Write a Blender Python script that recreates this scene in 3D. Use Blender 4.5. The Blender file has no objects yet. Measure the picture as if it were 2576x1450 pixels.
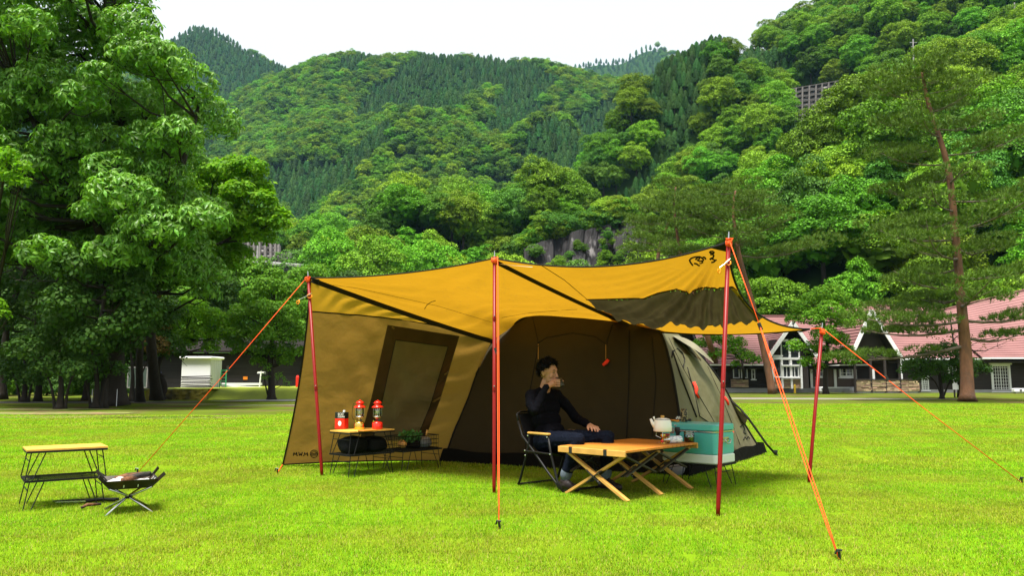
import bpy, bmesh, math, random
import numpy as np
from mathutils import Vector, Matrix, Quaternion, noise
from mathutils.bvhtree import BVHTree
random.seed(7); np.random.seed(7)
R = math.radians
sc = bpy.context.scene
col = sc.collection
# ------------------------------------------------------------------ camera
FPX, CW, CH, HOR, CAMZ = 1950.0, 2576.0, 1450.0, 950.0, 1.05
PITCH = math.atan((HOR - CH / 2) / FPX)
cd = bpy.data.cameras.new('camera'); cam = bpy.data.objects.new('camera', cd); col.objects.link(cam)
cd.sensor_width = 36.0; cd.lens = FPX / CW * 36.0; cd.clip_end = 6000; cd.clip_start = 0.05
cam.location = (0, 0, CAMZ); cam.rotation_euler = (math.pi / 2 + PITCH, 0, 0)
sc.camera = cam
# ------------------------------------------------------------------ sky and sun
SUN_AZ, SUN_EL = R(205), R(72)          # azimuth of the sun clockwise from +Y
sdir = Vector((math.sin(SUN_AZ) * math.cos(SUN_EL), math.cos(SUN_AZ) * math.cos(SUN_EL), math.sin(SUN_EL)))
w = bpy.data.worlds.new('World'); sc.world = w; w.use_nodes = True
nt = w.node_tree; nt.nodes.clear()
wo = nt.nodes.new('ShaderNodeOutputWorld'); bg = nt.nodes.new('ShaderNodeBackground')
sk = nt.nodes.new('ShaderNodeTexSky'); sk.sky_type = 'NISHITA'; sk.sun_disc = False
sk.sun_elevation = SUN_EL; sk.sun_rotation = SUN_AZ; sk.dust_density = 7; sk.air_density = 1.0; sk.ozone_density = 1.0
mx = nt.nodes.new('ShaderNodeMixRGB'); mx.inputs[0].default_value = 0.80          # thin even cloud over the sky
mx.inputs[2].default_value = (7.6, 7.8, 7.7, 1)
nt.links.new(sk.outputs[0], mx.inputs[1]); nt.links.new(mx.outputs[0], bg.inputs[0]); nt.links.new(bg.outputs[0], wo.inputs[0])
bg.inputs[1].default_value = 0.07
sl = bpy.data.lights.new('sun', 'SUN'); sl.energy = 5.0; sl.angle = R(18); sl.color = (1.0, 0.96, 0.88)
so = bpy.data.objects.new('sun', sl); col.objects.link(so)
so.rotation_euler = (-sdir).to_track_quat('-Z', 'Y').to_euler(); so.location = (-20, -20, 40)
sc.view_settings.view_transform = 'Standard'; sc.view_settings.look = 'None'
sc.view_settings.gamma = 1.0; sc.view_settings.exposure = 1.25; sc.view_settings.use_curve_mapping = False
sc.render.engine = 'CYCLES'
cy = sc.cycles
cy.max_bounces = 7; cy.diffuse_bounces = 3; cy.glossy_bounces = 2; cy.transmission_bounces = 5; cy.transparent_max_bounces = 6
cy.volume_bounces = 0; cy.use_denoising = True; cy.caustics_reflective = False; cy.caustics_refractive = False
cy.sample_clamp_indirect = 6
try:
    cy.denoiser = 'OPENIMAGEDENOISE'; cy.denoising_input_passes = 'RGB_ALBEDO_NORMAL'
except Exception: pass

# ------------------------------------------------------------------ pixel <-> world (pixels of the 2576 x 1450 view)
def ray(px, py):
    u = (px - CW / 2) / FPX; v = (CH / 2 - py) / FPX
    return Vector((u, math.cos(PITCH) - v * math.sin(PITCH), math.sin(PITCH) + v * math.cos(PITCH)))
def P(px, py, Y):
    d = ray(px, py); return Vector((0, 0, CAMZ)) + d * (Y / d.y)
def G(px, py, z=0.0):
    d = ray(px, py); return Vector((0, 0, CAMZ)) + d * ((z - CAMZ) / d.z)
def proj(p):
    x, y, z = p[0], p[1], p[2] - CAMZ
    f = y * math.cos(PITCH) + z * math.sin(PITCH); up = -y * math.sin(PITCH) + z * math.cos(PITCH)
    return (CW / 2 + FPX * x / f, CH / 2 - FPX * up / f) if f > 0 else (-1e6, -1e6)
def in_poly(p, poly):
    x, y = p; c = False
    for i in range(len(poly)):
        (x1, y1), (x2, y2) = poly[i], poly[i - 1]
        if (y1 > y) != (y2 > y) and x < (x2 - x1) * (y - y1) / (y2 - y1) + x1: c = not c
    return c
def sgrid(seed=0):
    return random.Random(seed)

# ------------------------------------------------------------------ materials
MATS = {}
def mat(name, c, rough=0.6, var=0.0, vscale=8.0, bump=0.0, bscale=40.0, metal=0.0, trans=0.0, tcol=None, spec=0.3,
        island=0.0, objvar=0.0, hue=0.0, c2=None, c2scale=3.0, c2thr=0.55, stretch=None, emit=None, alpha=None, detail=4, coord='Object', sheen=0):
    if name in MATS: return MATS[name]
    m = bpy.data.materials.new(name); m.use_nodes = True; n = m.node_tree; L = n.links
    b = n.nodes['Principled BSDF']; out = n.nodes['Material Output']
    b.inputs['Roughness'].default_value = rough; b.inputs['Metallic'].default_value = metal
    b.inputs['Specular IOR Level'].default_value = spec
    tc = n.nodes.new('ShaderNodeTexCoord') if coord != 'World' else n.nodes.new('ShaderNodeNewGeometry'); vec = tc.outputs[coord if coord != 'World' else 'Position']
    if stretch:
        mp = n.nodes.new('ShaderNodeMapping'); mp.inputs['Scale'].default_value = stretch
        L.new(vec, mp.inputs[0]); vec = mp.outputs[0]
    rgb = n.nodes.new('ShaderNodeRGB'); rgb.outputs[0].default_value = (*c, 1); cur = rgb.outputs[0]
    if c2:
        nz = n.nodes.new('ShaderNodeTexNoise'); nz.inputs['Scale'].default_value = c2scale; nz.inputs['Detail'].default_value = 6
        L.new(vec, nz.inputs['Vector'])
        rp = n.nodes.new('ShaderNodeValToRGB'); rp.color_ramp.elements[0].position = c2thr - 0.08; rp.color_ramp.elements[1].position = c2thr + 0.08
        L.new(nz.outputs[0], rp.inputs[0])
        mm = n.nodes.new('ShaderNodeMixRGB'); L.new(rp.outputs[0], mm.inputs[0]); L.new(cur, mm.inputs[1]); mm.inputs[2].default_value = (*c2, 1)
        cur = mm.outputs[0]
    if var or island or objvar or hue:
        hs = n.nodes.new('ShaderNodeHueSaturation'); L.new(cur, hs.inputs['Color'])
        val = None
        def add(sock, amt, center=0.5):
            nonlocal val
            ma = n.nodes.new('ShaderNodeMath'); ma.operation = 'MULTIPLY_ADD'; L.new(sock, ma.inputs[0])
            ma.inputs[1].default_value = 2 * amt; ma.inputs[2].default_value = -amt if val is None else 0
            if val is None:
                a1 = n.nodes.new('ShaderNodeMath'); a1.operation = 'ADD'; L.new(ma.outputs[0], a1.inputs[0]); a1.inputs[1].default_value = 1.0; val = a1.outputs[0]
            else:
                ma.inputs[2].default_value = 1 - amt
                a1 = n.nodes.new('ShaderNodeMath'); a1.operation = 'MULTIPLY'; L.new(ma.outputs[0], a1.inputs[0]); L.new(val, a1.inputs[1]); val = a1.outputs[0]
        if var:
            nz = n.nodes.new('ShaderNodeTexNoise'); nz.inputs['Scale'].default_value = vscale; nz.inputs['Detail'].default_value = detail
            L.new(vec, nz.inputs['Vector']); add(nz.outputs[0], var * 1.6)
        oi = None
        if island:
            ge = n.nodes.new('ShaderNodeNewGeometry'); add(ge.outputs['Random Per Island'], island)
        if objvar:
            oi = n.nodes.new('ShaderNodeObjectInfo'); add(oi.outputs['Random'], objvar)
        if val is not None: L.new(val, hs.inputs['Value'])
        if hue:
            src = None
            if objvar:
                mu = n.nodes.new('ShaderNodeMath'); mu.operation = 'MULTIPLY'; L.new(oi.outputs['Random'], mu.inputs[0]); mu.inputs[1].default_value = 7.31
                fr = n.nodes.new('ShaderNodeMath'); fr.operation = 'FRACT'; L.new(mu.outputs[0], fr.inputs[0]); src = fr.outputs[0]
            else:
                ge = n.nodes.new('ShaderNodeNewGeometry'); mu = n.nodes.new('ShaderNodeMath'); mu.operation = 'MULTIPLY'
                L.new(ge.outputs['Random Per Island'], mu.inputs[0]); mu.inputs[1].default_value = 7.31
                fr = n.nodes.new('ShaderNodeMath'); fr.operation = 'FRACT'; L.new(mu.outputs[0], fr.inputs[0]); src = fr.outputs[0]
            ma = n.nodes.new('ShaderNodeMath'); ma.operation = 'MULTIPLY_ADD'; L.new(src, ma.inputs[0]); ma.inputs[1].default_value = 2 * hue; ma.inputs[2].default_value = 0.5 - hue
            L.new(ma.outputs[0], hs.inputs['Hue'])
        cur = hs.outputs[0]
    L.new(cur, b.inputs['Base Color'])
    bsock = None
    if bump:
        nz = n.nodes.new('ShaderNodeTexNoise'); nz.inputs['Scale'].default_value = bscale; nz.inputs['Detail'].default_value = 5
        L.new(vec, nz.inputs['Vector'])
        bp = n.nodes.new('ShaderNodeBump'); bp.inputs['Strength'].default_value = min(1, bump); bp.inputs['Distance'].default_value = 0.02 if bump <= 1 else 0.02 * bump
        L.new(nz.outputs[0], bp.inputs['Height']); L.new(bp.outputs[0], b.inputs['Normal']); bsock = bp.outputs[0]
    if emit:
        b.inputs['Emission Color'].default_value = (*emit[:3], 1); b.inputs['Emission Strength'].default_value = emit[3]
    if alpha is not None: b.inputs['Alpha'].default_value = alpha
    if trans:
        tr = n.nodes.new('ShaderNodeBsdfTranslucent'); ms = n.nodes.new('ShaderNodeMixShader'); ms.inputs[0].default_value = trans
        if tcol:
            mm = n.nodes.new('ShaderNodeMixRGB'); mm.blend_type = 'MULTIPLY'; mm.inputs[0].default_value = 1; L.new(cur, mm.inputs[1]); mm.inputs[2].default_value = (*tcol, 1); L.new(mm.outputs[0], tr.inputs[0])
        else: L.new(cur, tr.inputs[0])
        if bsock: L.new(bsock, tr.inputs['Normal'])
        L.new(b.outputs[0], ms.inputs[1]); L.new(tr.outputs[0], ms.inputs[2]); L.new(ms.outputs[0], out.inputs[0])
    MATS[name] = m; return m
def glass(name, c=(0.9, 0.95, 0.95), rough=0.02, mixt=0.75):
    if name in MATS: return MATS[name]
    m = bpy.data.materials.new(name); m.use_nodes = True; n = m.node_tree; n.nodes.clear()
    o = n.nodes.new('ShaderNodeOutputMaterial'); t = n.nodes.new('ShaderNodeBsdfTransparent'); g = n.nodes.new('ShaderNodeBsdfGlossy')
    t.inputs[0].default_value = (*c, 1); g.inputs['Roughness'].default_value = rough
    f = n.nodes.new('ShaderNodeFresnel'); f.inputs[0].default_value = 1.5
    ma = n.nodes.new('ShaderNodeMath'); ma.operation = 'MULTIPLY_ADD'; ma.inputs[1].default_value = 1.0; ma.inputs[2].default_value = (1 - mixt) * 0.4
    n.links.new(f.outputs[0], ma.inputs[0])
    mi = n.nodes.new('ShaderNodeMixShader'); n.links.new(ma.outputs[0], mi.inputs[0]); n.links.new(t.outputs[0], mi.inputs[1]); n.links.new(g.outputs[0], mi.inputs[2])
    n.links.new(mi.outputs[0], o.inputs[0]); MATS[name] = m; return m

# ------------------------------------------------------------------ mesh collecting
class MB:
    def __init__(s): s.v = []; s.f = []; s.m = []; s.cm = 0; s.sm = []; s.smooth = False
    def _add(s, vs, fs):
        o = len(s.v); s.v += [tuple(v) for v in vs]
        for f in fs: s.f.append(tuple(i + o for i in f)); s.m.append(s.cm); s.sm.append(s.smooth)
        return s
    def box(s, c, size, M=None, bev=0.0):
        sx, sy, sz = (x / 2 for x in size); c = Vector(c)
        if bev <= 0:
            vs = [Vector((x * sx, y * sy, z * sz)) for z in (-1, 1) for y in (-1, 1) for x in (-1, 1)]
            fs = [(0, 2, 3, 1), (4, 5, 7, 6), (0, 1, 5, 4), (2, 6, 7, 3), (0, 4, 6, 2), (1, 3, 7, 5)]
        else:
            b = bev; vs = []; fs = []
            for z, q in ((-sz, b), (-sz + b, 0), (sz - b, 0), (sz, b)):
                x0, y0 = sx - q, sy - q; k = b
                for (x, y) in ((x0 - k, y0), (-x0 + k, y0), (-x0, y0 - k), (-x0, -y0 + k), (-x0 + k, -y0), (x0 - k, -y0), (x0, -y0 + k), (x0, y0 - k)): vs.append(Vector((x, y, z)))
            for l in range(3):
                for i in range(8): fs.append((l * 8 + i, l * 8 + (i + 1) % 8, l * 8 + 8 + (i + 1) % 8, l * 8 + 8 + i))
            fs.append(tuple(range(7, -1, -1))); fs.append(tuple(range(24, 32)))
        if M is not None: vs = [M @ v for v in vs]
        return s._add([v + c for v in vs], fs)
    def beam(s, a, b, wd, th, up=(0, 0, 1)):
        a, b = Vector(a), Vector(b); d = (b - a); ln = d.length; d.normalize(); up = Vector(up)
        x = d.cross(up); x = x.normalized() if x.length > 1e-5 else d.orthogonal().normalized(); z = x.cross(d)
        M = Matrix((x, d, z)).transposed()
        return s.box((a + b) / 2, (wd, ln, th), M)
    def cyl(s, a, b, r0, r1=None, n=8, cap=True):
        return s.tube([a, b], [r0, r0 if r1 is None else r1], n, cap)
    def tube(s, path, rad, n=6, cap=True):
        path = [Vector(p) for p in path]
        if not isinstance(rad, (list, tuple)): rad = [rad] * len(path)
        vs = []; fs = []; prev = None
        for i, p in enumerate(path):
            d = (path[min(i + 1, len(path) - 1)] - path[max(i - 1, 0)])
            d = d.normalized() if d.length > 1e-9 else Vector((0, 0, 1))
            if prev is None: x = d.orthogonal().normalized()
            else:
                x = prev - d * prev.dot(d); x = x.normalized() if x.length > 1e-6 else d.orthogonal().normalized()
            prev = x; y = d.cross(x)
            for k in range(n):
                a = 2 * math.pi * k / n; vs.append(p + (x * math.cos(a) + y * math.sin(a)) * rad[i])
        for i in range(len(path) - 1):
            for k in range(n): fs.append((i * n + k, i * n + (k + 1) % n, (i + 1) * n + (k + 1) % n, (i + 1) * n + k))
        if cap: fs.append(tuple(range(n - 1, -1, -1))); fs.append(tuple(range((len(path) - 1) * n, len(path) * n)))
        return s._add(vs, fs)
    def lathe(s, prof, c=(0, 0, 0), n=20, M=None, a0=0, a1=2 * math.pi):
        vs = []; fs = []; c = Vector(c); full = abs(a1 - a0 - 2 * math.pi) < 1e-6; nn = n if full else n + 1
        for (r, z) in prof:
            for k in range(nn):
                a = a0 + (a1 - a0) * k / n; v = Vector((r * math.cos(a), r * math.sin(a), z)); vs.append(c + (M @ v if M is not None else v))
        for i in range(len(prof) - 1):
            for k in range(n):
                k2 = (k + 1) % nn if full else k + 1
                fs.append((i * nn + k, i * nn + k2, (i + 1) * nn + k2, (i + 1) * nn + k))
        if full:
            if prof[0][0] > 1e-4: fs.append(tuple(range(n - 1, -1, -1)))
            if prof[-1][0] > 1e-4: fs.append(tuple(range((len(prof) - 1) * n, len(prof) * n)))
        return s._add(vs, fs)
    def poly(s, pts): return s._add(pts, [tuple(range(len(pts)))])
    def prism(s, pts, d):
        d = Vector(d); n = len(pts); a = [Vector(p) for p in pts]; b = [p + d for p in a]
        return s._add(a + b, [tuple(range(n - 1, -1, -1)), tuple(range(n, 2 * n))] + [(i, (i + 1) % n, n + (i + 1) % n, n + i) for i in range(n)])
    def grid(s, fn, nu, nv, thick=0.0, closed_u=False):
        vs = [Vector(fn(i / nu, j / nv)) for j in range(nv + 1) for i in range(nu + 1)]
        fs = [(j * (nu + 1) + i, j * (nu + 1) + i + 1, (j + 1) * (nu + 1) + i + 1, (j + 1) * (nu + 1) + i) for j in range(nv) for i in range(nu)]
        return s._add(vs, fs)
    def ell(s, c, r, M=None, nu=12, nv=8):
        prof = [(math.sin(math.pi * j / nv), -math.cos(math.pi * j / nv)) for j in range(nv + 1)]
        rr = Matrix.Diagonal(Vector(r)); MM = (M @ rr) if M is not None else rr
        return s.lathe([(max(p[0], 1e-5), p[1]) for p in prof], c, nu, MM)
    def mesh(s, name, org=(0, 0, 0)):
        me = bpy.data.meshes.new(name); o = Vector(org)
        me.from_pydata([tuple(Vector(v) - o) for v in s.v], [], s.f)
        me.polygons.foreach_set('material_index', s.m); me.polygons.foreach_set('use_smooth', s.sm); me.update(); return me
    def build(s, name, m, parent=None, loc=None):
        """world-coordinate verts; parent = root empty (or a mesh part of one); loc = origin for a top-level mesh"""
        org = Vector((0, 0, 0))
        if parent is not None:
            r = parent
            while r.parent: r = r.parent
            org = Vector(r.location)
        elif loc is not None: org = Vector(loc)
        me = s.mesh(name, org)
        for x in (m if isinstance(m, (list, tuple)) else [m]): me.materials.append(x)
        o = bpy.data.objects.new(name, me); col.objects.link(o)
        if parent is not None: o.parent = parent
        elif loc is not None: o.location = org
        return o
def np_mesh(name, v, f, mats, mi=None, smooth=False):
    me = bpy.data.meshes.new(name); v = np.asarray(v, dtype=np.float32); f = np.asarray(f, dtype=np.int32); k = f.shape[1]
    me.vertices.add(len(v)); me.vertices.foreach_set('co', v.ravel())
    me.loops.add(f.size); me.loops.foreach_set('vertex_index', f.ravel())
    me.polygons.add(len(f)); me.polygons.foreach_set('loop_start', np.arange(0, f.size, k, dtype=np.int32))
    if mi is not None: me.polygons.foreach_set('material_index', np.asarray(mi, dtype=np.int32))
    me.polygons.foreach_set('use_smooth', np.full(len(f), smooth))
    for m in mats: me.materials.append(m)
    me.update(calc_edges=True); return me
def tag(o, label=None, cat=None, group=None, kind=None):
    if label: o['label'] = label
    if cat: o['category'] = cat
    if group: o['group'] = group
    if kind: o['kind'] = kind
    return o
def thing(name, label, cat, loc, group=None):
    o = bpy.data.objects.new(name, None); col.objects.link(o); o.location = loc; o.empty_display_size = 0.1
    return tag(o, label, cat, group)
def obj(name, me, loc=(0, 0, 0), parent=None, rz=0, sc_=1):
    o = bpy.data.objects.new(name, me); col.objects.link(o); o.parent = parent; o.location = loc; o.rotation_euler = (0, 0, rz)
    o.scale = (sc_, sc_, sc_) if not isinstance(sc_, (tuple, list)) else sc_
    return o
def frame(o, fx):
    """world matrix of a local frame: origin o, x axis along fx (horizontal)"""
    x = Vector((fx[0], fx[1], 0)).normalized(); y = Vector((-x.y, x.x, 0)); z = Vector((0, 0, 1))
    return Matrix.Translation(Vector(o)) @ Matrix((x, y, z)).transposed().to_4x4()
class LB(MB):
    """collects in a local frame M"""
    def __init__(s, M): super().__init__(); s.M = M
    def _add(s, vs, fs): return super()._add([s.M @ Vector(v) for v in vs], fs)

# scatter for uncountable stuff: points with rotation, scale and variant index, instanced by geometry nodes
def scatter(name, pts, rot, scl, idx, meshes, label, cat):
    c = bpy.data.collections.new(name + '_source')
    for i, me in enumerate(meshes):
        o = bpy.data.objects.new('%s_source_%02d' % (name, i), me); c.objects.link(o)
    me = bpy.data.meshes.new(name); me.vertices.add(len(pts)); me.vertices.foreach_set('co', np.asarray(pts, dtype=np.float32).ravel())
    for an, ty, dat in (('rz', 'FLOAT', rot), ('sz', 'FLOAT', scl), ('ix', 'INT', idx)):
        a = me.attributes.new(an, ty, 'POINT'); a.data.foreach_set('value', np.asarray(dat, dtype=np.float32 if ty == 'FLOAT' else np.int32))
    me.update()
    o = bpy.data.objects.new(name, me); col.objects.link(o)
    g = bpy.data.node_groups.new(name + '_nodes', 'GeometryNodeTree')
    g.interface.new_socket('Geometry', in_out='INPUT', socket_type='NodeSocketGeometry'); g.interface.new_socket('Geometry', in_out='OUTPUT', socket_type='NodeSocketGeometry')
    gi = g.nodes.new('NodeGroupInput'); go = g.nodes.new('NodeGroupOutput')
    ci = g.nodes.new('GeometryNodeCollectionInfo'); ci.inputs['Collection'].default_value = c; ci.inputs['Separate Children'].default_value = True; ci.inputs['Reset Children'].default_value = True
    ip = g.nodes.new('GeometryNodeInstanceOnPoints'); ip.inputs['Pick Instance'].default_value = True
    def na(nm, ty):
        q = g.nodes.new('GeometryNodeInputNamedAttribute'); q.data_type = ty; q.inputs['Name'].default_value = nm; return q.outputs['Attribute']
    cx = g.nodes.new('ShaderNodeCombineXYZ'); g.links.new(na('rz', 'FLOAT'), cx.inputs[2])
    g.links.new(gi.outputs[0], ip.inputs['Points']); g.links.new(ci.outputs[0], ip.inputs['Instance']); g.links.new(na('ix', 'INT'), ip.inputs['Instance Index'])
    g.links.new(cx.outputs[0], ip.inputs['Rotation']); g.links.new(na('sz', 'FLOAT'), ip.inputs['Scale']); g.links.new(ip.outputs[0], go.inputs[0])
    md = o.modifiers.new('scatter', 'NODES'); md.node_group = g
    return tag(o, label, cat, kind='stuff')
# ------------------------------------------------------------------ foliage building blocks
def tmpl_card():
    return (np.array([(0, -.5, 0), (.34, -.05, -.06), (0, .5, -.14), (-.34, -.05, -.06)]), np.array([(0, 1, 2), (0, 2, 3)]))
def tmpl_clump(k=4, seed=1):
    r = np.random.RandomState(seed); V = []; F = []; cv, cf = tmpl_card()
    for i in range(k):
        a = 2 * math.pi * i / k + r.uniform(-.4, .4); t = r.uniform(.15, .75)
        M = np.array(Matrix.Rotation(a, 3, 'Z') @ Matrix.Rotation(-t, 3, 'X')); s = r.uniform(.45, .7)
        V.append((cv * s + np.array((0, .42, 0))) @ M.T); F.append(cf + 4 * i)
    return np.concatenate(V), np.concatenate(F)
def tmpl_rosette(k=6, droop=0.55):
    V = []; F = []
    lv = np.array([(0, .05, 0), (.17, .50, -.02), (0, .95, -.25), (-.17, .50, -.02), (0, .5, -.06)])
    lf = np.array([(0, 1, 4), (1, 2, 4), (2, 3, 4), (3, 0, 4)])
    for i in range(k):
        a = 2 * math.pi * (i + .15 * math.sin(i * 5.1)) / k
        M = np.array(Matrix.Rotation(a, 3, 'Z') @ Matrix.Rotation(-droop * (0.8 + .35 * math.sin(i * 2.3)), 3, 'X'))
        V.append(lv * (0.85 + .2 * math.sin(i * 3.7)) @ M.T); F.append(lf + 5 * i)
    return np.concatenate(V), np.concatenate(F)
def tmpl_needles(k=9, seed=3):
    r = np.random.RandomState(seed); V = []; F = []
    for i in range(k):
        a = r.uniform(0, 6.28); t = r.uniform(.1, 1.25)
        d = np.array((math.cos(a) * math.sin(t), math.sin(a) * math.sin(t), math.cos(t))); q = np.cross(d, (0.3, .5, .8)); q /= np.linalg.norm(q)
        V.append(np.array([q * .05, -q * .05, d * r.uniform(.7, 1)])); F.append(np.array([(3 * i, 3 * i + 1, 3 * i + 2)]))
    return np.concatenate(V), np.concatenate(F)
T_CARD, T_CLUMP, T_ROS, T_NEED = tmpl_card(), tmpl_clump(), tmpl_rosette(), tmpl_needles()
T_CLUMP5 = tmpl_clump(5, 5)
def leaves(pts, nrm, size, tm, rs):
    pts = np.asarray(pts); n = np.asarray(nrm); N = len(pts)
    n = n / (np.linalg.norm(n, axis=1, keepdims=True) + 1e-9)
    a = rs.normal(size=(N, 3)); x = np.cross(a, n); x /= (np.linalg.norm(x, axis=1, keepdims=True) + 1e-9); y = np.cross(n, x)
    s = size * rs.uniform(.7, 1.3, N)
    V, F = tm; k = len(V)
    W = (V[None, :, 0, None] * x[:, None] + V[None, :, 1, None] * y[:, None] + V[None, :, 2, None] * n[:, None]) * s[:, None, None] + pts[:, None]
    return W.reshape(-1, 3), (F[None] + (np.arange(N) * k)[:, None, None]).reshape(-1, 3)
def lobe_pts(lobes, dens, rs, low=-0.45, inner=0.72, upb=0.55, jit=0.35):
    P_, N_ = [], []
    C = np.array([l[0] for l in lobes]); RR = np.array([l[1] for l in lobes])
    for i in range(len(lobes)):
        c, r = C[i], RR[i]; n = max(6, int(dens * (r[0] * r[1] + r[0] * r[2] + r[1] * r[2]) / 3 * 12.56))
        d = rs.normal(size=(n, 3)); d /= np.linalg.norm(d, axis=1, keepdims=True); d = d[d[:, 2] > low]
        p = c + d * r * rs.uniform(.78, 1.06, (len(d), 1))
        q = (p[:, None] - C[None]) / RR[None]; dist = np.linalg.norm(q, axis=2); dist[:, i] = 9
        keep = dist.min(axis=1) > inner if len(lobes) > 1 else np.ones(len(p), bool)
        P_.append(p[keep]); N_.append((d / r * r.min() + np.array((0, 0, upb)) + rs.normal(scale=jit, size=d.shape))[keep])
    return np.concatenate(P_), np.concatenate(N_)
def ico(c, r, rs, sub=2, bump=.12):
    bm = bmesh.new(); bmesh.ops.create_icosphere(bm, subdivisions=sub, radius=1)
    v = np.array([x.co[:] for x in bm.verts]); f = np.array([[y.index for y in x.verts] for x in bm.faces]); bm.free()
    v = v * (1 + rs.uniform(-bump, bump, (len(v), 1))) * np.asarray(r) + np.asarray(c); return v, f
def joinvf(L):
    V, F, o = [], [], 0
    for v, f in L: V.append(v); F.append(f + o); o += len(v)
    return np.concatenate(V), np.concatenate(F)

# ------------------------------------------------------------------ foliage materials (the leaf's own colour; light does the rest)
def leafmat(name, c, trans=.35, isl=.28, hue=.012, objv=0, rough=.6, var=0, spec=.12):
    return mat(name, c, rough=rough, island=isl, objvar=objv, hue=hue, trans=trans, tcol=(1.15, 1.2, .5), spec=spec, var=var, vscale=.5)
M_CHEST = leafmat('chestnut_leaf', (.115, .26, .026), trans=.34, isl=.40, spec=.25, rough=.42)
M_LIGHT = leafmat('light_green_leaf', (.12, .27, .010), trans=.45)
M_ROUND = leafmat('round_tree_leaf', (.085, .20, .012), trans=.35)
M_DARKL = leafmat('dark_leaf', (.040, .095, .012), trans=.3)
M_BROWNL = leafmat('bronze_leaf', (.12, .085, .018), trans=.3)
M_MAPLE = leafmat('maple_leaf', (.105, .245, .012), trans=.4)
M_PINE = leafmat('pine_needles', (.085, .150, .020), trans=.25, isl=.35)
M_HILLB = leafmat('hill_broadleaf', (.118, .240, .012), trans=.22, isl=.55, objv=.32, hue=.028, spec=.12)
M_HILLD = leafmat('hill_dark_leaf', (.058, .145, .014), trans=.18, isl=.35, objv=.25, hue=.015, spec=.12)
M_HILLC = leafmat('hill_conifer', (.032, .095, .018), trans=.12, isl=.35, objv=.40, hue=.02, spec=.10)
M_BARK = mat('bark', (.022, .017, .012), rough=.9, var=.35, vscale=6, bump=1.5, bscale=14, stretch=(1, 1, .25))
M_PBARK = mat('pine_bark', (.165, .078, .040), rough=.9, var=.4, vscale=5, bump=2, bscale=9, stretch=(1, 1, .35), c2=(.10, .055, .035), c2scale=2.2)
M_GBARK = mat('grey_bark', (.12, .095, .07), rough=.9, var=.35, vscale=6, bump=1.5, bscale=14, stretch=(1, 1, .3))

# ------------------------------------------------------------------ ground
M_LAWN = mat('lawn_soil', (.125, .225, .007), spec=0, rough=.95, var=.3, vscale=.9, c2=(.12, .19, .008), c2scale=.35, c2thr=.5, bump=1, bscale=60)
M_MOSSG = mat('mossy_shaded_ground', (.075, .105, .012), spec=0, rough=.95, var=.35, vscale=.7, c2=(.085, .062, .03), c2scale=.45, c2thr=.56, bump=1, bscale=20)  # moss and earth tones, darkened to hold the shade under the left trees
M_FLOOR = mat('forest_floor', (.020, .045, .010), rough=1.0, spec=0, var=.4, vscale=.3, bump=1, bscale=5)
M_GRAVEL = mat('gravel', (.17, .155, .125), rough=.95, var=.3, vscale=9, bump=1, bscale=60, c2=(.15, .18, .05), c2scale=.7, c2thr=.62)
M_ASPH = mat('asphalt', (.21, .205, .20), rough=.9, var=.25, vscale=1.2, bump=.6, bscale=90)
M_DIRT = mat('bare_earth', (.20, .135, .065), rough=.95, var=.35, vscale=4, bump=1, bscale=50, c2=(.11, .17, .02), c2scale=1.6, c2thr=.5)
def sheet(name, pts, z, m, kind='structure'):
    b = MB(); b.poly([(x, y, z) for x, y in pts]); return tag(b.build(name, m), kind=kind)
sheet('ground', [(-3000, -400), (3000, -400), (3000, 4000), (-3000, 4000)], -.012, M_FLOOR)
def blob(name, ctr, rx, ry, z, m, seed, n=40, amp=.25):
    pts = []
    for i in range(n):
        a = 2 * math.pi * i / n; q = 1 + amp * noise.noise(Vector((math.cos(a) * 1.7, math.sin(a) * 1.7, seed))) * 1.6
        pts.append((ctr[0] + rx * math.cos(a) * q, ctr[1] + ry * math.sin(a) * q))
    return sheet(name, pts, z, m)
sheet('meadow', [(-70, -30), (75, -30), (75, 62), (-70, 62)], -.008, M_MOSSG)
def lawn_edge(x):      # far edge of the mown lawn
    return (31.5 if x > 2 else 31.5 - 9.5 * min(1, (2 - x) / 9.0)) + .6 * noise.noise(Vector((x * .35, 0, 0)))
le = [(x, lawn_edge(x)) for x in np.arange(-30, 50.1, 1.0)]
sheet('lawn', [(-30, -12), (50, -12)] + le[::-1], -.004, M_LAWN)
GP = lambda x, y: tuple(G(x, y)[:2])
sheet('gravel_path', [(8, 37.6), (19, 37.2), (23, 38.4), (19, 39.6), (8, 41.2)], -.003, M_GRAVEL)
sheet('gravel_track', [(-11, 29.2), (-8, 29.6), (-4, 30.2), (8, 33.6), (8, 34.6), (-4, 31.2), (-8, 30.3), (-11, 29.5)], -.002, M_GRAVEL)
sheet('asphalt_road', [(-13.5, 35.0), (-2, 34.2), (9, 36.5), (9, 47), (-4, 44.5), (-11, 39.5)], -.001, M_ASPH)
sheet('shaded_road', [(-40, 31), (-13.5, 32.6), (-13.5, 34.4), (-40, 33.8)], -.001, mat('shade_dark_gravel', (.05, .05, .05), rough=.9, var=.35, vscale=3, bump=1, bscale=40))  # shade under the left trees put into the gravel's dark tone

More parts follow.
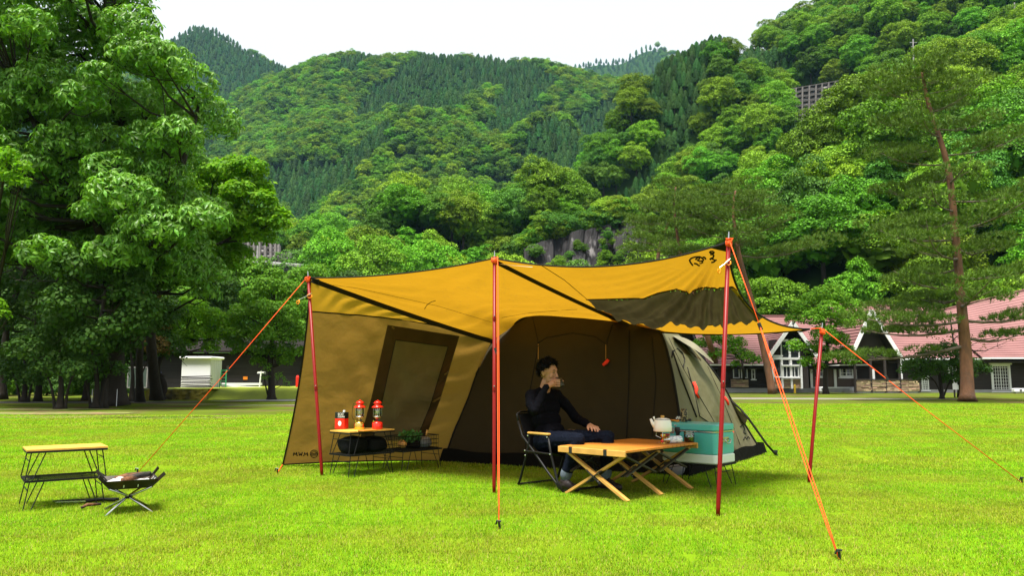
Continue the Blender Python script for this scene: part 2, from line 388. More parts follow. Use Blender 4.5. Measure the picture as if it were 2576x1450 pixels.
# ------------------------------------------------------------------ hills: real height fields lofted from foot to ridge
def spl(pts, s):
    n = len(pts) - 1; q = min(max(s, 0), 1) * n; i = min(int(q), n - 1); f = q - i
    p0, p1, p2, p3 = pts[max(i - 1, 0)], pts[i], pts[i + 1], pts[min(i + 2, n)]
    return 0.5 * ((2 * p1) + (p2 - p0) * f + (2 * p0 - 5 * p1 + 4 * p2 - p3) * f * f + (3 * p1 - p0 - 3 * p2 + p3) * f ** 3)
class Hill:
    def __init__(s, name, ridge, footY, drop, m, prof=1.0, rav=.05, rsc=.02, nu=70, nv=26, back=.5):
        s.ridge = [P(*p) - Vector((0, 0, drop)) for p in ridge]; s.foot = [Vector((P(p[0], HOR, y).x, y, -1)) for p, y in zip(ridge, footY)]
        s.prof, s.rav, s.rsc, s.back = prof, rav, rsc, back; s.H = max(p.z for p in s.ridge)
        b = MB(); b.smooth = True; tm = 1 + back
        b.grid(lambda u, v: s.at(u, v * tm), nu, nv); s.obj = tag(b.build(name, m), kind='structure')
    def at(s, u, t):
        f, r = spl(s.foot, u), spl(s.ridge, u)
        if t <= 1:
            p = f.lerp(r, t); p.z = f.z + (r.z - f.z) * (t ** s.prof)
        else:
            p = r + (r - f) * (t - 1); p.z = r.z - (r.z - f.z) * (t - 1) * .8
        k = min(t, 1) * 4 * max(0, 1 - min(t, 1)) * .9 + .12
        p.z += s.rav * s.H * k * noise.fractal(Vector((p.x * s.rsc, p.y * s.rsc, 3)), 1, 2, 3)
        return p
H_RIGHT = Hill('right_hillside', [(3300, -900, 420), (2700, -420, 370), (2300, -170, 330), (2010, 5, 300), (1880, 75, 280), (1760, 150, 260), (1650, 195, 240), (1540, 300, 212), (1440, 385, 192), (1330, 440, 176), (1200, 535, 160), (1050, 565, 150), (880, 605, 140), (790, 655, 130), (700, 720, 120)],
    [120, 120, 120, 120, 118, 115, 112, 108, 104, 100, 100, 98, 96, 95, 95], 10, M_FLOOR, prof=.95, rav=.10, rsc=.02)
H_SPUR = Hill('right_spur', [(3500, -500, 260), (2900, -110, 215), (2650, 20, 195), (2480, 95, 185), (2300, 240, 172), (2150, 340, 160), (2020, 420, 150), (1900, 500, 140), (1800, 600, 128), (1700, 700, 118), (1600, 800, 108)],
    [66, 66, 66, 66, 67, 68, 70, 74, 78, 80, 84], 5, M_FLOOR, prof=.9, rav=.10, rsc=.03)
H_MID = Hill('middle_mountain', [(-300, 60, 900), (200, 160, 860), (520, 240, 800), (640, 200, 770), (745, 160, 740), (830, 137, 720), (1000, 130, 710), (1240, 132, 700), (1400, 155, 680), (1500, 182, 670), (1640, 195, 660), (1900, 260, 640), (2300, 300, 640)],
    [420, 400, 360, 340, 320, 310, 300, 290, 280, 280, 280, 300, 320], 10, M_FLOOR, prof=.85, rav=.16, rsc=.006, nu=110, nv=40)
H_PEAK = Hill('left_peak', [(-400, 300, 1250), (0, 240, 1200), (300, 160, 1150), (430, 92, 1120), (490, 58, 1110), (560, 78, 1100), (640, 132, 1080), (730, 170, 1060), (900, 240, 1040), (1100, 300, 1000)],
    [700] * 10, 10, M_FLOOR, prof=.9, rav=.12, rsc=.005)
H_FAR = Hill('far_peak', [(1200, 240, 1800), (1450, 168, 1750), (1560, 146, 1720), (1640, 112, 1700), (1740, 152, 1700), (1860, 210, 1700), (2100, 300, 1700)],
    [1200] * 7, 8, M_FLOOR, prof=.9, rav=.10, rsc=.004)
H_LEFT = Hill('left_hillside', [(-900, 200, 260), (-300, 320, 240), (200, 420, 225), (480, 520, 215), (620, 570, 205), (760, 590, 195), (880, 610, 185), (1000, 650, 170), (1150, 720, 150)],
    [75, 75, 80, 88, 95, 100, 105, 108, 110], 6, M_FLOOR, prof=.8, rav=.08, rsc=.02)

# ------------------------------------------------------------------ hill tree meshes
def hill_broad(name, seed, m, rad=4.2, h=9.5, nl=26, dens=9.0, size=.48):
    rs = np.random.RandomState(seed); lobes = []
    cz = h * .60
    for i in range(nl):
        z = 1 - 1.45 * (i + .5) / nl; a = i * 2.39996 + rs.uniform(-.5, .5); q = math.sqrt(max(0, 1 - z * z))
        r = rad * rs.uniform(.24, .42); k = rs.uniform(.5, 1.08)
        lobes.append((np.array((q * math.cos(a) * rad * .78 * k, q * math.sin(a) * rad * .78 * k, cz + z * h * .33 * k)), np.array((r, r, r * .72))))
    p, n = lobe_pts(lobes, dens, rs, low=-.15, upb=.7, jit=.55)
    parts = [leaves(p, n, size, T_CLUMP, rs)]
    nleaf = len(parts[0][1])
    nc = 420; q = rs.uniform(0, 1, (nc, 1)) ** .4; d = rs.normal(size=(nc, 3)); d /= np.linalg.norm(d, axis=1, keepdims=True); parts.append(leaves(np.array((0, 0, cz - .4)) + d * q * np.array((rad * .62, rad * .62, h * .25)), d + rs.normal(scale=.5, size=d.shape), 1.15, T_CARD, rs))
    tb = MB(); tb.tube([(0, 0, -1.5), (.1, 0, h * .3), (0, .1, h * .6)], [.28, .2, .08], 6)
    tv = np.array(tb.v); tf = np.array([(f[0], f[i], f[i + 1]) for f in tb.f for i in range(1, len(f) - 1)])
    V, F = joinvf(parts + [(tv, tf)]); mi = np.zeros(len(F), int); mi[-len(tf):] = 1
    return np_mesh(name, V, F, [m, M_BARK], mi)
def hill_conifer(name, seed, rad=2.9, h=9.0, n=260, size=.62):
    rs = np.random.RandomState(seed); t = rs.uniform(0, 1, n) ** .8; a = rs.uniform(0, 6.28, n)
    rr = rad * (1 - t) ** .55 * (.85 + .2 * np.sin(a * 3 + seed)) * rs.uniform(.55, 1.1, n) + .1
    p = np.stack((rr * np.cos(a), rr * np.sin(a), h * (.18 + .82 * t)), 1); nn = np.stack((np.cos(a), np.sin(a), np.full(n, .75)), 1) + rs.normal(scale=.25, size=(n, 3))
    A = leaves(p, nn, size, T_CLUMP, rs)
    k = 9; cv = [(0, 0, h * .9)] + [(rad * .5 * math.cos(2 * math.pi * i / k), rad * .5 * math.sin(2 * math.pi * i / k), h * .16) for i in range(k)]
    cf = [(0, 1 + i, 1 + (i + 1) % k) for i in range(k)]
    tb = MB(); tb.tube([(0, 0, -1.5), (0, 0, h * .5)], [.2, .12], 5)
    tv = np.array(tb.v); tf = np.array([(f[0], f[i], f[i + 1]) for f in tb.f for i in range(1, len(f) - 1)])
    V, F = joinvf([A, (np.array(cv), np.array(cf)), (tv, tf)]); mi = np.zeros(len(F), int); mi[-len(tf):] = 1
    return np_mesh(name, V, F, [M_HILLC, M_GBARK], mi)
HB = [hill_broad('broadleaf_tree', 10 + i, M_HILLB, rad=4.2 * (.85 + .08 * i), h=9 + .6 * i, nl=22 + 3 * i) for i in range(5)]
HB.append(hill_broad('broadleaf_tree', 31, M_HILLD, rad=4, h=10)); HB.append(hill_broad('broadleaf_tree', 32, M_HILLD, rad=4.6, h=9, nl=26))
HBS = [hill_broad('far_broadleaf', 40 + i, M_HILLB if i < 2 else M_HILLD, rad=4.5, h=9.5, nl=16, dens=3.6, size=.75) for i in range(3)]
HC = [hill_conifer('cedar_tree', 50 + i, n=900 + 60 * i) for i in range(3)]
HCS = [hill_conifer('far_cedar', 60 + i, n=330, size=.8, rad=2.9, h=8.5) for i in range(2)]

CLIFF = [(1318, 640), (1325, 600), (1400, 565), (1560, 530), (1615, 560), (1600, 640), (1600, 760), (1318, 760)]
LATT = [(1970, 385), (1975, 240), (2060, 205), (2150, 195), (2150, 330), (2110, 385)]
def hill_points(H, n, spacing, umin, umax, tmin, tmax, seed, excl=(), frame_only=True, hgt=8):
    rg = random.Random(seed); out = []; cell = {}
    for _ in range(n):
        u, t = rg.uniform(umin, umax), rg.uniform(tmin, tmax); p = H.at(u, t); q = proj(p + Vector((0, 0, hgt * .6)))
        if frame_only and not (-900 < q[0] < CW + 900 and -260 < q[1] < 900): continue
        if any(in_poly(q, e) for e in excl): continue
        sp = spacing; k = (int(p.x // sp), int(p.y // sp))
        if any((p - o).xy.length < sp for i in (-1, 0, 1) for j in (-1, 0, 1) for o in cell.get((k[0] + i, k[1] + j), ())): continue
        cell.setdefault(k, []).append(p); out.append((p, u, t))
    return out
# ------------------------------------------------------------------ woods on the hills
def conif_zone(p, lo=.05):
    return noise.fractal(Vector((p.x * .011, p.y * .011, 9)), 1, 2, 2) > lo
rgf = random.Random(5)
ORD = ['leftmost', 'second from left', 'third from left', 'fourth from left', 'fifth from left', 'sixth from left', 'seventh from left', 'eighth from left', 'ninth from left', 'tenth from left', 'eleventh from left', 'twelfth from left', 'thirteenth from left', 'fourteenth from left', 'fifteenth from left', 'sixteenth from left', 'seventeenth from left', 'eighteenth from left', 'nineteenth from left', 'twentieth from left', 'twenty-first from left', 'twenty-second from left']
def place_individuals(pts, limit, labeler, group, meshes, smin=.8, smax=1.25):
    zones = {}; pts = sorted([a for a in pts if -60 < proj(a[0])[0] < CW + 60 and proj(a[0] + Vector((0, 0, 8)))[1] > -40], key=lambda a: a[0].y)[:limit]
    for p, u, t in pts:
        me = rgf.choice(meshes); s = rgf.uniform(smin, smax)
        o = obj('broadleaf_tree', me, p - Vector((0, 0, .6)), None, rgf.uniform(0, 6.28), (s * rgf.uniform(.85, 1.25), s * rgf.uniform(.85, 1.25), s * rgf.uniform(.75, 1.2)))
        zones.setdefault(labeler(p), []).append((proj(p)[0], o))
    for z, L_ in zones.items():
        L_.sort(key=lambda a: a[0])
        for i, (x, o) in enumerate(L_):
            tag(o, z[0] % ('' if len(L_) == 1 else ('rightmost' if i == len(L_) - 1 else ORD[min(i, 21)]) + ' ') + z[1], 'tree', group)
    return set(id(a) for a in pts)
exc = [CLIFF, LATT]
spur = hill_points(H_SPUR, 70000, 3.9, 0, 1, .02, 1.08, 1, [LATT, CLIFF])
rightp = hill_points(H_RIGHT, 120000, 3.6, .03, 1, .03, 1.06, 2, exc)
def zone(p):
    x, y = proj(p + Vector((0, 0, 5)))
    cols = [(900, 'above left canopy corner'), (1243, 'between the left poles'), (1430, 'right of middle pole'), (1620, 'over the cliff'), (1833, 'left of tallest pole'), (2050, 'right of tallest pole'), (2250, 'above lodge gables'), (2420, 'left of big pine'), (2500, 'right of big pine'), (9999, 'at right edge')]
    rows = [(60, 'topmost'), (160, 'very high'), (260, 'high'), (340, 'upper'), (420, 'upper middle'), (500, 'middle'), (580, 'lower middle'), (660, 'low'), (740, 'very low'), (9999, 'lowest')]
    return next(r for l, r in rows if y < l), next(c for l, c in cols if x < l)
def lab_spur(p): r, c = zone(p); return ('%s' + r + ' leafy tree on near spur, ', c)
def lab_right(p): r, c = zone(p); return ('%s' + r + ' round tree on back hillside, ', c)
got_s = place_individuals(spur, 190, lab_spur, 'broadleaf trees on the near right spur', HB[:6])
n_near = sorted(rightp, key=lambda a: a[0].y)
def scat_trees(name, pts, meshes_b, meshes_c, conif, label, seed, smin=.75, smax=1.3, csc=.9):
    rg = random.Random(seed); P_, R_, S_, I_ = [], [], [], []
    for p, u, t in pts:
        c = conif(p, u, t); P_.append(tuple(p - Vector((0, 0, .6)))); R_.append(rg.uniform(0, 6.28)); S_.append(rg.uniform(smin, smax) * (csc if c else 1))
        I_.append(rg.randrange(len(meshes_c)) + len(meshes_b) if c else rg.randrange(len(meshes_b)))
    scatter(name, P_, R_, S_, I_, meshes_b + meshes_c, label, 'woodland')
low = [a for a in rightp if not (a[2] > .62 and a[1] < .5 and conif_zone(a[0], -.05))]
cedar = [a for a in hill_points(H_RIGHT, 200000, 1.35, .03, .5, .55, 1.06, 21, exc) if (a[2] > .62 and a[1] < .5 and conif_zone(a[0], -.05))]
low.sort(key=lambda a: a[0].y)
got_r = place_individuals(low, 110, lab_right, 'broadleaf trees on the back of the right hillside', HB)
cl = []; rc = random.Random(77)          # small trees clinging to the rock cliff
for i in range(34):
    if i < 20: x, y, Yc = 1322 + i * 15.5, 618 - 62 * (i / 20) ** .8 + rc.uniform(-6, 12) + (36 if i > 17 else 0), 121
    else: x, y, Yc = rc.uniform(1330, 1600), rc.uniform(590, 690), 116.5
    q = P(x, y + 6, Yc); o = obj('broadleaf_tree', rc.choice(HB), q - Vector((0, 0, 1.2)), None, rc.uniform(0, 6.28), rc.uniform(.34, .62) if i < 20 else rc.uniform(.16, .36))
    cl.append((i >= 20, x, o))
for face_ in (False, True):
    for half in (0, 1):
        L_ = sorted([c for c in cl if c[0] == face_ and (c[1] >= 1470) == bool(half)], key=lambda c: c[1])
        for i, c in enumerate(L_): tag(c[2], '%s on the %s of the rock cliff, %s half, %s' % (('little bush', 'face') if face_ else ('small tree', 'top'))[0:0] if False else '%s on the %s half of the cliff %s, %s' % ('little bush' if face_ else 'small tree', ('left', 'right')[half], 'face' if face_ else 'top', ORD[min(i, 11)]), 'tree', 'small trees on the rock cliff')
spur.sort(key=lambda a: a[0].y)
scat_trees('hillside_wood', [a for a in low if id(a) not in got_r] + [a for a in spur if id(a) not in got_s] + cedar, HB[:6], HC, lambda p, u, t: (t > .62 and u < .5 and conif_zone(p, -.05)), 'dense mixed wood covering the upper right hillside', 3, csc=.48)

leftp = hill_points(H_LEFT, 70000, 4.4, 0, 1, .1, 1.05, 4, [[(560, 625), (700, 625), (830, 640), (830, 665), (640, 700), (560, 690)]])
scat_trees('left_slope_wood', leftp, HB, HC, lambda p, u, t: conif_zone(p, .12), 'dark green wood on the slope behind the left trees', 4)
midp = hill_points(H_MID, 160000, 3.0, .05, .95, .03, 1.04, 6)
scat_trees('mountain_wood', midp, HBS, HCS, lambda p, u, t: noise.fractal(Vector((p.x * .008, p.y * .008, 9)), 1, 2, 3) > -.12, 'cedar and broadleaf forest covering the middle mountain', 5, .65, 1.35)
pkp = hill_points(H_PEAK, 60000, 5.0, .2, .95, .15, 1.04, 7)
scat_trees('peak_wood', pkp, HBS, HCS, lambda p, u, t: noise.fractal(Vector((p.x * .006, p.y * .006, 4)), 1, 2, 3) > .0, 'bluish forest covering the pointed left peak', 8, 1.0, 1.5)
fap = hill_points(H_FAR, 30000, 9, .05, .95, .3, 1.04, 8)
scat_trees('far_wood', fap, HBS, HCS, lambda p, u, t: noise.noise(Vector((p.x * .006, p.y * .006, 4))) > .0, 'pale hazy forest on the farthest peak', 9, 1.3, 1.9)

# ------------------------------------------------------------------ near trees: tapered trunk, limbs and a crown of leaves
def px_lobes(lst, squash=.72, seed=0):
    rg = random.Random(seed); out = []
    for (x, y, Y, r) in lst:
        k = r * Y / FPX; out.append((np.array(P(x, y, Y)[:]), np.array((k, k, k * squash)) * rg.uniform(.9, 1.1)))
    return out
def fill_lobes(poly, Y, dY, rmin, rmax, n, seed, squash=.72, gap=.7):
    rg = random.Random(seed); xs = [p[0] for p in poly]; ys = [p[1] for p in poly]; got = []; tries = 0
    while len(got) < n and tries < 6000:
        tries += 1; x, y = rg.uniform(min(xs), max(xs)), rg.uniform(min(ys), max(ys)); r = rg.uniform(rmin, rmax)
        if not in_poly((x, y), poly): continue
        d = rg.uniform(-dY, dY)
        if any(math.hypot(x - g[0], y - g[1]) < gap * (r + g[3]) * .5 and abs(Y + d - g[2]) < dY * .7 for g in got): continue
        got.append((x, y, Y + d, r))
    return px_lobes(got, squash, seed)
def near_tree(name, label, trunks, lobes, m, bark=M_BARK, tm=T_CLUMP, size=.3, dens=7, limbs=True, seed=1, low=-.5, upb=.5, group=None, core=True, inner=.72, cat='tree', limb_r=.09, jit=.35):
    rs = np.random.RandomState(seed); base = Vector(trunks[0][0][0]); base.z = 0
    root = thing(name, label, cat, base, group)
    b = MB(); b.smooth = True; tips = []
    for path, rad in trunks:
        # smooth the trunk path
        pts = [Vector(p) for p in path]; n = (len(pts) - 1) * 5; sm = [spl(pts, i / n) for i in range(n + 1)]
        rr = [rad[0] + (rad[1] - rad[0]) * (i / n) ** .8 for i in range(n + 1)]
        rr[0] *= 1.35; rr[1] *= 1.12; b.tube(sm, rr, 10); tips += [(p, r) for p, r in zip(sm[n // 3:], rr[n // 3:])]
    if limbs:
        for c, r in lobes:
            c = Vector(c); t, tr = min(tips, key=lambda q: (q[0] - c).length + (2.5 if q[0].z > c.z - .2 else 0)); mid = t.lerp(c, .5) + Vector((0, 0, -.12 * (c - t).length + .05)) + Vector(rs.normal(scale=.08, size=3))
            q0 = min(limb_r, tr * .7); path = [t, t.lerp(mid, .55), mid, mid.lerp(c, .6), c]
            b.tube(path, [q0, q0 * .85, q0 * .65, q0 * .45, q0 * .2], 6)
            for _ in range(2):
                e = c + Vector(rs.normal(scale=1, size=3)) * float(r[0]) * .55; b.tube([mid.lerp(c, .5), mid.lerp(e, .6) + Vector((0, 0, -.05)), e], [q0 * .4, q0 * .3, q0 * .1], 5)
    b.build('trunk', bark, root)
    p, n_ = lobe_pts(lobes, dens, rs, low=low, upb=upb, inner=inner, jit=jit)
    parts = [leaves(p, n_, size, tm, rs)]
    if core:
        for c, r in lobes:
            q = rs.uniform(0, 1, (int(dens * 3 * r[0] * r[0]), 1)) ** .4; d = rs.normal(size=(len(q), 3)); d /= np.linalg.norm(d, axis=1, keepdims=True)
            parts.append(leaves(c + d * r * q * .8, d + rs.normal(scale=.6, size=d.shape), size, T_CLUMP, rs))
    V, F = joinvf(parts); me = np_mesh('crown', V - np.array(base[:]), F, [m]); obj('crown', me, (0, 0, 0), root)
    return root
B = lambda px, py: G(px, py)
# big large-leaved tree filling the upper left
Y1 = B(290, 1022).y
near_tree('chestnut_tree', 'huge dark green large-leaved tree filling the upper left corner',
    [([B(290, 1022), P(290, 900, Y1), P(300, 720, Y1), P(330, 520, Y1), P(300, 250, Y1 + .5), P(260, -60, Y1)], [.42, .10]),
     ([P(296, 760, Y1), P(240, 560, Y1 - 1), P(120, 380, Y1 - 2), P(40, 200, Y1 - 2)], [.2, .06]),
     ([P(300, 720, Y1), P(400, 560, Y1 - 1), P(470, 380, Y1 - 1.5), P(500, 260, Y1 - 1)], [.2, .06])],
    fill_lobes([(-200, -260), (270, -260), (330, -20), (395, 95), (450, 165), (500, 240), (510, 330), (530, 430), (530, 570), (500, 690), (390, 730), (250, 690), (60, 660), (-150, 600)], Y1 - 1, 3.6, 52, 90, 155, 11, gap=.5),
    M_CHEST, tm=T_ROS, size=.30, dens=15, seed=2, low=-.45, upb=.75, inner=.55)
# sunlit tree to its right
Y2 = 33
near_tree('leafy_tree', 'bright yellow-green tree reaching out right of the huge tree',
    [([B(395, 1008), P(380, 860, Y2), P(385, 740, Y2), P(430, 620, Y2), P(520, 520, Y2)], [.26, .07]), ([P(388, 740, Y2), P(450, 660, Y2), P(560, 610, Y2), P(640, 560, Y2)], [.14, .04])],
    px_lobes([(575, 425, 33, 58), (628, 420, 32.5, 48), (645, 470, 33, 48), (560, 500, 34, 62), (610, 545, 33, 60), (670, 548, 32.4, 48), (705, 535, 33, 30), (640, 590, 33, 48), (560, 600, 34, 55), (500, 555, 34, 55), (520, 640, 33, 42), (600, 635, 34, 40), (560, 560, 32, 50), (600, 480, 32, 50), (540, 440, 33, 50), (660, 500, 32, 40), (690, 560, 32.5, 34), (580, 660, 33, 36), (500, 690, 33, 40), (450, 540, 33, 50), (470, 470, 35, 60), (450, 610, 34, 50)], .62, 3),
    M_LIGHT, tm=T_CLUMP5, size=.32, dens=24, seed=3, low=-.5, upb=.6)
# a big-leaved bough low in front of it
near_tree('chestnut_tree', 'smaller large-leaved tree with pale drooping leaves beside the bronze shrub',
    [([B(352, 1012), P(352, 880, 31), P(372, 760, 31), P(400, 660, 31), P(450, 600, 31)], [.17, .05])],
    px_lobes([(440, 640, 30, 52), (500, 655, 29.5, 50), (540, 690, 29, 42), (470, 700, 29.5, 46), (520, 735, 29, 34), (400, 600, 30, 50), (420, 700, 31, 50)], .66, 5),
    M_CHEST, tm=T_ROS, size=.31, dens=13, seed=6, low=-.3, upb=.75)
# leaning tree at the left edge
Y3 = B(8, 1006).y
near_tree('leaning_tree', 'dark forked tree at the left edge with limbs leaning right',
    [([B(6, 1006), P(10, 880, Y3), P(40, 740, Y3), P(120, 600, Y3), P(250, 480, Y3 + 1)], [.2, .06]), ([P(20, 830, Y3), P(-20, 640, Y3), P(60, 500, Y3), P(180, 380, Y3)], [.16, .05]), ([P(34, 800, Y3), P(110, 750, Y3), P(200, 690, Y3)], [.09, .03])],
    px_lobes([(60, 560, Y3, 70), (150, 600, Y3, 70), (10, 650, Y3 + 1, 60), (230, 560, Y3, 65), (100, 690, Y3 + 1, 60), (200, 690, Y3 + 1, 60), (-40, 560, Y3, 70), (60, 760, Y3 + 1.5, 46), (150, 770, Y3 + 1.5, 50)], .6, 6),
    M_DARKL, tm=T_ROS, size=.29, dens=12, seed=7, low=-.3, upb=.7)
# understory
for i, (bx, by, lb, mm, lob) in enumerate([
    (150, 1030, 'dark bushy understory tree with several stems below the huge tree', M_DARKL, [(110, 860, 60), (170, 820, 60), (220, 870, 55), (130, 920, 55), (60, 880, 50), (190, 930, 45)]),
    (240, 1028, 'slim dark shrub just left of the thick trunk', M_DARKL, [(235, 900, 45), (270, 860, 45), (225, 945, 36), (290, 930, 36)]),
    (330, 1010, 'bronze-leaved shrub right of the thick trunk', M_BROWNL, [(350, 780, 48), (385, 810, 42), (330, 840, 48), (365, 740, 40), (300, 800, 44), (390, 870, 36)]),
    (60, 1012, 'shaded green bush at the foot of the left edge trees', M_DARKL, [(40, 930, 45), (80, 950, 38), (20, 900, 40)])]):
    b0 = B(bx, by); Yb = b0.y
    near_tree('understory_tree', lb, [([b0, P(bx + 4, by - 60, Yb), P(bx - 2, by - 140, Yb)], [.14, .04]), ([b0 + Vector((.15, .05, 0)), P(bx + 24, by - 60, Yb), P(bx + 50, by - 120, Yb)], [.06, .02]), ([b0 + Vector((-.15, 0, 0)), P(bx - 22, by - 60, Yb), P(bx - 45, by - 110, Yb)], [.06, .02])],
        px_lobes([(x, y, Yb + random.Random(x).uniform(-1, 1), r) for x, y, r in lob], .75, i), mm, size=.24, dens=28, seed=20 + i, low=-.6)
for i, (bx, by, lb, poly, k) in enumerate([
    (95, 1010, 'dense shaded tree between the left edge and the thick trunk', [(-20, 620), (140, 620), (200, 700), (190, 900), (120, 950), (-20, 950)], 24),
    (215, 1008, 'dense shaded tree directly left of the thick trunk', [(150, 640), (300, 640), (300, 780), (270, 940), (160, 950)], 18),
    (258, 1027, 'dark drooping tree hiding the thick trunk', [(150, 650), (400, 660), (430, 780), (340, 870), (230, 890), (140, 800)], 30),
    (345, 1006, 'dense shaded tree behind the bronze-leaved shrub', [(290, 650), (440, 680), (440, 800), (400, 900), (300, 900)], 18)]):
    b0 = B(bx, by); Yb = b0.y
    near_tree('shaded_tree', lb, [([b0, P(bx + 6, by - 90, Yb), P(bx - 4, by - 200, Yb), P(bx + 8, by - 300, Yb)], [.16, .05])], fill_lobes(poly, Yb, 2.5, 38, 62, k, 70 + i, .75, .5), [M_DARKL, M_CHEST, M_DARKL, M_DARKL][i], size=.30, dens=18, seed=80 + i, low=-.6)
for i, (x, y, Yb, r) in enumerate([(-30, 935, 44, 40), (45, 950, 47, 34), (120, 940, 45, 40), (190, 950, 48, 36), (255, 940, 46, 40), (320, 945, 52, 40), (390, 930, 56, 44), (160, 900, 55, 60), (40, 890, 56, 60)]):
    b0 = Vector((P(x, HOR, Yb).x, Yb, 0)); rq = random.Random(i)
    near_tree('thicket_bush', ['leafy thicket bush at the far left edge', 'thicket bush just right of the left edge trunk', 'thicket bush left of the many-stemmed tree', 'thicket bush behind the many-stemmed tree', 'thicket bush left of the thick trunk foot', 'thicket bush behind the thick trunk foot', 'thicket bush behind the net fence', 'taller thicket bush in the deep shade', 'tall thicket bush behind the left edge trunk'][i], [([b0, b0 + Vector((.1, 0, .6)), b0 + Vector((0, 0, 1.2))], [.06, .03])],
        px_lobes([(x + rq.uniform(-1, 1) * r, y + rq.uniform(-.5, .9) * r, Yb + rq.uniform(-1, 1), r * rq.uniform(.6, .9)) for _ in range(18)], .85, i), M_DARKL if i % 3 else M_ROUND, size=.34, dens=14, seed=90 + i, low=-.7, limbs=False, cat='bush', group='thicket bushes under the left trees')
# clipped round trees in front of the shed and the dark building
Y5 = B(415, 1006).y
near_tree('clipped_tree', 'bright clipped tree with a crooked trunk in front of the white shed',
    [([B(415, 1006), P(412, 965, Y5), P(398, 930, Y5), P(420, 870, Y5), P(470, 830, Y5)], [.17, .06]), ([P(410, 950, Y5), P(380, 915, Y5), P(350, 900, Y5)], [.08, .03])],
    px_lobes([(440, 800, Y5, 44), (490, 785, Y5, 40), (535, 800, Y5, 38), (565, 815, Y5, 26), (550, 845, Y5, 32), (500, 840, Y5, 40), (450, 855, Y5, 40), (530, 872, Y5, 26), (405, 830, Y5, 36), (400, 880, Y5, 32), (470, 765, Y5, 28), (580, 835, Y5 - .5, 18)], .8, 8),
    M_LIGHT, size=.24, dens=40, seed=9, low=-.5)
Y6 = B(683, 1006).y
near_tree('clipped_tree', 'rounded dark green tree left of the tent wall',
    [([B(683, 1006), P(683, 960, Y6), P(680, 900, Y6), P(690, 830, Y6)], [.20, .1])],
    px_lobes([(680, 720, Y6, 44), (720, 730, Y6, 40), (640, 745, Y6, 42), (610, 790, Y6, 36), (660, 780, Y6 - 1, 44), (710, 790, Y6 - 1, 44), (740, 770, Y6, 34), (625, 840, Y6, 38), (680, 840, Y6 - 1, 46), (735, 840, Y6, 40), (650, 880, Y6, 34), (705, 885, Y6, 36), (600, 830, Y6, 24), (690, 690, Y6, 26), (745, 885, Y6, 24), (610, 878, Y6, 30), (650, 905, Y6, 24), (720, 905, Y6, 24), (590, 862, Y6, 24), (770, 840, Y6, 30)], .8, 9),
    M_ROUND, size=.25, dens=40, seed=10, low=-.5)
near_tree('small_shrub', 'small leafy sapling hugging the trunk of the rounded tree', [([B(676, 1004), P(668, 970, Y6 - .3), P(664, 940, Y6 - .3)], [.05, .02])],
    px_lobes([(664, 950, Y6 - .4, 14), (672, 925, Y6 - .4, 13), (705, 950, Y6 + .5, 16), (720, 965, Y6 + .5, 12)], .9, 3), M_MAPLE, size=.16, dens=22, seed=44, cat='shrub')
# bright shrubs poking in at the left edge
near_tree('leafy_tree', 'bright yellow-green tree peeping in at the left edge', [([B(-60, 1000), P(-60, 800, 38), P(-40, 600, 38), P(-30, 450, 38)], [.15, .06])],
    px_lobes([(20, 390, 22, 34), (60, 420, 22, 30), (10, 440, 22, 34), (50, 455, 22, 30), (-20, 410, 22, 40), (5, 790, 24, 22), (-10, 765, 24, 26)], .7, 4), M_LIGHT, size=.22, dens=30, seed=45)
# trees behind the left buildings, filling the dark backdrop
rgb_ = random.Random(12)
for i, (x, y, Yb, r) in enumerate([(-60, 700, 56, 130), (90, 760, 60, 110), (230, 730, 58, 120), (360, 760, 60, 110), (480, 700, 62, 90), (600, 720, 64, 70), (520, 650, 70, 70), (760, 740, 66, 80), (850, 760, 70, 80)]):
    b0 = Vector((P(x, HOR, Yb).x, Yb, 0)); k = r / 100
    near_tree('backdrop_tree', ['deep green tree behind the left edge trunks', 'deep green tree left of the thick trunk, far behind', 'dark tree directly behind the thick trunk', 'dark tree behind the bronze shrub', 'green tree above the white shed roof', 'green tree behind the rounded tree', 'small tree below the viaduct', 'tree peeping out behind the tent wall top', 'tree behind the left canopy edge'][i],
        [([b0, P(x, y + r, Yb), P(x, y, Yb)], [.22, .1])],
        px_lobes([(x + rgb_.uniform(-.9, .9) * r, y + rgb_.uniform(-.8, 1.1) * r, Yb + rgb_.uniform(-2, 2), r * rgb_.uniform(.38, .55)) for _ in range(30)], .75, i),
        [M_DARKL, M_ROUND, M_DARKL, M_ROUND][i % 4], size=.5, dens=8.0, seed=60 + i, group='trees behind the left buildings')
# right side: maple in front of the lodge, small bright tree, bush under the pine
Y8 = B(2078, 992).y
near_tree('maple_tree', 'bushy bright green tree in front of the lodge windows', [([B(2078, 992), P(2076, 940, Y8), P(2082, 880, Y8), P(2070, 800, Y8)], [.18, .08])],
    px_lobes([(2000, 870, Y8 - 1, 24), (2140, 905, Y8 - 1, 22), (2075, 745, Y8, 38), (2110, 750, Y8, 32), (2040, 755, Y8, 30), (2010, 775, Y8, 28), (2140, 770, Y8, 28), (2160, 795, Y8, 20), (2085, 785, Y8 - 1, 38), (2045, 800, Y8 - 1, 34), (2120, 805, Y8 - 1, 34), (1995, 800, Y8, 20), (2075, 840, Y8 - 1, 38), (2110, 855, Y8, 30), (2050, 875, Y8, 32), (2090, 895, Y8, 30), (2130, 880, Y8, 22), (2030, 910, Y8, 20), (2065, 920, Y8, 18), (2095, 728, Y8, 22)], .78, 12),
    M_MAPLE, size=.3, dens=26, seed=12, low=-.5)
Y9 = 52
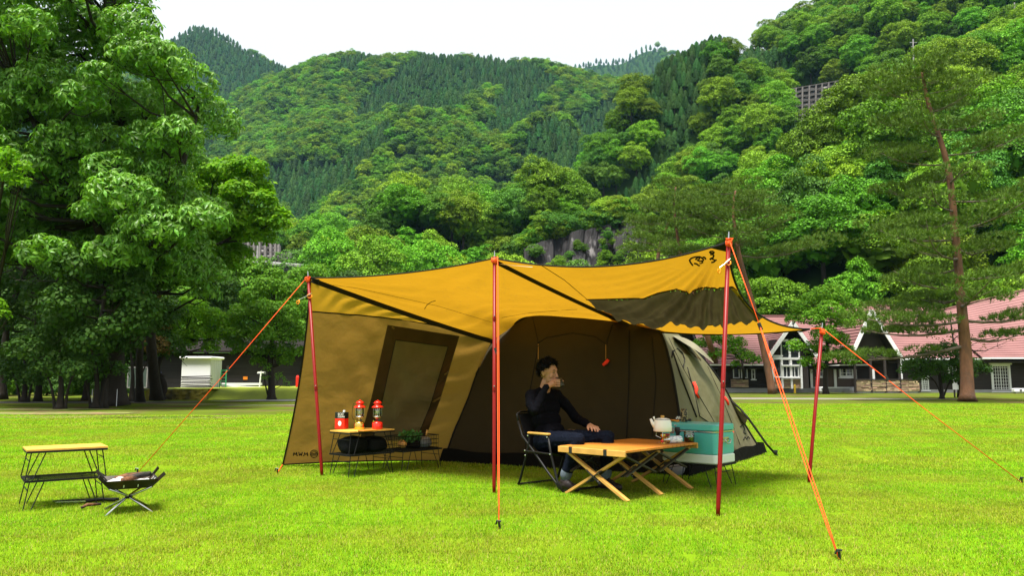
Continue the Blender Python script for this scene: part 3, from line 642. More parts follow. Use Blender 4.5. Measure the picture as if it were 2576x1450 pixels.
near_tree('maple_tree', 'small sunlit tree seen under the tarp beside the dome tent', [([B(1872, 985), P(1870, 940, Y9), P(1865, 900, Y9)], [.12, .06])],
    px_lobes([(1845, 880, Y9, 24), (1875, 895, Y9, 24), (1900, 905, Y9, 16), (1830, 860, Y9, 24), (1790, 850, Y9, 26), (1760, 865, Y9, 22), (1860, 862, Y9, 22), (1850, 915, Y9, 14), (1800, 890, Y9, 22)], .8, 13), M_MAPLE, size=.3, dens=24, seed=13)
Y10 = B(2370, 1004).y
near_tree('round_bush', 'dark round bush left of the thick pine trunk', [([B(2370, 1004), P(2368, 975, Y10), P(2362, 940, Y10)], [.12, .06]), ([B(2370, 1004), P(2355, 965, Y10), P(2330, 940, Y10)], [.05, .03]), ([B(2371, 1004), P(2390, 960, Y10), P(2410, 930, Y10)], [.05, .03])],
    px_lobes([(2340, 890, Y10, 34), (2380, 885, Y10, 34), (2300, 915, Y10, 30), (2350, 925, Y10, 38), (2400, 915, Y10, 34), (2270, 930, Y10, 16), (2430, 935, Y10, 26), (2310, 945, Y10, 24), (2390, 950, Y10, 28), (2450, 915, Y10 + 1, 22), (2480, 930, Y10 + 1, 18)], .8, 14), M_DARKL, size=.22, dens=38, seed=14)
near_tree('dead_leaf_tree', 'thin tree with sparse yellowish leaves behind the thick pine trunk', [([B(2412, 1000), P(2410, 930, 40), P(2400, 870, 40), P(2390, 800, 40)], [.08, .03])],
    px_lobes([(2370, 850, 40, 36), (2420, 840, 40, 30), (2340, 880, 40, 24), (2450, 870, 40, 30), (2480, 850, 40, 20), (2540, 858, 39, 14), (2470, 880, 40, 20)], .8, 15), M_BROWNL, size=.22, dens=2.6, seed=15, core=False, limb_r=.03)

# pines: tiers of horizontal boughs with needle pads
def pine(name, label, path, rad, tiers, seed, pad=.85, dens=25, size=.26, bare=.3):
    rs = np.random.RandomState(seed); base = Vector(path[0]); base.z = 0; root = thing(name, label, 'pine tree', base)
    pts = [Vector(p) for p in path]; n = (len(pts) - 1) * 6; sm = [spl(pts, i / n) for i in range(n + 1)]; rr = [rad[0] + (rad[1] - rad[0]) * (i / n) for i in range(n + 1)]
    rr[0] *= 1.35; rr[1] *= 1.1
    b = MB(); b.smooth = True; b.tube(sm, rr, 12); tb = b.build('trunk', M_PBARK, root)
    bb = MB(); bb.smooth = True; lobes = []
    for (t, az, ln, lift) in tiers:
        o = spl(pts, t); r0 = (rad[0] + (rad[1] - rad[0]) * t) * .34; d = Vector((math.cos(az), math.sin(az), 0)); side = Vector((-d.y, d.x, 0))
        bp = [o]
        for k in range(1, 6):
            q = k / 5; bp.append(o + d * ln * q + side * ln * .07 * math.sin(q * 3 + seed + az) + Vector((0, 0, lift * ln * (q ** 1.6) - .06 * ln * math.sin(q * 3.1))))
        bb.tube(bp, [r0 * (1 - .8 * k / 5) for k in range(6)], 7)
        for k in range(2, 6):
            for sgn in ((-1, 1) if k < 5 else (0,)):
                c = bp[k] + side * sgn * ln * rs.uniform(.10, .2) + d * rs.uniform(-.1, .2) + Vector((0, 0, rs.uniform(.05, .25)))
                if rs.uniform() < .25: continue
                bb.tube([bp[k - 1], bp[k - 1].lerp(c, .6) - Vector((0, 0, .04)), c], [r0 * .35, r0 * .25, r0 * .1], 5)
                q = pad * rs.uniform(.7, 1.2) * (0.6 + .12 * ln); lobes.append((np.array(c[:]), np.array((q, q, q * .24))))
    bb.build('boughs', M_GBARK, root)
    p, n_ = lobe_pts(lobes, dens, rs, low=-.4, upb=1.0, inner=.35)
    V, F = leaves(p, n_, size, T_NEED, rs); obj('needle_crown', np_mesh('needle_crown', V - np.array(base[:]), F, [M_PINE]), (0, 0, 0), root)
    return root
YP = B(2432, 1010).y
rt = random.Random(4); tiers = []
for i in range(32):
    t = .30 + .70 * i / 32; az = i * 2.4 + rt.uniform(-.4, .4); ln = (4.6 * (1 - t) ** .55 + 1.0) * rt.uniform(.75, 1.1); tiers.append((t, az, ln, .10 + .18 * t))
tiers += [(.21, math.pi * .97, 5.0, -.12), (.27, math.pi * .9, 4.2, .02), (.24, .2, 3.0, .05), (.30, math.pi * 1.05, 4.6, .02)]
pine('pine_tree', 'tall red-barked pine standing right of the lawn before the lodge', [B(2434, 1011), P(2430, 900, YP), P(2420, 780, YP), P(2404, 600, YP), P(2384, 420, YP), P(2335, 260, YP + .3), P(2320, 180, YP + .3)], [.30, .05], tiers, 5)
def lean_pine(label, base, mids, Yp, seed, n, rad, L):
    rg = random.Random(seed); tr = [(.55 + .45 * i / n, i * 2.4 + rg.uniform(-.5, .5), L * (1.1 - .5 * i / n) * rg.uniform(.7, 1.1), .12) for i in range(n)]
    pine('pine_tree', label, [base] + [P(x, y, Yp) for x, y in mids], rad, tr, seed, pad=.95, dens=20, size=.28)
Yq = B(1944, 992).y
lean_pine('pine with a dark leaning trunk right of the tall front pole', B(1944, 992), [(1915, 850), (1880, 720), (1855, 620), (1845, 530), (1850, 480)], Yq, 8, 18, [.24, .06], 4.2)
lean_pine('pine with a pale leaning trunk showing between tarp and dome tent', B(1822, 984), [(1790, 880), (1755, 770), (1715, 650), (1700, 560), (1695, 510)], Yq + 2, 9, 16, [.23, .06], 3.8)
lean_pine('pine crown rising above the tarp nearest the rock cliff', B(1640, 984), [(1645, 850), (1650, 720), (1660, 620), (1690, 540), (1700, 470)], Yq + 14, 10, 13, [.25, .06], 3.6)

# ------------------------------------------------------------------ rock cliff, lattice walls, viaduct, utility poles on the slopes
M_ROCK = mat('cliff_rock', (.019, .017, .018), rough=.9, var=.5, vscale=.7, stretch=(1, 1, .16), bump=2, bscale=.9, c2=(.15, .14, .14), c2scale=.8, c2thr=.635)
M_CONC = mat('weathered_concrete', (.26, .25, .24), rough=.9, var=.3, vscale=2)
M_BEAM = mat('lattice_beam', (.070, .064, .060), rough=.9, var=.35, vscale=1)
M_SHOT = mat('shotcrete_slope', (.036, .034, .033), rough=.95, var=.45, vscale=.35, bump=2, bscale=1, c2=(.20, .19, .185), c2scale=.45, c2thr=.59)
def cliffmesh(name, poly_t, poly_b, Yt, Yb, amp, m, seed, nu=50, nv=24):
    b = MB()
    T_ = [P(x, y, Yt) for x, y in poly_t]; B_ = [P(x, y, Yb) for x, y in poly_b]
    def f(u, v):
        p = spl(B_, u).lerp(spl(T_, u), v); k = noise.fractal(Vector((p.x * .25, p.z * .06, seed)), 1, 2, 4); c = noise.cell(Vector((p.x * .45, p.z * .12, seed)))
        return p + Vector((0, -(k * amp + .5 * c * amp), 0))
    b.grid(f, nu, nv); return tag(b.build(name, m), kind='structure')
cliffmesh('rock_cliff', [(1318, 622), (1400, 596), (1500, 572), (1570, 556), (1625, 590)], [(1318, 720), (1400, 720), (1480, 720), (1560, 700), (1625, 690)], 119, 115, 2.4, M_ROCK, 3, 70, 40)
for nm, lab, T_, B_, Y_, nx, ny in (('slope_lattice', 'grey concrete lattice holding the bare slope high on the right hillside', [(1978, 226), (2060, 212), (2140, 198)], [(1978, 304), (2058, 305), (2138, 304)], 196, 11, 7),
                              ('slope_lattice', 'concrete lattice wall on the slope above the left viaduct', [(572, 622), (640, 612), (702, 618)], [(572, 672), (640, 674), (702, 670)], 118, 10, 5)):
    tl, bl = [P(x, y, Y_) for x, y in T_], [P(x, y, Y_ - 6) for x, y in B_]; root = thing(nm, lab, 'retaining wall', spl(bl, .5))
    b = MB(); b.grid(lambda u, v: spl(bl, u).lerp(spl(tl, u), v) + Vector((0, .35 + .3 * noise.noise(Vector((u * 9, v * 6, 1))), 0)), 30, 14); b.build('slope_face', M_SHOT, root)
    for i in range(nx + 1):
        b = MB(); b.beam(spl(bl, i / nx), spl(tl, i / nx), .34, .5, (0, 1, 0)); b.build('beam', M_BEAM, root)
    for j in range(ny + 1):
        b = MB(); pts = [spl(bl, k / 8).lerp(spl(tl, k / 8), j / ny) for k in range(9)]
        for k in range(8): b.beam(pts[k], pts[k + 1], .5, .30)
        b.build('beam', M_BEAM, root)
cliffmesh('bare_slope', [(690, 640), (760, 628), (840, 622)], [(690, 668), (760, 668), (840, 662)], 122, 118, .8, M_SHOT, 6, 30, 8)
via = thing('road_viaduct', 'short road viaduct with a white guard rail on the left slope', 'bridge', P(700, 690, 112))
b = MB(); b.beam(P(636, 664, 112), P(770, 672, 110), 3.0, .35); b.build('deck', M_CONC, via)
b = MB(); b.beam(P(640, 674, 111), P(770, 684, 109), 1.2, .5); b.build('girder', mat('dark_girder', (.03, .03, .035), rough=.8), via)
b = MB(); b.beam(P(636, 658, 110.4), P(775, 668, 108.4), .12, .22); b.build('guard_rail', M_WHITE if 'white_enamel' in MATS else mat('white_rail', (.8, .8, .8), rough=.5), via)
for i in range(8):
    q = P(640 + 17 * i, 667 + 1.1 * i, 111); b = MB(); b.beam(q, q - Vector((0, 0, 1.2)), .25, .25, (0, 1, 0)); b.build('support', M_CONC, via)
for i, (x0, y0, y1, Y_, lb) in enumerate([(648, 664, 615, 112, 'slim pale pole beside the left viaduct'), (788, 660, 612, 116, 'slim pale pole above the left canopy corner'), (2296, 150, 98, 190, 'pale utility pole high on the right hillside'), (1937, 262, 238, 190, 'short pale pole left of the upper lattice wall'), (2551, 60, 6, 190, 'pale utility pole near the top right corner')]):
    a, t = P(x0, y0, Y_), P(x0 + 1, y1, Y_); root = thing('utility_pole', lb, 'pole', a); b = MB(); b.cyl(a - Vector((0, 0, 4)), t, .22, .16, 8); b.build('post', M_CONC, root)
    if i in (2, 4):
        b = MB(); b.beam(t + Vector((-.9, 0, -.9)), t + Vector((.9, 0, -.9)), .14, .14); b.beam(t + Vector((-.6, 0, -2)), t + Vector((.6, 0, -2)), .14, .14); b.build('cross_arm', M_CONC, root)

# ------------------------------------------------------------------ the lodge
M_WALLB = mat('dark_board_wall', (.030, .024, .021), rough=.8, var=.3, vscale=2, stretch=(.4, .4, 6))
M_WALLP = mat('brown_plaster', (.095, .068, .056), rough=.85, var=.12, vscale=2)
M_TRIM = mat('white_trim', (.72, .72, .72), rough=.55, var=.08, vscale=2)
M_ROOF = mat('pink_roof_sheet', (.20, .092, .088), rough=.55, var=.14, vscale=.6, spec=.3)
M_PANE = mat('dark_pane', (.02, .024, .028), rough=.06, spec=.7)
M_STONE = mat('ledge_stone', (.33, .235, .15), rough=.85, island=.45, hue=.03, bump=1, bscale=6)
M_FOUND = mat('foundation', (.33, .33, .32), rough=.9, var=.2, vscale=1.5)
YL = 54.0
lod = thing('lodge', 'long brown lodge with pink roof, steep gables and white windows', 'house', (P(2200, HOR, YL).x, YL, 0))
X = lambda px, Y=YL: P(px, HOR, Y).x
Zp = lambda py, Y=YL: P(1288, py, Y).z
def wallbox(name, px0, px1, py0, py1, m, Y=YL, th=.2, parent=lod):
    b = MB(); x0, x1, z0, z1 = X(px0, Y), X(px1, Y), Zp(py1, Y), Zp(py0, Y); b.box(((x0 + x1) / 2, Y + th / 2, (z0 + z1) / 2), (x1 - x0, th, z1 - z0)); return b.build(name, m, parent)
def boards(px0, px1, py0, py1, Y, n):
    x0, x1, z0, z1 = X(px0, Y), X(px1, Y), Zp(py1, Y), Zp(py0, Y); h = (z1 - z0) / n
    me = None
    for i in range(n):
        b = MB(); b.box(((x0 + x1) / 2, Y - .012, z0 + h * (i + .5)), (x1 - x0, .05, h * .90), Matrix.Rotation(-.10, 3, 'X')); b.build('board', M_WALLB, lod)
wallbox('wall', 1806, 1945, 905, 978, M_WALLB); boards(1806, 1925, 912, 976, YL, 9)
wallbox('wall', 2036, 2152, 890, 978, M_WALLP)
wallbox('wall', 2150, 2262, 890, 978, M_WALLP, YL + 1.6)
wallbox('wall', 2262, 2700, 880, 982, M_WALLB); boards(2312, 2660, 896, 980, YL, 12)
wallbox('foundation', 1806, 2150, 977, 993, M_FOUND, YL - .12, .5); wallbox('foundation', 2150, 2312, 985, 1000, M_FOUND, YL - 2.1, 2.3); wallbox('foundation', 2312, 2700, 981, 995, M_FOUND, YL - .12, .5)
b = MB(); b.box((X(2200), YL + 5.2, 1.3), (X(2680) - X(1820), 9.5, 2.3)); b.build('core', M_WALLB, lod)
def roof(px0, px1, pye, pyr0, pyr1, Ye, Yr, n, name='roof'):
    b = MB(); e0, e1, r0, r1 = P(px0, pye, Ye), P(px1, pye, Ye), P(px0, pyr0, Yr), P(px1, pyr1, Yr); r0.x, r1.x = e0.x, e1.x
    nrm = (e1 - e0).cross(r0 - e0).normalized()
    for i in range(n):
        a, c = i / n, (i + 1) / n; p0, p1, q0, q1 = e0.lerp(r0, a), e1.lerp(r1, a), e0.lerp(r0, c), e1.lerp(r1, c)
        b._add([p0 + nrm * .04, p1 + nrm * .04, q1 + nrm * .012, q0 + nrm * .012, p0, p1], [(0, 1, 2, 3), (4, 5, 1, 0)])
    back = MB(); o = b.build(name, M_ROOF, lod)
    back.prism([e0 - nrm * .30, e1 - nrm * .30, r1 - nrm * .30, r0 - nrm * .30], -nrm * .10); back.prism([r0, r1, r1 + Vector((0, 5, -3.2)), r0 + Vector((0, 5, -3.2))], (0, 0, -.1)); back.build('roof_deck', M_WALLB, o)
    g = MB(); g.beam(e0 + Vector((0, -.06, -.05)), e1 + Vector((0, -.06, -.05)), .10, .10); g.build('gutter', M_TRIM, o)
    g = MB(); g.beam(r0 + Vector((0, 0, .06)), r1 + Vector((0, 0, .06)), .3, .10); g.build('ridge_cap', M_ROOF, o)
    return o
roof(1780, 2185, 917, 797, 797, YL - .9, YL + 5, 22); roof(2180, 2490, 902, 768, 774, YL - .9, YL + 5.5, 24); roof(2470, 2760, 900, 790, 728, YL - 1.3, YL + 5.0, 26)
def gable(apx, apy, lx, ly, rx, ry, Y, depth, wall_m, base):
    A_, L_, R_ = P(apx, apy, Y), P(lx, ly, Y), P(rx, ry, Y)
    g = MB(); g.prism([L_ + Vector((.25, .1, 0)), R_ + Vector((-.25, .1, 0)), A_ + Vector((0, .1, -.3))], (0, .15, 0)); go = g.build('gable_wall', wall_m, lod)
    for q, nm in ((L_, 0), (R_, 1)):
        n_ = (A_ - q).cross(Vector((0, 1, 0))).normalized(); n_ = n_ if n_.z > 0 else -n_
        b = MB(); k = 16
        for i in range(k):
            p0, p1 = q.lerp(A_, i / k), q.lerp(A_, (i + 1) / k); d_ = Vector((0, depth, 0)); f_ = Vector((0, -.7, 0))
            b._add([p0 + n_ * .06 + f_, p0 + n_ * .06 + d_, p1 + n_ * .012 + d_, p1 + n_ * .012 + f_, p0 + f_, p0 + d_], [(0, 1, 2, 3), (4, 5, 1, 0)])
        o = b.build('roof', M_ROOF, lod); t = MB(); t.prism([q + f_ - n_ * .01, A_ + f_ - n_ * .01, A_ + d_ - n_ * .01, q + d_ - n_ * .01], -n_ * .1); t.build('roof_deck', M_WALLB, o)
        t = MB(); t.beam(q + f_ + Vector((0, -.05, -.05)), A_ + f_ + Vector((0, -.05, -.05)), .08, .24); t.build('bargeboard', M_TRIM, o)
    return go
gable(1985, 812, 1925, 898, 2046, 898, YL - .9, 4.5, M_WALLB, 978)
gable(2180, 782, 2122, 912, 2258, 907, YL - 1.6, 6, M_WALLB, 978)
wallbox('wall', 1940, 2034, 856, 978, M_WALLB, YL - 1.2, .3)
def window(px0, py0, px1, py1, Y, nx, ny, fr=.09, mun=.03, trim=M_TRIM):
    x0, x1, z0, z1 = X(px0, Y), X(px1, Y), Zp(py1, Y), Zp(py0, Y); b = MB()
    for (a0, a1, c0, c1) in ((x0, x0 + fr, z0, z1), (x1 - fr, x1, z0, z1), (x0 + fr, x1 - fr, z1 - fr, z1), (x0 + fr, x1 - fr, z0, z0 + fr)):
        b.box(((a0 + a1) / 2, Y - .05, (c0 + c1) / 2), (a1 - a0, .10, c1 - c0))
    o = b.build('window', trim, lod)
    b = MB(); b.box(((x0 + x1) / 2, Y - .015, (z0 + z1) / 2), (x1 - x0 - fr, .01, z1 - z0 - fr)); b.build('pane', M_PANE, o)
    b = MB()
    for i in range(1, nx): b.box((x0 + (x1 - x0) * i / nx, Y - .04, (z0 + z1) / 2), (mun * (2 if nx > 2 and i * 2 == nx else 1), .03, z1 - z0 - 2 * fr))
    for j in range(1, ny): b.box(((x0 + x1) / 2, Y - .041, z0 + (z1 - z0) * j / ny), (x1 - x0 - 2 * fr, .026, mun))
    if nx * ny > 1: b.build('muntin', trim, o)
    b = MB(); b.box(((x0 + x1) / 2, Y - .08, z1 + .05), (x1 - x0 + .2, .16, .1)); b.box(((x0 + x1) / 2, Y - .08, z0 - .04), (x1 - x0 + .14, .16, .08)); b.build('sill', trim, o)
YG = YL - 1.25
for (a, c_, e, f) in ((1945, 898, 1966, 950), (1966, 858, 1988, 903), (1988, 858, 2013, 903), (1966, 904, 1988, 951), (1988, 904, 2013, 951)): window(a, c_, e, f, YG, 1, 1, .07)
window(1969, 922, 2009, 950, YG - .12, 4, 1, .05, .05)
b = MB()
for px in (1943, 1966, 1989, 2014): b.box((X(px, YG), YG - .13, (Zp(978) + Zp(905)) / 2), (.13, .13, Zp(905) - Zp(978)))
b.box((X(1978, YG), YG - .14, Zp(904)), (X(2016) - X(1941), .14, .14)); b.build('frame', M_TRIM, lod)
window(2053, 924, 2071, 949, YL, 2, 2, .07); window(2111, 918, 2147, 950, YL, 4, 3, .12, .035)
window(2385, 912, 2409, 955, YL, 2, 4, .1, .03); window(2492, 918, 2541, 985, YL, 8, 8, .13, .028); window(1890, 930, 1899, 955, YL, 1, 2, .06)
window(2316, 950, 2334, 982, YL - .02, 4, 6, .06, .03)
for px in (1852, 1872): window(px - 8, 922, px + 8, 952, YL - .02, 1, 1, .05, trim=M_TRIM)
for px, p0, p1 in ((2040, 905, 978), (2100, 930, 978), (2151, 925, 978), (2172, 930, 962), (2240, 905, 960)):
    b = MB(); b.box((X(px), YL - .06 if px < 2160 else YL - 1.5, (Zp(p0) + Zp(p1)) / 2), (.16, .1, Zp(p0) - Zp(p1))); b.build('corner_trim', M_TRIM, lod)
b = MB(); b.box((X(2095), YL - .07, Zp(976)), (X(2150) - X(2040), .12, .09)); b.build('base_trim', M_TRIM, lod)
rs_ = random.Random(9)
def stones(px0, px1, py0, py1, Y, label=None):
    x0, x1, z0, z1 = X(px0, Y), X(px1, Y), Zp(py1, Y), Zp(py0, Y); b = MB(); z = z0
    while z < z1 - .02:
        h = min(rs_.uniform(.06, .13), z1 - z); x = x0
        while x < x1 - .02:
            wd = min(rs_.uniform(.15, .5), x1 - x); b.box((x + wd / 2, Y - rs_.uniform(0, .05), z + h / 2), (wd - .012, .12, h - .01)); x += wd
        z += h
    o = b.build('stone_facing', M_STONE, lod); o['kind'] = 'stuff'; o['label'] = 'ledge stone facing in tan and brown'
    c = MB(); c.box(((x0 + x1) / 2, Y + .05, (z0 + z1) / 2), (x1 - x0, .08, z1 - z0)); c.box(((x0 + x1) / 2, Y, z1 + .04), (x1 - x0 + .06, .26, .07)); c.build('facing_cap', M_WALLB, lod)
stones(1838, 1882, 955, 975, YL - .3); stones(1967, 2013, 954, 978, YG - .05); stones(1946, 1965, 954, 978, YG - .05)
for px0, px1 in ((2152, 2190), (2192, 2226), (2228, 2262), (2264, 2310)): stones(px0, px1, 957, 985, YL - 2.1)
for px in (2151, 2191, 2227, 2263, 2311):
    b = MB(); b.box((X(px, YL - 2.1), YL - 2.1, (Zp(985) + Zp(905)) / 2), (.14, .14, Zp(903) - Zp(986))); b.build('porch_post', M_WALLB, lod)
for px, py0, py1, Y_, lb in ((2150, 976, 994, YL - .6, 'white outdoor air unit beside the lodge porch'), (2069, 974, 993, YL - .6, 'white outdoor air unit behind the bushy tree trunk'), (2565, 978, 1004, YL - 2.2, 'large white outdoor air unit at the right picture edge')):
    x0, x1, z0, z1 = X(px - 8, Y_), X(px + 8, Y_), max(.08, Zp(py1, Y_)), Zp(py0, Y_); root = thing('air_unit', lb, 'air conditioner', ((x0 + x1) / 2, Y_, 0), 'outdoor air units')
    k = 1.6 if px > 2500 else 1; wd = (x1 - x0) * k * 1.5
    b = MB(); b.box(((x0 + x1) / 2, Y_, (z0 + z1) / 2), (wd, .35, z1 - z0), None, .03); b.build('casing', M_TRIM, root)
    b = MB(); b.lathe([(.22 * (z1 - z0) * 1.6, 0), (.22 * (z1 - z0) * 1.6, .02)], ((x0 + x1) / 2 - wd * .1, Y_ - .18, (z0 + z1) / 2), 16, Matrix.Rotation(math.pi / 2, 3, 'X')); b.build('fan_grille', mat('grille', (.1, .1, .1), rough=.5), root)
    b = MB(); [b.box(((x0 + x1) / 2 + s * wd * .35, Y_, z0 / 2), (.1, .3, z0)) for s in (-1, 1)]; b.build('feet', M_CONC, root)
b0 = G(2402, 1001); t = thing('notice_board', 'small white board on a post left of the pine trunk', 'sign', b0); b = MB(); b.beam(b0, b0 + Vector((0, 0, .75)), .06, .06, (0, 1, 0)); b.build('post', M_WALLB, t); b = MB(); b.box(b0 + Vector((.05, -.05, .62)), (.3, .03, .42)); b.build('panel', M_TRIM, t)
for x_, lb in ((1935, 'short yellow post left of the leaning pine trunk'), (2000, 'short yellow bollard at the lodge entrance')):
    q = G(x_, 990); b = MB(); b.lathe([(.07, 0), (.07, .5), (.05, .56), (.0001, .58)], q, 10); tag(b.build('bollard', mat('yellow_paint', (.7, .45, .02), rough=.5), loc=q), lb, 'bollard')

# ------------------------------------------------------------------ left: terrace, shed, old building and clutter
M_MOSSW = mat('mossy_wall', (.19, .16, .022), rough=.95, var=.4, vscale=2.2, c2=(.05, .045, .02), c2scale=1.6, c2thr=.54, bump=1.5, bscale=7, stretch=(1, 1, .5))
M_BANK = mat('bank_grass', (.17, .21, .012), rough=.95, var=.3, vscale=1.2, bump=1, bscale=20)
M_SHED = mat('white_shed_panel', (.80, .81, .79), rough=.5, var=.05, vscale=1)
M_OLDW = mat('old_plank', (.022, .019, .018), rough=.85, island=.45, var=.35, vscale=1.5, stretch=(.3, 1, 5))
YT = G(460, 1006).y; zt = Zp(980, YT)
def terr(u, v):
    x = X(330, YT) + u * (X(530, YT) - X(330, YT)); y = YT + v * 14; return Vector((x, y, zt * (1 - .0 * v) + .04 * noise.noise(Vector((x, y, 0)))))
b = MB(); b.smooth = True; b.grid(terr, 20, 14); b.smooth = False; b.box(((X(330, YT) + X(526, YT)) / 2, YT + 7, zt / 2 - .06), (X(526, YT) - X(330, YT) - .1, 13.9, zt)); tag(b.build('terrace', M_BANK), kind='structure')
b = MB(); b.grid(lambda u, v: Vector((X(372, YT) + u * (X(526, YT) - X(372, YT)), YT - .05 + .10 * noise.noise(Vector((u * 14, v * 5, 2))) - .12 * (1 - v), -.02 + v * (zt + .02 + .05 * noise.noise(Vector((u * 12, 0, 3)))))), 40, 6); tag(b.build('terrace_wall', M_MOSSW, loc=None), 'low mossy concrete wall edging the shed terrace', 'wall')
b = MB(); b.smooth = True; b.grid(lambda u, v: Vector((X(526, YT) + u * 9.5, YT - .15 + 1.4 * u + v * 9, -.02 + (zt + .05) * min(1, v * 7) + .07 * noise.noise(Vector((u * 6, v * 5, 1))))), 24, 12); tag(b.build('grass_bank', M_BANK), kind='structure')
YS = G(500, 976, zt).y
sx0, sx1, sz1 = X(456, YS), X(528, YS), Zp(904, YS)
shed = thing('storage_shed', 'small white flat-roofed shed on the mossy terrace', 'shed', ((sx0 + sx1) / 2, YS, zt))
b = MB(); b.box(((sx0 + sx1) / 2, YS + .8, (zt + sz1) / 2), (sx1 - sx0, 1.6, sz1 - zt)); b.build('body', M_SHED, shed)
for i in range(6):
    b = MB(); b.box((sx1 + .012, YS + .14 + .27 * i, (zt + sz1) / 2), (.03, .24, sz1 - zt - .1)); b.build('side_panel', mat('shaded_white_panel', (.50, .51, .50), rough=.5), shed)  # white shed's dimmer side: its shade is put into a greyer panel colour
b = MB(); b.box(((sx0 + sx1) / 2, YS + .8, sz1 + .07), (sx1 - sx0 + .25, 1.9, .14), None, .04); b.build('roof', M_SHED, shed)
for j in range(9):
    rg2 = random.Random(j); z = zt + .05 + .07 * j; q = X(459, YS - .5); b = MB(); b.box((q + .72 + rg2.uniform(-.04, .08), YS - .45, z), (1.42 + rg2.uniform(-.1, .12), .5, .045), Matrix.Rotation(rg2.uniform(-.03, .03), 3, 'Y')); tag(b.build('stacked_plank', [M_OLDW, M_CONC][j in (2, 5)], loc=(q + .7, YS - .45, z)), ['bottom plank of the pile against the white shed', 'second plank up in the pile against the shed', 'third plank up in the pile against the shed', 'fourth plank up in the pile against the shed', 'middle plank of the pile against the shed', 'fourth plank from the top of the shed pile', 'third plank from the top of the shed pile', 'second plank from the top of the shed pile', 'topmost plank of the pile against the white shed'][j], 'plank', 'planks piled against the shed')
YO = 50
old = thing('old_building', 'long dark timber building behind the white shed', 'building', (X(600, YO), YO, 0))
b = MB(); b.box((X(560, YO), YO + 3, 1.3), (X(790, YO) - X(330, YO), 5.6, 2.6)); b.build('body', mat('building_core', (.02, .018, .018), rough=.9), old)
x0, x1 = X(330, YO), X(790, YO)
for i in range(13):
    b = MB(); h = 2.2 / 13; z = .35 + i * h; b.box(((x0 + x1) / 2, YO + .16 + .0, z + h / 2), (x1 - x0, .03, h * .94), Matrix.Rotation(-.06, 3, 'X')); b.build('plank', M_OLDW, old)
b = MB(); b.prism([(x0 - .5, YO - .5, 2.62), (x1 + .5, YO - .5, 2.62), (x1 + .5, YO + 4, 3.7), (x0 - .5, YO + 4, 3.7)], (0, 0, .12)); b.build('roof', mat('old_roof', (.02, .018, .017), spec=0, rough=.9, var=.3, vscale=1), old)
b = MB(); b.box(((X(560, YO) + X(660, YO)) / 2, YO - .02, .62), (X(660, YO) - X(560, YO), .2, .14)); b.build('sill_beam', M_TRIM, old)
b = MB(); b.box((X(616, YO), YO + .1, Zp(952, YO)), (.28, .03, .2)); b.build('orange_notice', M_ORNG if 'orange_plastic' in MATS else mat('orange_paint', (.85, .25, .02), rough=.5), old)
fr = thing('net_fence', 'grey-green netted fence panel left of the white shed', 'fence', (X(345, YS), YS, zt)); fx0, fx1, fz0, fz1 = X(322, YS), X(370, YS), zt, Zp(925, YS)
b = MB(); [b.beam(a_, c_, .05, .05) for a_, c_ in ((Vector((fx0, YS, fz1)), Vector((fx1, YS, fz1))), (Vector((fx0, YS, fz0)), Vector((fx1, YS, fz0))))]; [b.beam(Vector((q, YS, fz0)), Vector((q, YS, fz1)), .05, .05, (0, 1, 0)) for q in (fx0, fx1)]; b.build('frame', M_CONC, fr)
b = MB(); [b.beam(Vector((fx0 + (fx1 - fx0) * i / 24, YS, fz0)), Vector((fx0 + (fx1 - fx0) * i / 24, YS, fz1)), .016, .012, (0, 1, 0)) for i in range(1, 24)]; [b.beam(Vector((fx0, YS, fz0 + (fz1 - fz0) * i / 22)), Vector((fx1, YS, fz0 + (fz1 - fz0) * i / 22)), .012, .016) for i in range(1, 22)]; o = b.build('netting', mat('green_net', (.12, .17, .14), rough=.7), fr); o['kind'] = 'stuff'
q = Vector((X(394, YS + 2), YS + 2, zt)); b = MB(); b.lathe([(.25, 0), (.27, .1), (.27, .75), (.24, .85), (.12, .92), (.0001, .93)], q, 14); tag(b.build('blue_drum', mat('blue_plastic', (.02, .05, .22), rough=.5), loc=q), 'blue plastic drum between net fence and shed', 'drum')
q = Vector((X(561, YS + 1), YS + 1, zt)); gb = thing('green_cart', 'green folded trolley standing right of the white shed', 'trolley', q); M_GRN = mat('green_paint', (.03, .22, .09), rough=.5)
b = MB(); [b.beam(q + Vector((s * .18, 0, 0)), q + Vector((s * .13, .1, 1.0)), .05, .05, (0, 1, 0)) for s in (-1, 1)]; [b.beam(q + Vector((-.17, .02 + .05 * j, .15 + .2 * j)), q + Vector((.17, .02 + .05 * j, .15 + .2 * j)), .04, .04) for j in range(5)]; b.build('frame', M_GRN, gb)
q = Vector((X(653, YS + 2), YS + 2, .25)); wp = thing('white_standpipe', 'white T-shaped standpipe right of the shed', 'pipe', q); b = MB(); b.cyl(q, q + Vector((.08, 0, 1.15)), .045, .04, 8); b.build('post', M_TRIM, wp); b = MB(); b.prism([q + Vector((-.16, 0, 1.02)), q + Vector((.32, 0, 1.02)), q + Vector((.28, 0, 1.12)), q + Vector((-.12, 0, 1.12))], (0, .12, 0)); b.build('cap', M_TRIM, wp)
b = MB(); b.beam(Vector((X(560, 45), 45, .55)), Vector((X(668, 44), 44, .42)), .14, .14); b.beam(Vector((X(600, 45), 45, .36)), Vector((X(735, 43), 43, .30)), .1, .1); tag(b.build('white_barrier', M_TRIM, loc=(X(610, 45), 45, .4)), 'long white pipes lying along the dark building', 'pipe')
q = G(747, 1000); b = MB(); b.lathe([(.13, 0), (.11, .08), (.09, .2), (.09, 1.05), (.05, 1.15), (.0001, 1.16)], q, 12); tag(b.build('red_post', mat('red_paint', (.6, .02, .01), rough=.5), loc=q), 'red marker post half hidden by the tent wall', 'post')
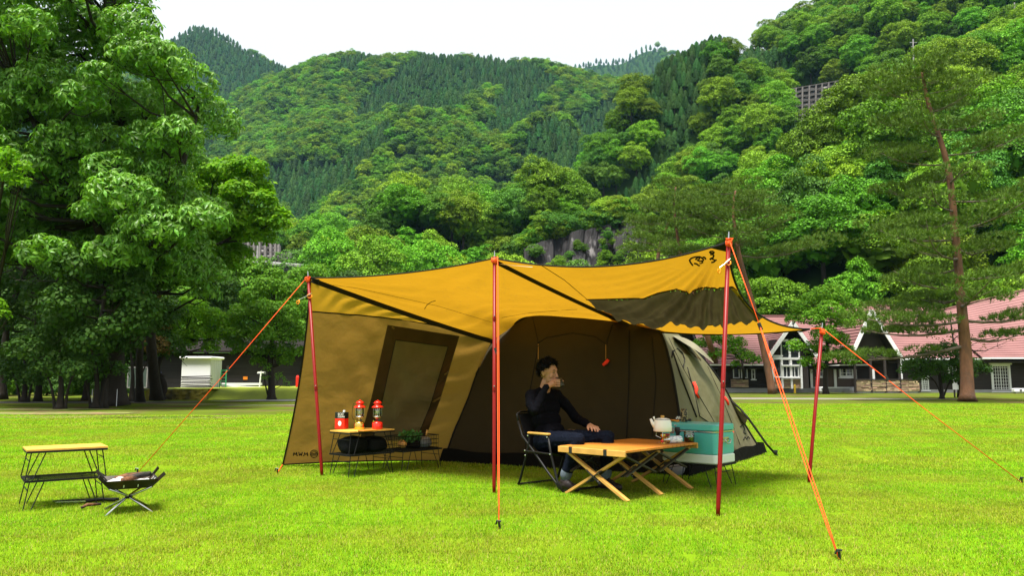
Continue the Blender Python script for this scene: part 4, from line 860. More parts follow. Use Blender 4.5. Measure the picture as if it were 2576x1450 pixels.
for i, (x_, y_, s_) in enumerate([(368, 1000, .45), (352, 994, .35), (384, 1003, .35), (538, 1004, .18)]):
    q = G(x_, y_); rs2 = np.random.RandomState(i); v, f = ico((0, 0, s_ * .35), (s_, s_ * .7, s_ * .5), rs2, 2, .15); o = obj('rock', np_mesh('rock', v, f, [mat('pale_rock', (.36, .34, .31), rough=.9, var=.3, vscale=4)]), q); tag(o, ['largest pale rock below the mossy wall', 'grey rock left of the largest pale rock', 'pale rock near the crooked trunk', 'small pale stone at the end of the mossy wall'][i], 'rock')
tb_ = G(281, 1022); g = thing('tree_guard', 'pale wire guard standing at the thick trunk base', 'guard', tb_)
for s in (-.45, .45):
    b = MB(); b.cyl(tb_ + Vector((s, -.55, 0)), tb_ + Vector((s, -.55, .62)), .012, None, 6); b.build('stake', M_TRIM, g)
for (x_, y_, rx, ry) in [(250, 1050, 3.2, .55), (400, 1052, 2.2, .5), (120, 1040, 2.5, .8), (500, 1018, 2, .5), (40, 1030, 3, .8)]:
    c = G(x_, y_); blob('bare_patch', (c.x, c.y), rx, ry, .003 if y_ > 1100 else .001 + .0001 * x_ % .001, M_DIRT, x_ * .1)
# ------------------------------------------------------------------ camp materials
M_TARP = mat('tarp_fabric', (.300, .172, .015), rough=.75, var=.07, vscale=2.5, bump=.8, bscale=4, trans=.50, tcol=(1.25, 1.1, .6), spec=.10)
M_GUSS = mat('gusset_fabric', (.40, .24, .03), rough=.75, var=.10, vscale=2.5, bump=.3, bscale=9, trans=.5, tcol=(1.2, 1.1, .6), spec=.15)
M_WALL = mat('wall_fabric', (.245, .148, .040), rough=.8, var=.05, vscale=1.8, bump=1.6, bscale=3.2, trans=.42, tcol=(1.15, 1.05, .7), spec=.15)
M_FRONT = mat('shaded_front_fabric', (.034, .025, .011), rough=.85, var=.22, vscale=1.6, bump=.5, bscale=6, trans=.10, spec=.15)  # canopy shade put into the colour, a darker copy of the dome fabric
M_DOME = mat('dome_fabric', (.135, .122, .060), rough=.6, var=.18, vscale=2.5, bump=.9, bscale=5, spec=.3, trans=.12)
M_BLKF = mat('black_webbing', (.012, .011, .010), rough=.85, spec=.15)
M_MESH = mat('roof_mesh', (.050, .040, .018), rough=.9, var=.3, vscale=6, trans=.3, spec=.05)
M_WFRAME = mat('window_border', (.060, .034, .012), rough=.85, var=.2, vscale=5, trans=.12, spec=.1)
M_WMESH = mat('window_mesh', (.15, .115, .05), rough=.8, var=.25, vscale=3.5, bump=.4, bscale=6, trans=.25, spec=.15)
M_SKIRT = mat('skirt_fabric', (.006, .006, .005), spec=.03, rough=.9, bump=.5, bscale=14)
M_POLE = mat('red_pole', (.17, .005, .004), rough=.4, spec=.2)
M_STEEL = mat('steel', (.55, .55, .55), rough=.25, metal=1.0)
M_ROPE = mat('orange_rope', (.86, .085, .008), rough=.7, var=.15, vscale=90)
M_REDC = mat('red_cord', (.75, .035, .015), rough=.7)
M_ORNG = mat('orange_plastic', (.9, .28, .01), rough=.4)
M_WHITE = mat('white_enamel', (.82, .80, .74), rough=.22, spec=.6)
M_PLAST = mat('black_plastic', (.012, .012, .013), rough=.4, spec=.45)
M_WIRE = mat('black_wire', (.007, .007, .007), rough=.5, spec=.2)
M_WOOD = mat('beech_slat', (.46, .165, .020), rough=.5, var=.22, vscale=5, stretch=(1, 1, 1), island=.12, spec=.35, bump=.15, bscale=40)
M_WOODE = mat('pale_wood', (.52, .28, .065), rough=.5, var=.2, vscale=9, spec=.35)
M_BAMBOO = mat('bamboo_board', (.58, .32, .055), rough=.45, var=.2, vscale=12, spec=.4)
M_TEAL = mat('teal_enamel', (.075, .42, .40), rough=.28, spec=.55, var=.05, vscale=3)
M_CREAM = mat('cream_plastic', (.70, .74, .68), rough=.4)
M_REDP = mat('red_enamel', (.72, .018, .008), rough=.25, spec=.6)
M_BRASS = mat('brass', (.80, .55, .12), rough=.22, metal=1.0)
M_GLASS = glass('lantern_glass'); M_JAR = glass('jar_glass', (.88, .92, .9))
M_COFFEE = mat('coffee_beans', (.022, .012, .007), rough=.5, bump=1, bscale=120)
M_DENIM = mat('dark_denim', (.005, .007, .014), spec=.05, rough=.9, bump=.5, bscale=30, var=.25, vscale=14)
M_CUFF = mat('denim_cuff', (.10, .125, .16), rough=.9, var=.3, vscale=40)
M_SWEAT = mat('black_sweater', (.0045, .0045, .0065), spec=.03, rough=.95, bump=.6, bscale=24)
M_SKIN = mat('skin', (.37, .18, .105), rough=.5, spec=.35, var=.08, vscale=20)
M_LIP = mat('lips', (.36, .12, .09), rough=.45)
M_HAIR = mat('black_hair', (.004, .0035, .003), rough=.6, spec=.08)
M_SHOE = mat('dark_shoe', (.020, .013, .012), rough=.5, var=.3, vscale=30)
M_SOLE = mat('shoe_sole', (.03, .03, .03), rough=.8)
M_SOCK = mat('sock', (.07, .075, .03), rough=.95)
M_RUST = mat('burnt_steel', (.040, .036, .032), rough=.5, metal=.7, var=.5, vscale=9, c2=(.09, .05, .025), c2scale=7, c2thr=.6)
M_ASH = mat('ash', (.42, .41, .40), rough=1, var=.25, vscale=25, bump=1, bscale=60)
M_CHAR = mat('charred_wood', (.16, .065, .025), rough=.8, c2=(.02, .018, .016), c2scale=8, c2thr=.5, bump=1, bscale=30)
M_BAGB = mat('black_bag', (.006, .006, .007), spec=.08, rough=.7, bump=1, bscale=9)
M_GREY = mat('grey_bag', (.15, .16, .18), rough=.6, bump=1, bscale=9)
M_GREEN = mat('greens', (.05, .16, .03), rough=.5, island=.4, trans=.3)
M_ONION = mat('onion_skin', (.45, .22, .06), rough=.4, var=.2, vscale=20)

def bvh_of(o):
    me = o.data; r = o
    org = Vector((0, 0, 0))
    while r.parent: r = r.parent
    org = Vector(r.location)
    return BVHTree.FromPolygons([v.co + org for v in me.vertices], [tuple(p.vertices) for p in me.polygons])
def hit(bv, px, py, lift=.006, far=None):
    d = ray(px, py).normalized(); h = bv.ray_cast(Vector((0, 0, CAMZ)), d)
    return (h[0] - d * lift) if h[0] is not None else (P(px, py, far) if far else None)
def decal_line(b, bv, pts, r=.005, lift=.005, step=12, n=5):
    out = []
    for i in range(len(pts) - 1):
        (x0, y0), (x1, y1) = pts[i], pts[i + 1]; k = max(1, int(math.hypot(x1 - x0, y1 - y0) / step))
        for j in range(k): out.append((x0 + (x1 - x0) * j / k, y0 + (y1 - y0) * j / k))
    out.append(pts[-1]); hs = [hit(bv, *p, lift) for p in out]; run = []
    for h in hs + [None]:
        if h is not None and (not run or (h - run[-1]).length < .4): run.append(h)
        else:
            if len(run) > 1: b.tube(run, r, n)
            run = [h] if h is not None else []
def decal_quad(b, bv, q, nu, nv, lift):
    (a, b_, c, d) = q; vs = []
    for j in range(nv + 1):
        for i in range(nu + 1):
            u, v = i / nu, j / nv
            x = (1 - v) * ((1 - u) * a[0] + u * b_[0]) + v * ((1 - u) * d[0] + u * c[0]); y = (1 - v) * ((1 - u) * a[1] + u * b_[1]) + v * ((1 - u) * d[1] + u * c[1])
            vs.append(hit(bv, x, y, lift))
    idx = lambda i, j: j * (nu + 1) + i
    fs = [(idx(i, j), idx(i + 1, j), idx(i + 1, j + 1), idx(i, j + 1)) for j in range(nv) for i in range(nu) if all(vs[k] is not None for k in (idx(i, j), idx(i + 1, j), idx(i + 1, j + 1), idx(i, j + 1)))]
    b._add([v if v is not None else Vector((0, 9, 0)) for v in vs], fs)

# ------------------------------------------------------------------ the tent
TL, TF, TR = G(1118, 1160), G(1728, 1197), G(1916, 1140)
TC = (TL + TR) / 2; TK = TL + TR - TF
APEX = Vector((TC.x, TC.y, 2.02))
tent = thing('tent', 'mustard tarp and olive dome tent pitched on the lawn', 'tent', (TC.x, TC.y, 0))
PROF = {'L': [(0, 0), (.06, .38), (.13, .75), (.195, 1.15), (.28, 1.52), (.50, 1.86), (.78, 1.99), (1, 2.02)],
        'F': [(0, 0), (.045, .42), (.10, .85), (.165, 1.22), (.27, 1.56), (.50, 1.84), (.78, 1.98), (1, 2.02)],
        'R': [(0, 0), (.10, .34), (.18, .64), (.27, .98), (.40, 1.33), (.60, 1.68), (.82, 1.93), (1, 2.02)],
        'K': [(0, 0), (.06, .38), (.13, .75), (.195, 1.15), (.28, 1.52), (.50, 1.86), (.78, 1.99), (1, 2.02)]}
CB = {'L': TL, 'F': TF, 'R': TR, 'K': TK}
def corner(k, t):
    v = spl([Vector((a, b, 0)) for a, b in PROF[k]], t); p = CB[k].lerp(TC, v.x); return Vector((p.x, p.y, max(0, v.y)))
def face(k0, k1, bul, wr, seed):
    def f(u, t):
        a, b = corner(k0, t), corner(k1, t); p = a.lerp(b, u); n = (p - Vector((TC.x, TC.y, p.z)))
        n = n.normalized() if n.length > .05 else Vector((0, 0, 1))
        w = math.sin(math.pi * u) * min(1, 4 * (1 - t))
        cr = noise.fractal(Vector((u * 5 + seed, t * 3, seed)), 1, 2, 3) * wr + .35 * wr * math.sin((u * 1.3 + t) * 38 + 3 * noise.noise(Vector((u * 4, t * 4, seed))))
        return p + n * (bul * w * math.sin(math.pi * min(1, t * 1.1)) + cr * w)
    return f
def dome_face(nm, k0, k1, m, bul, wr, seed, lab=None):
    b = MB(); b.smooth = True; b.grid(face(k0, k1, bul, wr, seed), 46, 46); o = b.build(nm, m, tent)
    if lab: o['label'] = lab
    return o
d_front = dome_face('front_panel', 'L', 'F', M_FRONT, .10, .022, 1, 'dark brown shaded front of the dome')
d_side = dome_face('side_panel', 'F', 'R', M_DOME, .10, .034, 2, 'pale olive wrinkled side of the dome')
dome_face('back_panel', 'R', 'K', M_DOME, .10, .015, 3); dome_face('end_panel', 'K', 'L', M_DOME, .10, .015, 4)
bv_front, bv_side = bvh_of(d_front), bvh_of(d_side)
b = MB()
for k0, k1 in (('L', 'F'), ('F', 'R'), ('R', 'K'), ('K', 'L')):
    def sk_(u, v, k0=k0, k1=k1):
        p = CB[k0].lerp(CB[k1], u); n = (p - TC).normalized()
        return Vector((p.x, p.y, 0)) + n * (.035 + .05 * (1 - v) + .012 * noise.noise(p * 3)) + Vector((0, 0, -.004 + v * (.15 + .03 * noise.noise(p * 2.1))))
    b.grid(sk_, 30, 2)
b.build('ground_skirt', M_SKIRT, tent)
for k in 'LFRK':
    b = MB(); b.smooth = True; pts = []
    for i in range(25):
        p = corner(k, i / 24 * .97); n = (p - Vector((TC.x, TC.y, p.z))); n = n.normalized() if n.length > .01 else Vector((0, 0, 1)); pts.append(p + n * .012 + Vector((0, 0, .01 * i / 24)))
    b.tube(pts, .014, 6); b.build('pole_sleeve', M_BLKF, tent)
# seams and door of the front panel, straps and zips of the side panel
b = MB()
decal_line(b, bv_front, [(1352, 865), (1375, 850), (1440, 838), (1500, 848), (1526, 868), (1528, 862)], .005)
decal_line(b, bv_front, [(1354, 862), (1340, 800)], .005); decal_line(b, bv_front, [(1526, 862), (1540, 818)], .005)
decal_line(b, bv_front, [(1583, 830), (1582, 960), (1575, 1130), (1570, 1180)], .006); decal_line(b, bv_front, [(1354, 870), (1330, 1000), (1320, 1150)], .005)
decal_line(b, bv_front, [(1640, 850), (1650, 960), (1640, 1100)], .004)
b.build('front_seam', M_BLKF, tent)
b = MB(); decal_line(b, bv_front, [(1354, 866), (1354, 905)], .003); decal_line(b, bv_front, [(1524, 866), (1524, 905)], .003); b.build('tie_cord', M_WOODE, tent)
b = MB(); b.smooth = True
h = hit(bv_front, 1524, 913, .03); b.tube([h + Vector((-.035, 0, -.03)), h, h + Vector((.03, 0, .035))], [.016, .02, .018], 7); b.tube([h + Vector((-.03, -.01, -.035)), h + Vector((.01, -.01, -.005)), h + Vector((.035, -.01, .03))], [.012, .014, .014], 6)
b.build('cord_bundle', M_REDC, tent)
b = MB()
decal_line(b, bv_side, [(1692, 885), (1712, 945), (1735, 1005), (1752, 1050)], .012, .01); decal_line(b, bv_side, [(1729, 925), (1746, 985), (1760, 1048)], .008, .01)
decal_line(b, bv_side, [(1690, 900), (1692, 885), (1704, 878), (1716, 888), (1722, 905), (1718, 925)], .010, .012)
decal_line(b, bv_side, [(1760, 1048), (1772, 1056), (1800, 1075)], .006, .01)
b.build('side_strap', M_BLKF, tent)
b = MB(); decal_line(b, bv_side, [(1682, 850), (1720, 930), (1790, 1050), (1842, 1150)], .004, .006); decal_line(b, bv_side, [(1770, 900), (1820, 1010), (1862, 1120)], .004, .006); b.build('side_seam', M_BLKF, tent)
for i, pl in enumerate([[(1745, 962), (1752, 980), (1750, 990), (1758, 1002)], [(1823, 1000), (1828, 1010), (1832, 1020)], [(1836, 1076), (1842, 1088), (1838, 1100), (1843, 1112)]]):
    b = MB(); b.smooth = True
    pts = [hit(bv_side, x, y, .03) or P(x, y, 10.2) for x, y in pl]; b.tube(pts, [.018, .025, .02, .012][:len(pts)], 6); b.build('cord_bundle', M_REDC, tent)
# vent hood high on the side
b = MB(); b.smooth = True
q = [hit(bv_side, x, y, .01) for x, y in ((1690, 846), (1716, 882), (1752, 886), (1788, 912))]; top = [hit(bv_side, x, y, .01) or P(x, y, 9.8) for x, y in ((1692, 846), (1722, 858), (1758, 880), (1794, 912))]
lo = [t_.lerp(q_, .6) for t_, q_ in zip(top, [P(1694, 848, 9.0), P(1728, 874, 9.1), P(1758, 893, 9.3), P(1794, 917, 9.7)])]
b.grid(lambda u, v: spl(top, u).lerp(spl(lo, u), v) + Vector((0, -.02, .05 * math.sin(math.pi * u) * math.sin(math.pi * min(1, v + .2)))), 14, 5); b.build('vent_hood', M_CREAM if False else mat('hood_fabric', (.17, .155, .10), rough=.7, bump=.6, bscale=8), tent)
b = MB(); decal_quad(b, bv_side, [(1690, 850), (1740, 858), (1790, 915), (1722, 890)], 8, 4, .008); b.f = b.f[:]; b.build('vent_opening', M_WFRAME, tent)['kind'] = 'stuff'
# tie-out flap with strap and peg on the right
b = MB(); b.smooth = True; tip = P(1882, 1052, 10.6)
b.grid(lambda u, v: corner('R', .36 - .2 * u).lerp(tip, v * .9) + Vector((0, 0, -.04 * math.sin(math.pi * v) * (1 - u))), 8, 6); b.build('tie_out_flap', M_DOME, tent)
b = MB(); b.tube([corner('R', .33), corner('R', .30).lerp(tip, .5) + Vector((0, 0, .03)), tip, P(1930, 1120, 10.55), G(1953, 1146)], .016, 5); b.build('side_strap', M_BLKF, tent)
pg = G(1953, 1148); b = MB(); b.cyl(pg + Vector((-.01, 0, .07)), pg + Vector((.05, 0, -.1)), .012); b.box(pg + Vector((-.01, 0, .06)), (.05, .03, .03)); b.build('peg', M_PLAST, tent)

# canopy: one sheet tied to three front poles, its back edge on the dome
YA, YB_, YC, YD = G(810, 1197).y, G(1243, 1240).y, G(1806, 1297).y, G(2035, 1215).y
PA, PB, PC, PD = P(781, 699, YA), P(1243, 650, YB_), P(1832, 609, YC), P(2036, 829, YD)
PE = corner('F', .585) + (TC - TF).normalized() * .10 + Vector((0, 0, -.0)); PA2 = P(1240, 856, 10.05)
BACK = [hit(bv_front, x, y, -.22) or P(x, y, f) for x, y, f in ((1246, 860, 10.2), (1276, 838, 10.2), (1335, 800, 10.1), (1450, 803, 9.7), (1600, 820, 9.3))]
def coons(F, Bk, L_, R_):
    c00, c10, c01, c11 = F(0), F(1), Bk(0), Bk(1)
    return lambda u, v: (F(u) * (1 - v) + Bk(u) * v) + (L_(v) * (1 - u) + R_(v) * u) - ((c00 * (1 - u) + c10 * u) * (1 - v) + (c01 * (1 - u) + c11 * u) * v)
def edge(a, b, sag, side=Vector((0, 0, 0))):
    return lambda t: a.lerp(b, t) + Vector((0, 0, -sag * 4 * t * (1 - t))) + side * (4 * t * (1 - t))
back_dir = (PD - PC).normalized()
eAB = edge(PA, PB, .035, back_dir * .05); eBC = edge(PB, PC, .10, back_dir * .10)
eAA = edge(PA, PA2, .02); eBB = edge(PB, BACK[-1], .02)
S1 = coons(eAB, lambda u: spl(BACK, u), eAA, eBB)
def canopy1(u, v):
    p = S1(u, v); w = 16 * u * (1 - u) * v * (1 - v)
    z = .016 * math.sin(v * 40 + 3 * u + 2 * noise.noise(Vector((u * 3, v * 3, 4)))) * math.exp(-((v - .72) / .16) ** 2) + .012 * noise.fractal(Vector((u * 4, v * 5, 2)), 1, 2, 3)
    for (cu, cv, ph) in ((0, 0, 1.), (1, 0, 4.)):
        du, dv = abs(u - cu), v; a = math.atan2(dv, du + 1e-6); rr = math.hypot(du, dv); z += .020 * math.sin(a * 17 + ph) * math.exp(-(rr / .45) ** 2) * min(1, rr * 6)
    return p + Vector((0, 0, z * min(1, w * 2) - .03 * w))
b = MB(); b.smooth = True; b.grid(canopy1, 70, 50); can1 = b.build('canopy_panel', M_TARP, tent); bv_c1 = bvh_of(can1)
b = MB(); tri = [eBB(.70), BACK[-1] + Vector((-.25, .1, .02)), PE + Vector((.1, .15, 0)), eBE_(.9) if False else PE.lerp(PD, .08)]; b.poly([p + Vector((0, 0, .012)) for p in tri]); b.build('light_leak_patch', M_TARP, tent)  # added patch that blocks sun leaking between the two canopy panels
eED = edge(PE, PD, .05, (PC - PD).normalized() * .03)
def eCD(t):
    k = 4 * t * (1 - t); inward = (PB - PC).normalized(); return PC.lerp(PD, t) + inward * .20 * k + Vector((0, 0, -.16 * k))
def eBE(t): return eBB(min(1, t * 1.0)).lerp(PE, max(0, t - .8) / .2) if t > .8 else eBB(t)
S2 = coons(eBC, eED, eBE, eCD)
WIN = [(1475, 754), (1560, 752), (1620, 751), (1655, 738), (1703, 728), (1730, 737), (1768, 724), (1800, 726), (1842, 722), (1935, 797), (1880, 806), (1800, 817), (1746, 820), (1715, 815), (1690, 806), (1655, 818), (1600, 812), (1540, 790)]
def canopy2(u, v):
    p = S2(u, v); du, dv = 1 - u, v; a = math.atan2(dv, du + 1e-6); rr = math.hypot(du, dv)
    z = -.10 * 16 * u * (1 - u) * v * (1 - v) * .5
    fall = min(1, rr * 3.5) * math.exp(-(rr / .62) ** 2)
    for a0, wd, am in ((.95, .034, .095), (.82, .028, .05), (1.10, .028, .06), (.66, .025, .03), (1.25, .02, .035), (.5, .02, .018)):
        z -= am * math.exp(-((a - a0) / wd) ** 2) * fall
    z += .006 * math.sin(a * 60) * fall + .010 * noise.fractal(Vector((u * 4, v * 4, 7)), 1, 2, 3)
    e = min(1, 10 * v) * min(1, 10 * (1 - v)) * min(1, 8 * u) * min(1, 8 * (1 - u))
    return p + Vector((0, 0, z * e))
nu, nv = 150, 110
gridv = [[canopy2(i / nu, j / nv) for i in range(nu + 1)] for j in range(nv + 1)]
inw = [[in_poly(proj((gridv[j][i] + gridv[j + 1][i + 1]) / 2), WIN) for i in range(nu)] for j in range(nv)]
b1, b2 = MB(), MB(); b1.smooth = b2.smooth = True
flat = [p for row in gridv for p in row]
winv = []
for j in range(nv + 1):
    for i in range(nu + 1):
        k = sum(inw[jj][ii] for jj in range(max(0, j - 4), min(nv, j + 4), 2) for ii in range(max(0, i - 4), min(nu, i + 4), 2)) / 16
        k = max(0, min(1, (k - .35) / .65)); u, v = i / nu, j / nv; a = math.atan2(v, 1 - u)
        winv.append(gridv[j][i] + Vector((0, 0, -k * (.035 + .022 * math.sin(a * 70 + 3 * noise.noise(Vector((u * 6, v * 6, 1)))) + .012 * math.sin(a * 31)))))
for bb, want, vv in ((b1, False, flat), (b2, True, winv)):
    bb._add(vv, [(j * (nu + 1) + i, j * (nu + 1) + i + 1, (j + 1) * (nu + 1) + i + 1, (j + 1) * (nu + 1) + i) for j in range(nv) for i in range(nu) if inw[j][i] == want])
can2 = b1.build('canopy_panel', M_TARP, tent); rwin = b2.build('roof_window', M_MESH, tent); rwin['label'] = 'dark gathered mesh window in the tarp roof'
tmp = MB(); tmp.grid(lambda u, v: canopy2(u, v), 100, 70); bv_c2 = BVHTree.FromPolygons([Vector(v) for v in tmp.v], tmp.f)
b = MB()
decal_line(b, bv_c2, WIN[:9], .008, .006); decal_line(b, bv_c2, WIN[8:10], .008, .006); decal_line(b, bv_c2, WIN[9:], .008, .006); b.build('window_hem', M_WFRAME, tent)
b = MB(); decal_line(b, bv_c2, [(1842, 722), (1890, 706)], .003, .004); decal_line(b, bv_c2, [(1935, 797), (1972, 786)], .003, .004); decal_line(b, bv_c2, [(1850, 724), (1940, 798)], .004, .004)
decal_line(b, bv_c2, [(1362, 668), (1420, 705), (1475, 752)], .004, .004); b.build('canopy_seam', M_WFRAME, tent)
b = MB(); decal_quad(b, bv_c2, [(1838, 727), (1846, 726), (1930, 797), (1905, 803)], 4, 8, .045); b.build('window_flap', M_GUSS, tent)
b = MB(); decal_line(b, bv_c1, [(1262, 800), (1330, 788), (1400, 782), (1452, 779)], .0025, .004); decal_line(b, bv_c1, [(800, 712), (900, 726), (1100, 770), (1238, 812)], .002, .004); b.build('canopy_seam', M_WFRAME, tent)
b = MB(); decal_line(b, bv_c1, [(1068, 778), (1074, 768), (1085, 760), (1096, 757)], .004, .008, 4); b.build('toggle_cord', M_BLKF, tent)
# black edge tape and the two webbing bands
def tape(f, r, n=40, off=Vector((0, 0, 0))):
    b = MB(); b.tube([f(i / n) + off for i in range(n + 1)], r, 5); return b
tape(eAB, .008).build('edge_tape', M_BLKF, tent); tape(eBC, .008).build('edge_tape', M_BLKF, tent); tape(eCD, .010).build('edge_tape', M_BLKF, tent); tape(eED, .013).build('edge_tape', M_BLKF, tent)
def band(f, wd, name, off):
    b = MB(); pts = [f(i / 30) for i in range(31)]
    for i in range(30): b.beam(pts[i] + off, pts[i + 1] + off, .006, wd, (0, 0, 1))
    return b.build(name, M_BLKF, tent)
band(eAA, .055, 'webbing_band', Vector((.02, -.02, -.03))); band(eBB, .042, 'webbing_band', Vector((0, -.02, -.03)))
b = MB(); b.smooth = True; b.grid(lambda u, v: PB + (PC - PB) * (.02 + .17 * u) + Vector((0, .03 + .09 * v, -.055 - .05 * u + .02 * v)), 8, 2); b.build('pale_tab', M_WHITE, tent)
for p_, d_ in ((PA, 1), (PC, -1), (PD, -1)):
    b = MB(); x = (PB - PA).normalized() * d_; b.prism([p_, p_ + x * .14 - Vector((0, 0, .03)), p_ + back_dir * (-.10 if p_ is PD else .12) - Vector((0, 0, .04))], (0, 0, -.008)); b.build('corner_patch', M_BLKF, tent)
# left wall
W0, W1 = P(711, 1170, G(710, 1173).y), P(1128, 1150, 9.93)
def wallR(t): return corner('L', (1 - t) * .62)
eW = coons(eAA, edge(W0, W1, -.02), lambda t: PA.lerp(W0, t) + Vector((.05, 0, 0)) * 4 * t * (1 - t), lambda t: PA2.lerp(wallR(t), min(1, t * 3)) if t < .34 else wallR(t) + Vector((-.005, -.01, 0)))
def vg(u): return .165 * (1 - u) + .004
nwall = (W1 - W0).cross(PA - W0).normalized(); nwall = nwall if nwall.y < 0 else -nwall
def wall(u, v):
    p = eW(u, v); w = min(1, 8 * u) * min(1, 8 * (1 - u)) * min(1, 8 * (1 - v) * 1.0)
    z = .045 * noise.fractal(Vector((u * 3 + 4, v * 3, 5)), 1, 2, 4)
    z += .026 * math.sin((v * 2.2 + u * .6) * 16 + 2 * noise.noise(Vector((u * 3, v * 3, 1)))) * math.exp(-((u - .92) / .16) ** 2)
    z += .022 * math.sin((u * 1.1 - v * .9) * 24) * math.exp(-((u - .45) / .22) ** 2 - ((v - .55) / .3) ** 2)
    return p + nwall * z * w
def guss(u, t):
    v = t * vg(u); p = eW(u, v); return p + nwall * (.020 * math.sin(u * 60 + 9 * t + 4 * noise.noise(Vector((u * 6, t, 2)))) * math.sin(math.pi * t) * min(1, 6 * u) * (1 - u))
b = MB(); b.smooth = True; b.grid(guss, 110, 8); b.build('gusset_panel', M_GUSS, tent)
b = MB(); b.smooth = True; b.grid(lambda u, t: wall(u, vg(u) + t * (1 - vg(u))), 70, 60); wl = b.build('wall_panel', M_WALL, tent); bv_w = bvh_of(wl)
b = MB(); b.tube([wall(i / 40, vg(i / 40)) + nwall * .005 for i in range(40)], .008, 5); b.tube([wall(0, i / 30) for i in range(31)], .010, 5); b.tube([wall(i / 40, 1) for i in range(40)], .008, 5); b.build('wall_hem', M_BLKF, tent)
b = MB()
for q in ([(975, 818), (1156, 846), (1127, 873), (995, 856)], [(975, 818), (995, 856), (963, 1003), (934, 1003)], [(934, 1003), (963, 1003), (938, 1108), (905, 1108)], [(1127, 873), (1156, 846), (1107, 1008), (1082, 1022)], [(1082, 1022), (1107, 1008), (1068, 1108), (1046, 1108)]):
    decal_quad(b, bv_w, q, 8, 10, .006)
wf = b.build('wall_window', M_WFRAME, tent)
b = MB(); decal_quad(b, bv_w, [(995, 856), (1127, 873), (1082, 1022), (963, 1003)], 14, 14, .010); decal_quad(b, bv_w, [(963, 1003), (1082, 1022), (1046, 1108), (938, 1108)], 14, 8, .010); b.build('window_mesh', M_WMESH, wf)
b = MB(); decal_line(b, bv_w, [(995, 856), (1127, 873)], .004, .012); decal_line(b, bv_w, [(1127, 873), (1082, 1022), (1050, 1100)], .004, .012); decal_line(b, bv_w, [(995, 856), (963, 1003), (940, 1100)], .004, .012); b.build('window_zip', M_BLKF, wf)
# prints: the letters and ring on wall and dome, the drawn figures on the tarp
def glyphs(b, bv, x, y, s, r, lift=.006, sk=0.0, flat=1.0):
    def L_(pts, ox): decal_line(b, bv, [(x + ox + px * s * flat, y - py * s + (ox + px * s * flat) * sk) for px, py in pts], r, lift, 3, 4)
    a = s * flat; L_([(0, 0), (.1, 1), (.5, .25), (.9, 1), (1, 0)], 0); L_([(0, 0), (.08, .12)], 1.25 * a); L_([(0, 1), (.25, 0), (.5, .7), (.75, 0), (1, 1)], 1.5 * a); L_([(0, 0), (.08, .12)], 2.75 * a); L_([(0, 0), (.1, 1), (.5, .25), (.9, 1), (1, 0)], 3.0 * a)
def ring(b, bv, x, y, R_, r, lift=.006):
    c = lambda cx, cy, q: decal_line(b, bv, [(cx + q * math.cos(i * .4), cy + q * math.sin(i * .4)) for i in range(17)], r, lift, 3, 4)
    c(x, y, R_); [c(x + d * R_ * .52, y + R_ * .12, R_ * .28) for d in (-1, 0, 1)]; decal_line(b, bv, [(x - R_ * .7, y - R_ * .25), (x, y - R_ * .75), (x + R_ * .7, y - R_ * .25)], r, lift, 3, 4)
b = MB(); glyphs(b, bv_w, 738, 1148, 9, .0062); ring(b, bv_w, 790, 1143, 9.5, .005); b.build('printed_lettering', M_BLKF, tent)
b = MB(); ring(b, bv_front, 1597, 1149, 8, .005); glyphs(b, bv_front, 1612, 1153, 7, .005); b.build('printed_lettering', M_BLKF, tent)
b = MB(); decal_line(b, bv_side, [(1862, 1075), (1868, 1070), (1873, 1080), (1870, 1090), (1876, 1092)], .008, .008, 3); decal_line(b, bv_side, [(1870, 1108), (1874, 1100), (1878, 1107), (1882, 1099), (1886, 1105)], .007, .008, 3); b.build('printed_lettering', M_BLKF, tent)
z7 = lambda L_: [(1615.4 + x * .2174, 567.4 + y * .2174) for x, y in L_]
b = MB()
for pl in ([(585, 462), (560, 430), (548, 405), (570, 380), (610, 365), (665, 362), (690, 375)], [(600, 440), (625, 445), (655, 465), (668, 462)], [(620, 395), (640, 372), (665, 372), (660, 390), (640, 405), (665, 415), (690, 412), (700, 430), (680, 440), (665, 435)], [(690, 380), (712, 395), (700, 412)], [(700, 368), (722, 370), (735, 390)],
           [(780, 315), (795, 300), (815, 298), (832, 312), (828, 325), (805, 318), (790, 325)], [(790, 340), (812, 335), (830, 350), (822, 372), (800, 378), (815, 390), (835, 398)], [(800, 430), (825, 425), (845, 408), (858, 400)], [(795, 395), (785, 385)]):
    decal_line(b, bv_c2, z7(pl), .0075, .007, 4, 5)
b.build('printed_figure', M_BLKF, tent)

# ------------------------------------------------------------------ poles and guy lines
def pole(label, base, top, joints=(.42,)):
    base, top = Vector(base), Vector(top); d = top - base; root = thing('tent_pole', label, 'tent pole', base, 'red tarp poles')
    b = MB(); b.smooth = True; b.tube([base - Vector((0, 0, .01)), base + d * .03, top], [.015, .0172, .0172], 12); b.build('shaft', M_POLE, root)
    b = MB(); b.cyl(top, top + d.normalized() * .055, .006, .004, 8); b.build('spike', M_STEEL, root)
    for j in joints:
        b = MB(); q = base + d * j; b.cyl(q, q + d.normalized() * .03, .0188, None, 12); b.cyl(q + Vector((0, -.02, .012)), q + Vector((0, -.024, .012)), .005, None, 8); b.build('joint', M_POLE, root)
        b = MB(); b.cyl(q + Vector((0, -.018, .05)), q + Vector((0, -.0225, .05)), .006, None, 8); b.build('lock_button', M_STEEL, root)
    return root
TA, TB, TCp, TD = P(775, 695, YA), P(1244, 646, YB_), P(1833, 600, YC), P(2068, 826, YD)
pole('leftmost red tarp pole, leaning left beside the tent wall', G(810, 1198), TA)
pole('upright red tarp pole in the middle of the picture', G(1243, 1241), TB, (.42, .72))
pole('nearest and tallest red tarp pole, right of the table', G(1806, 1298), TCp, (.45,))
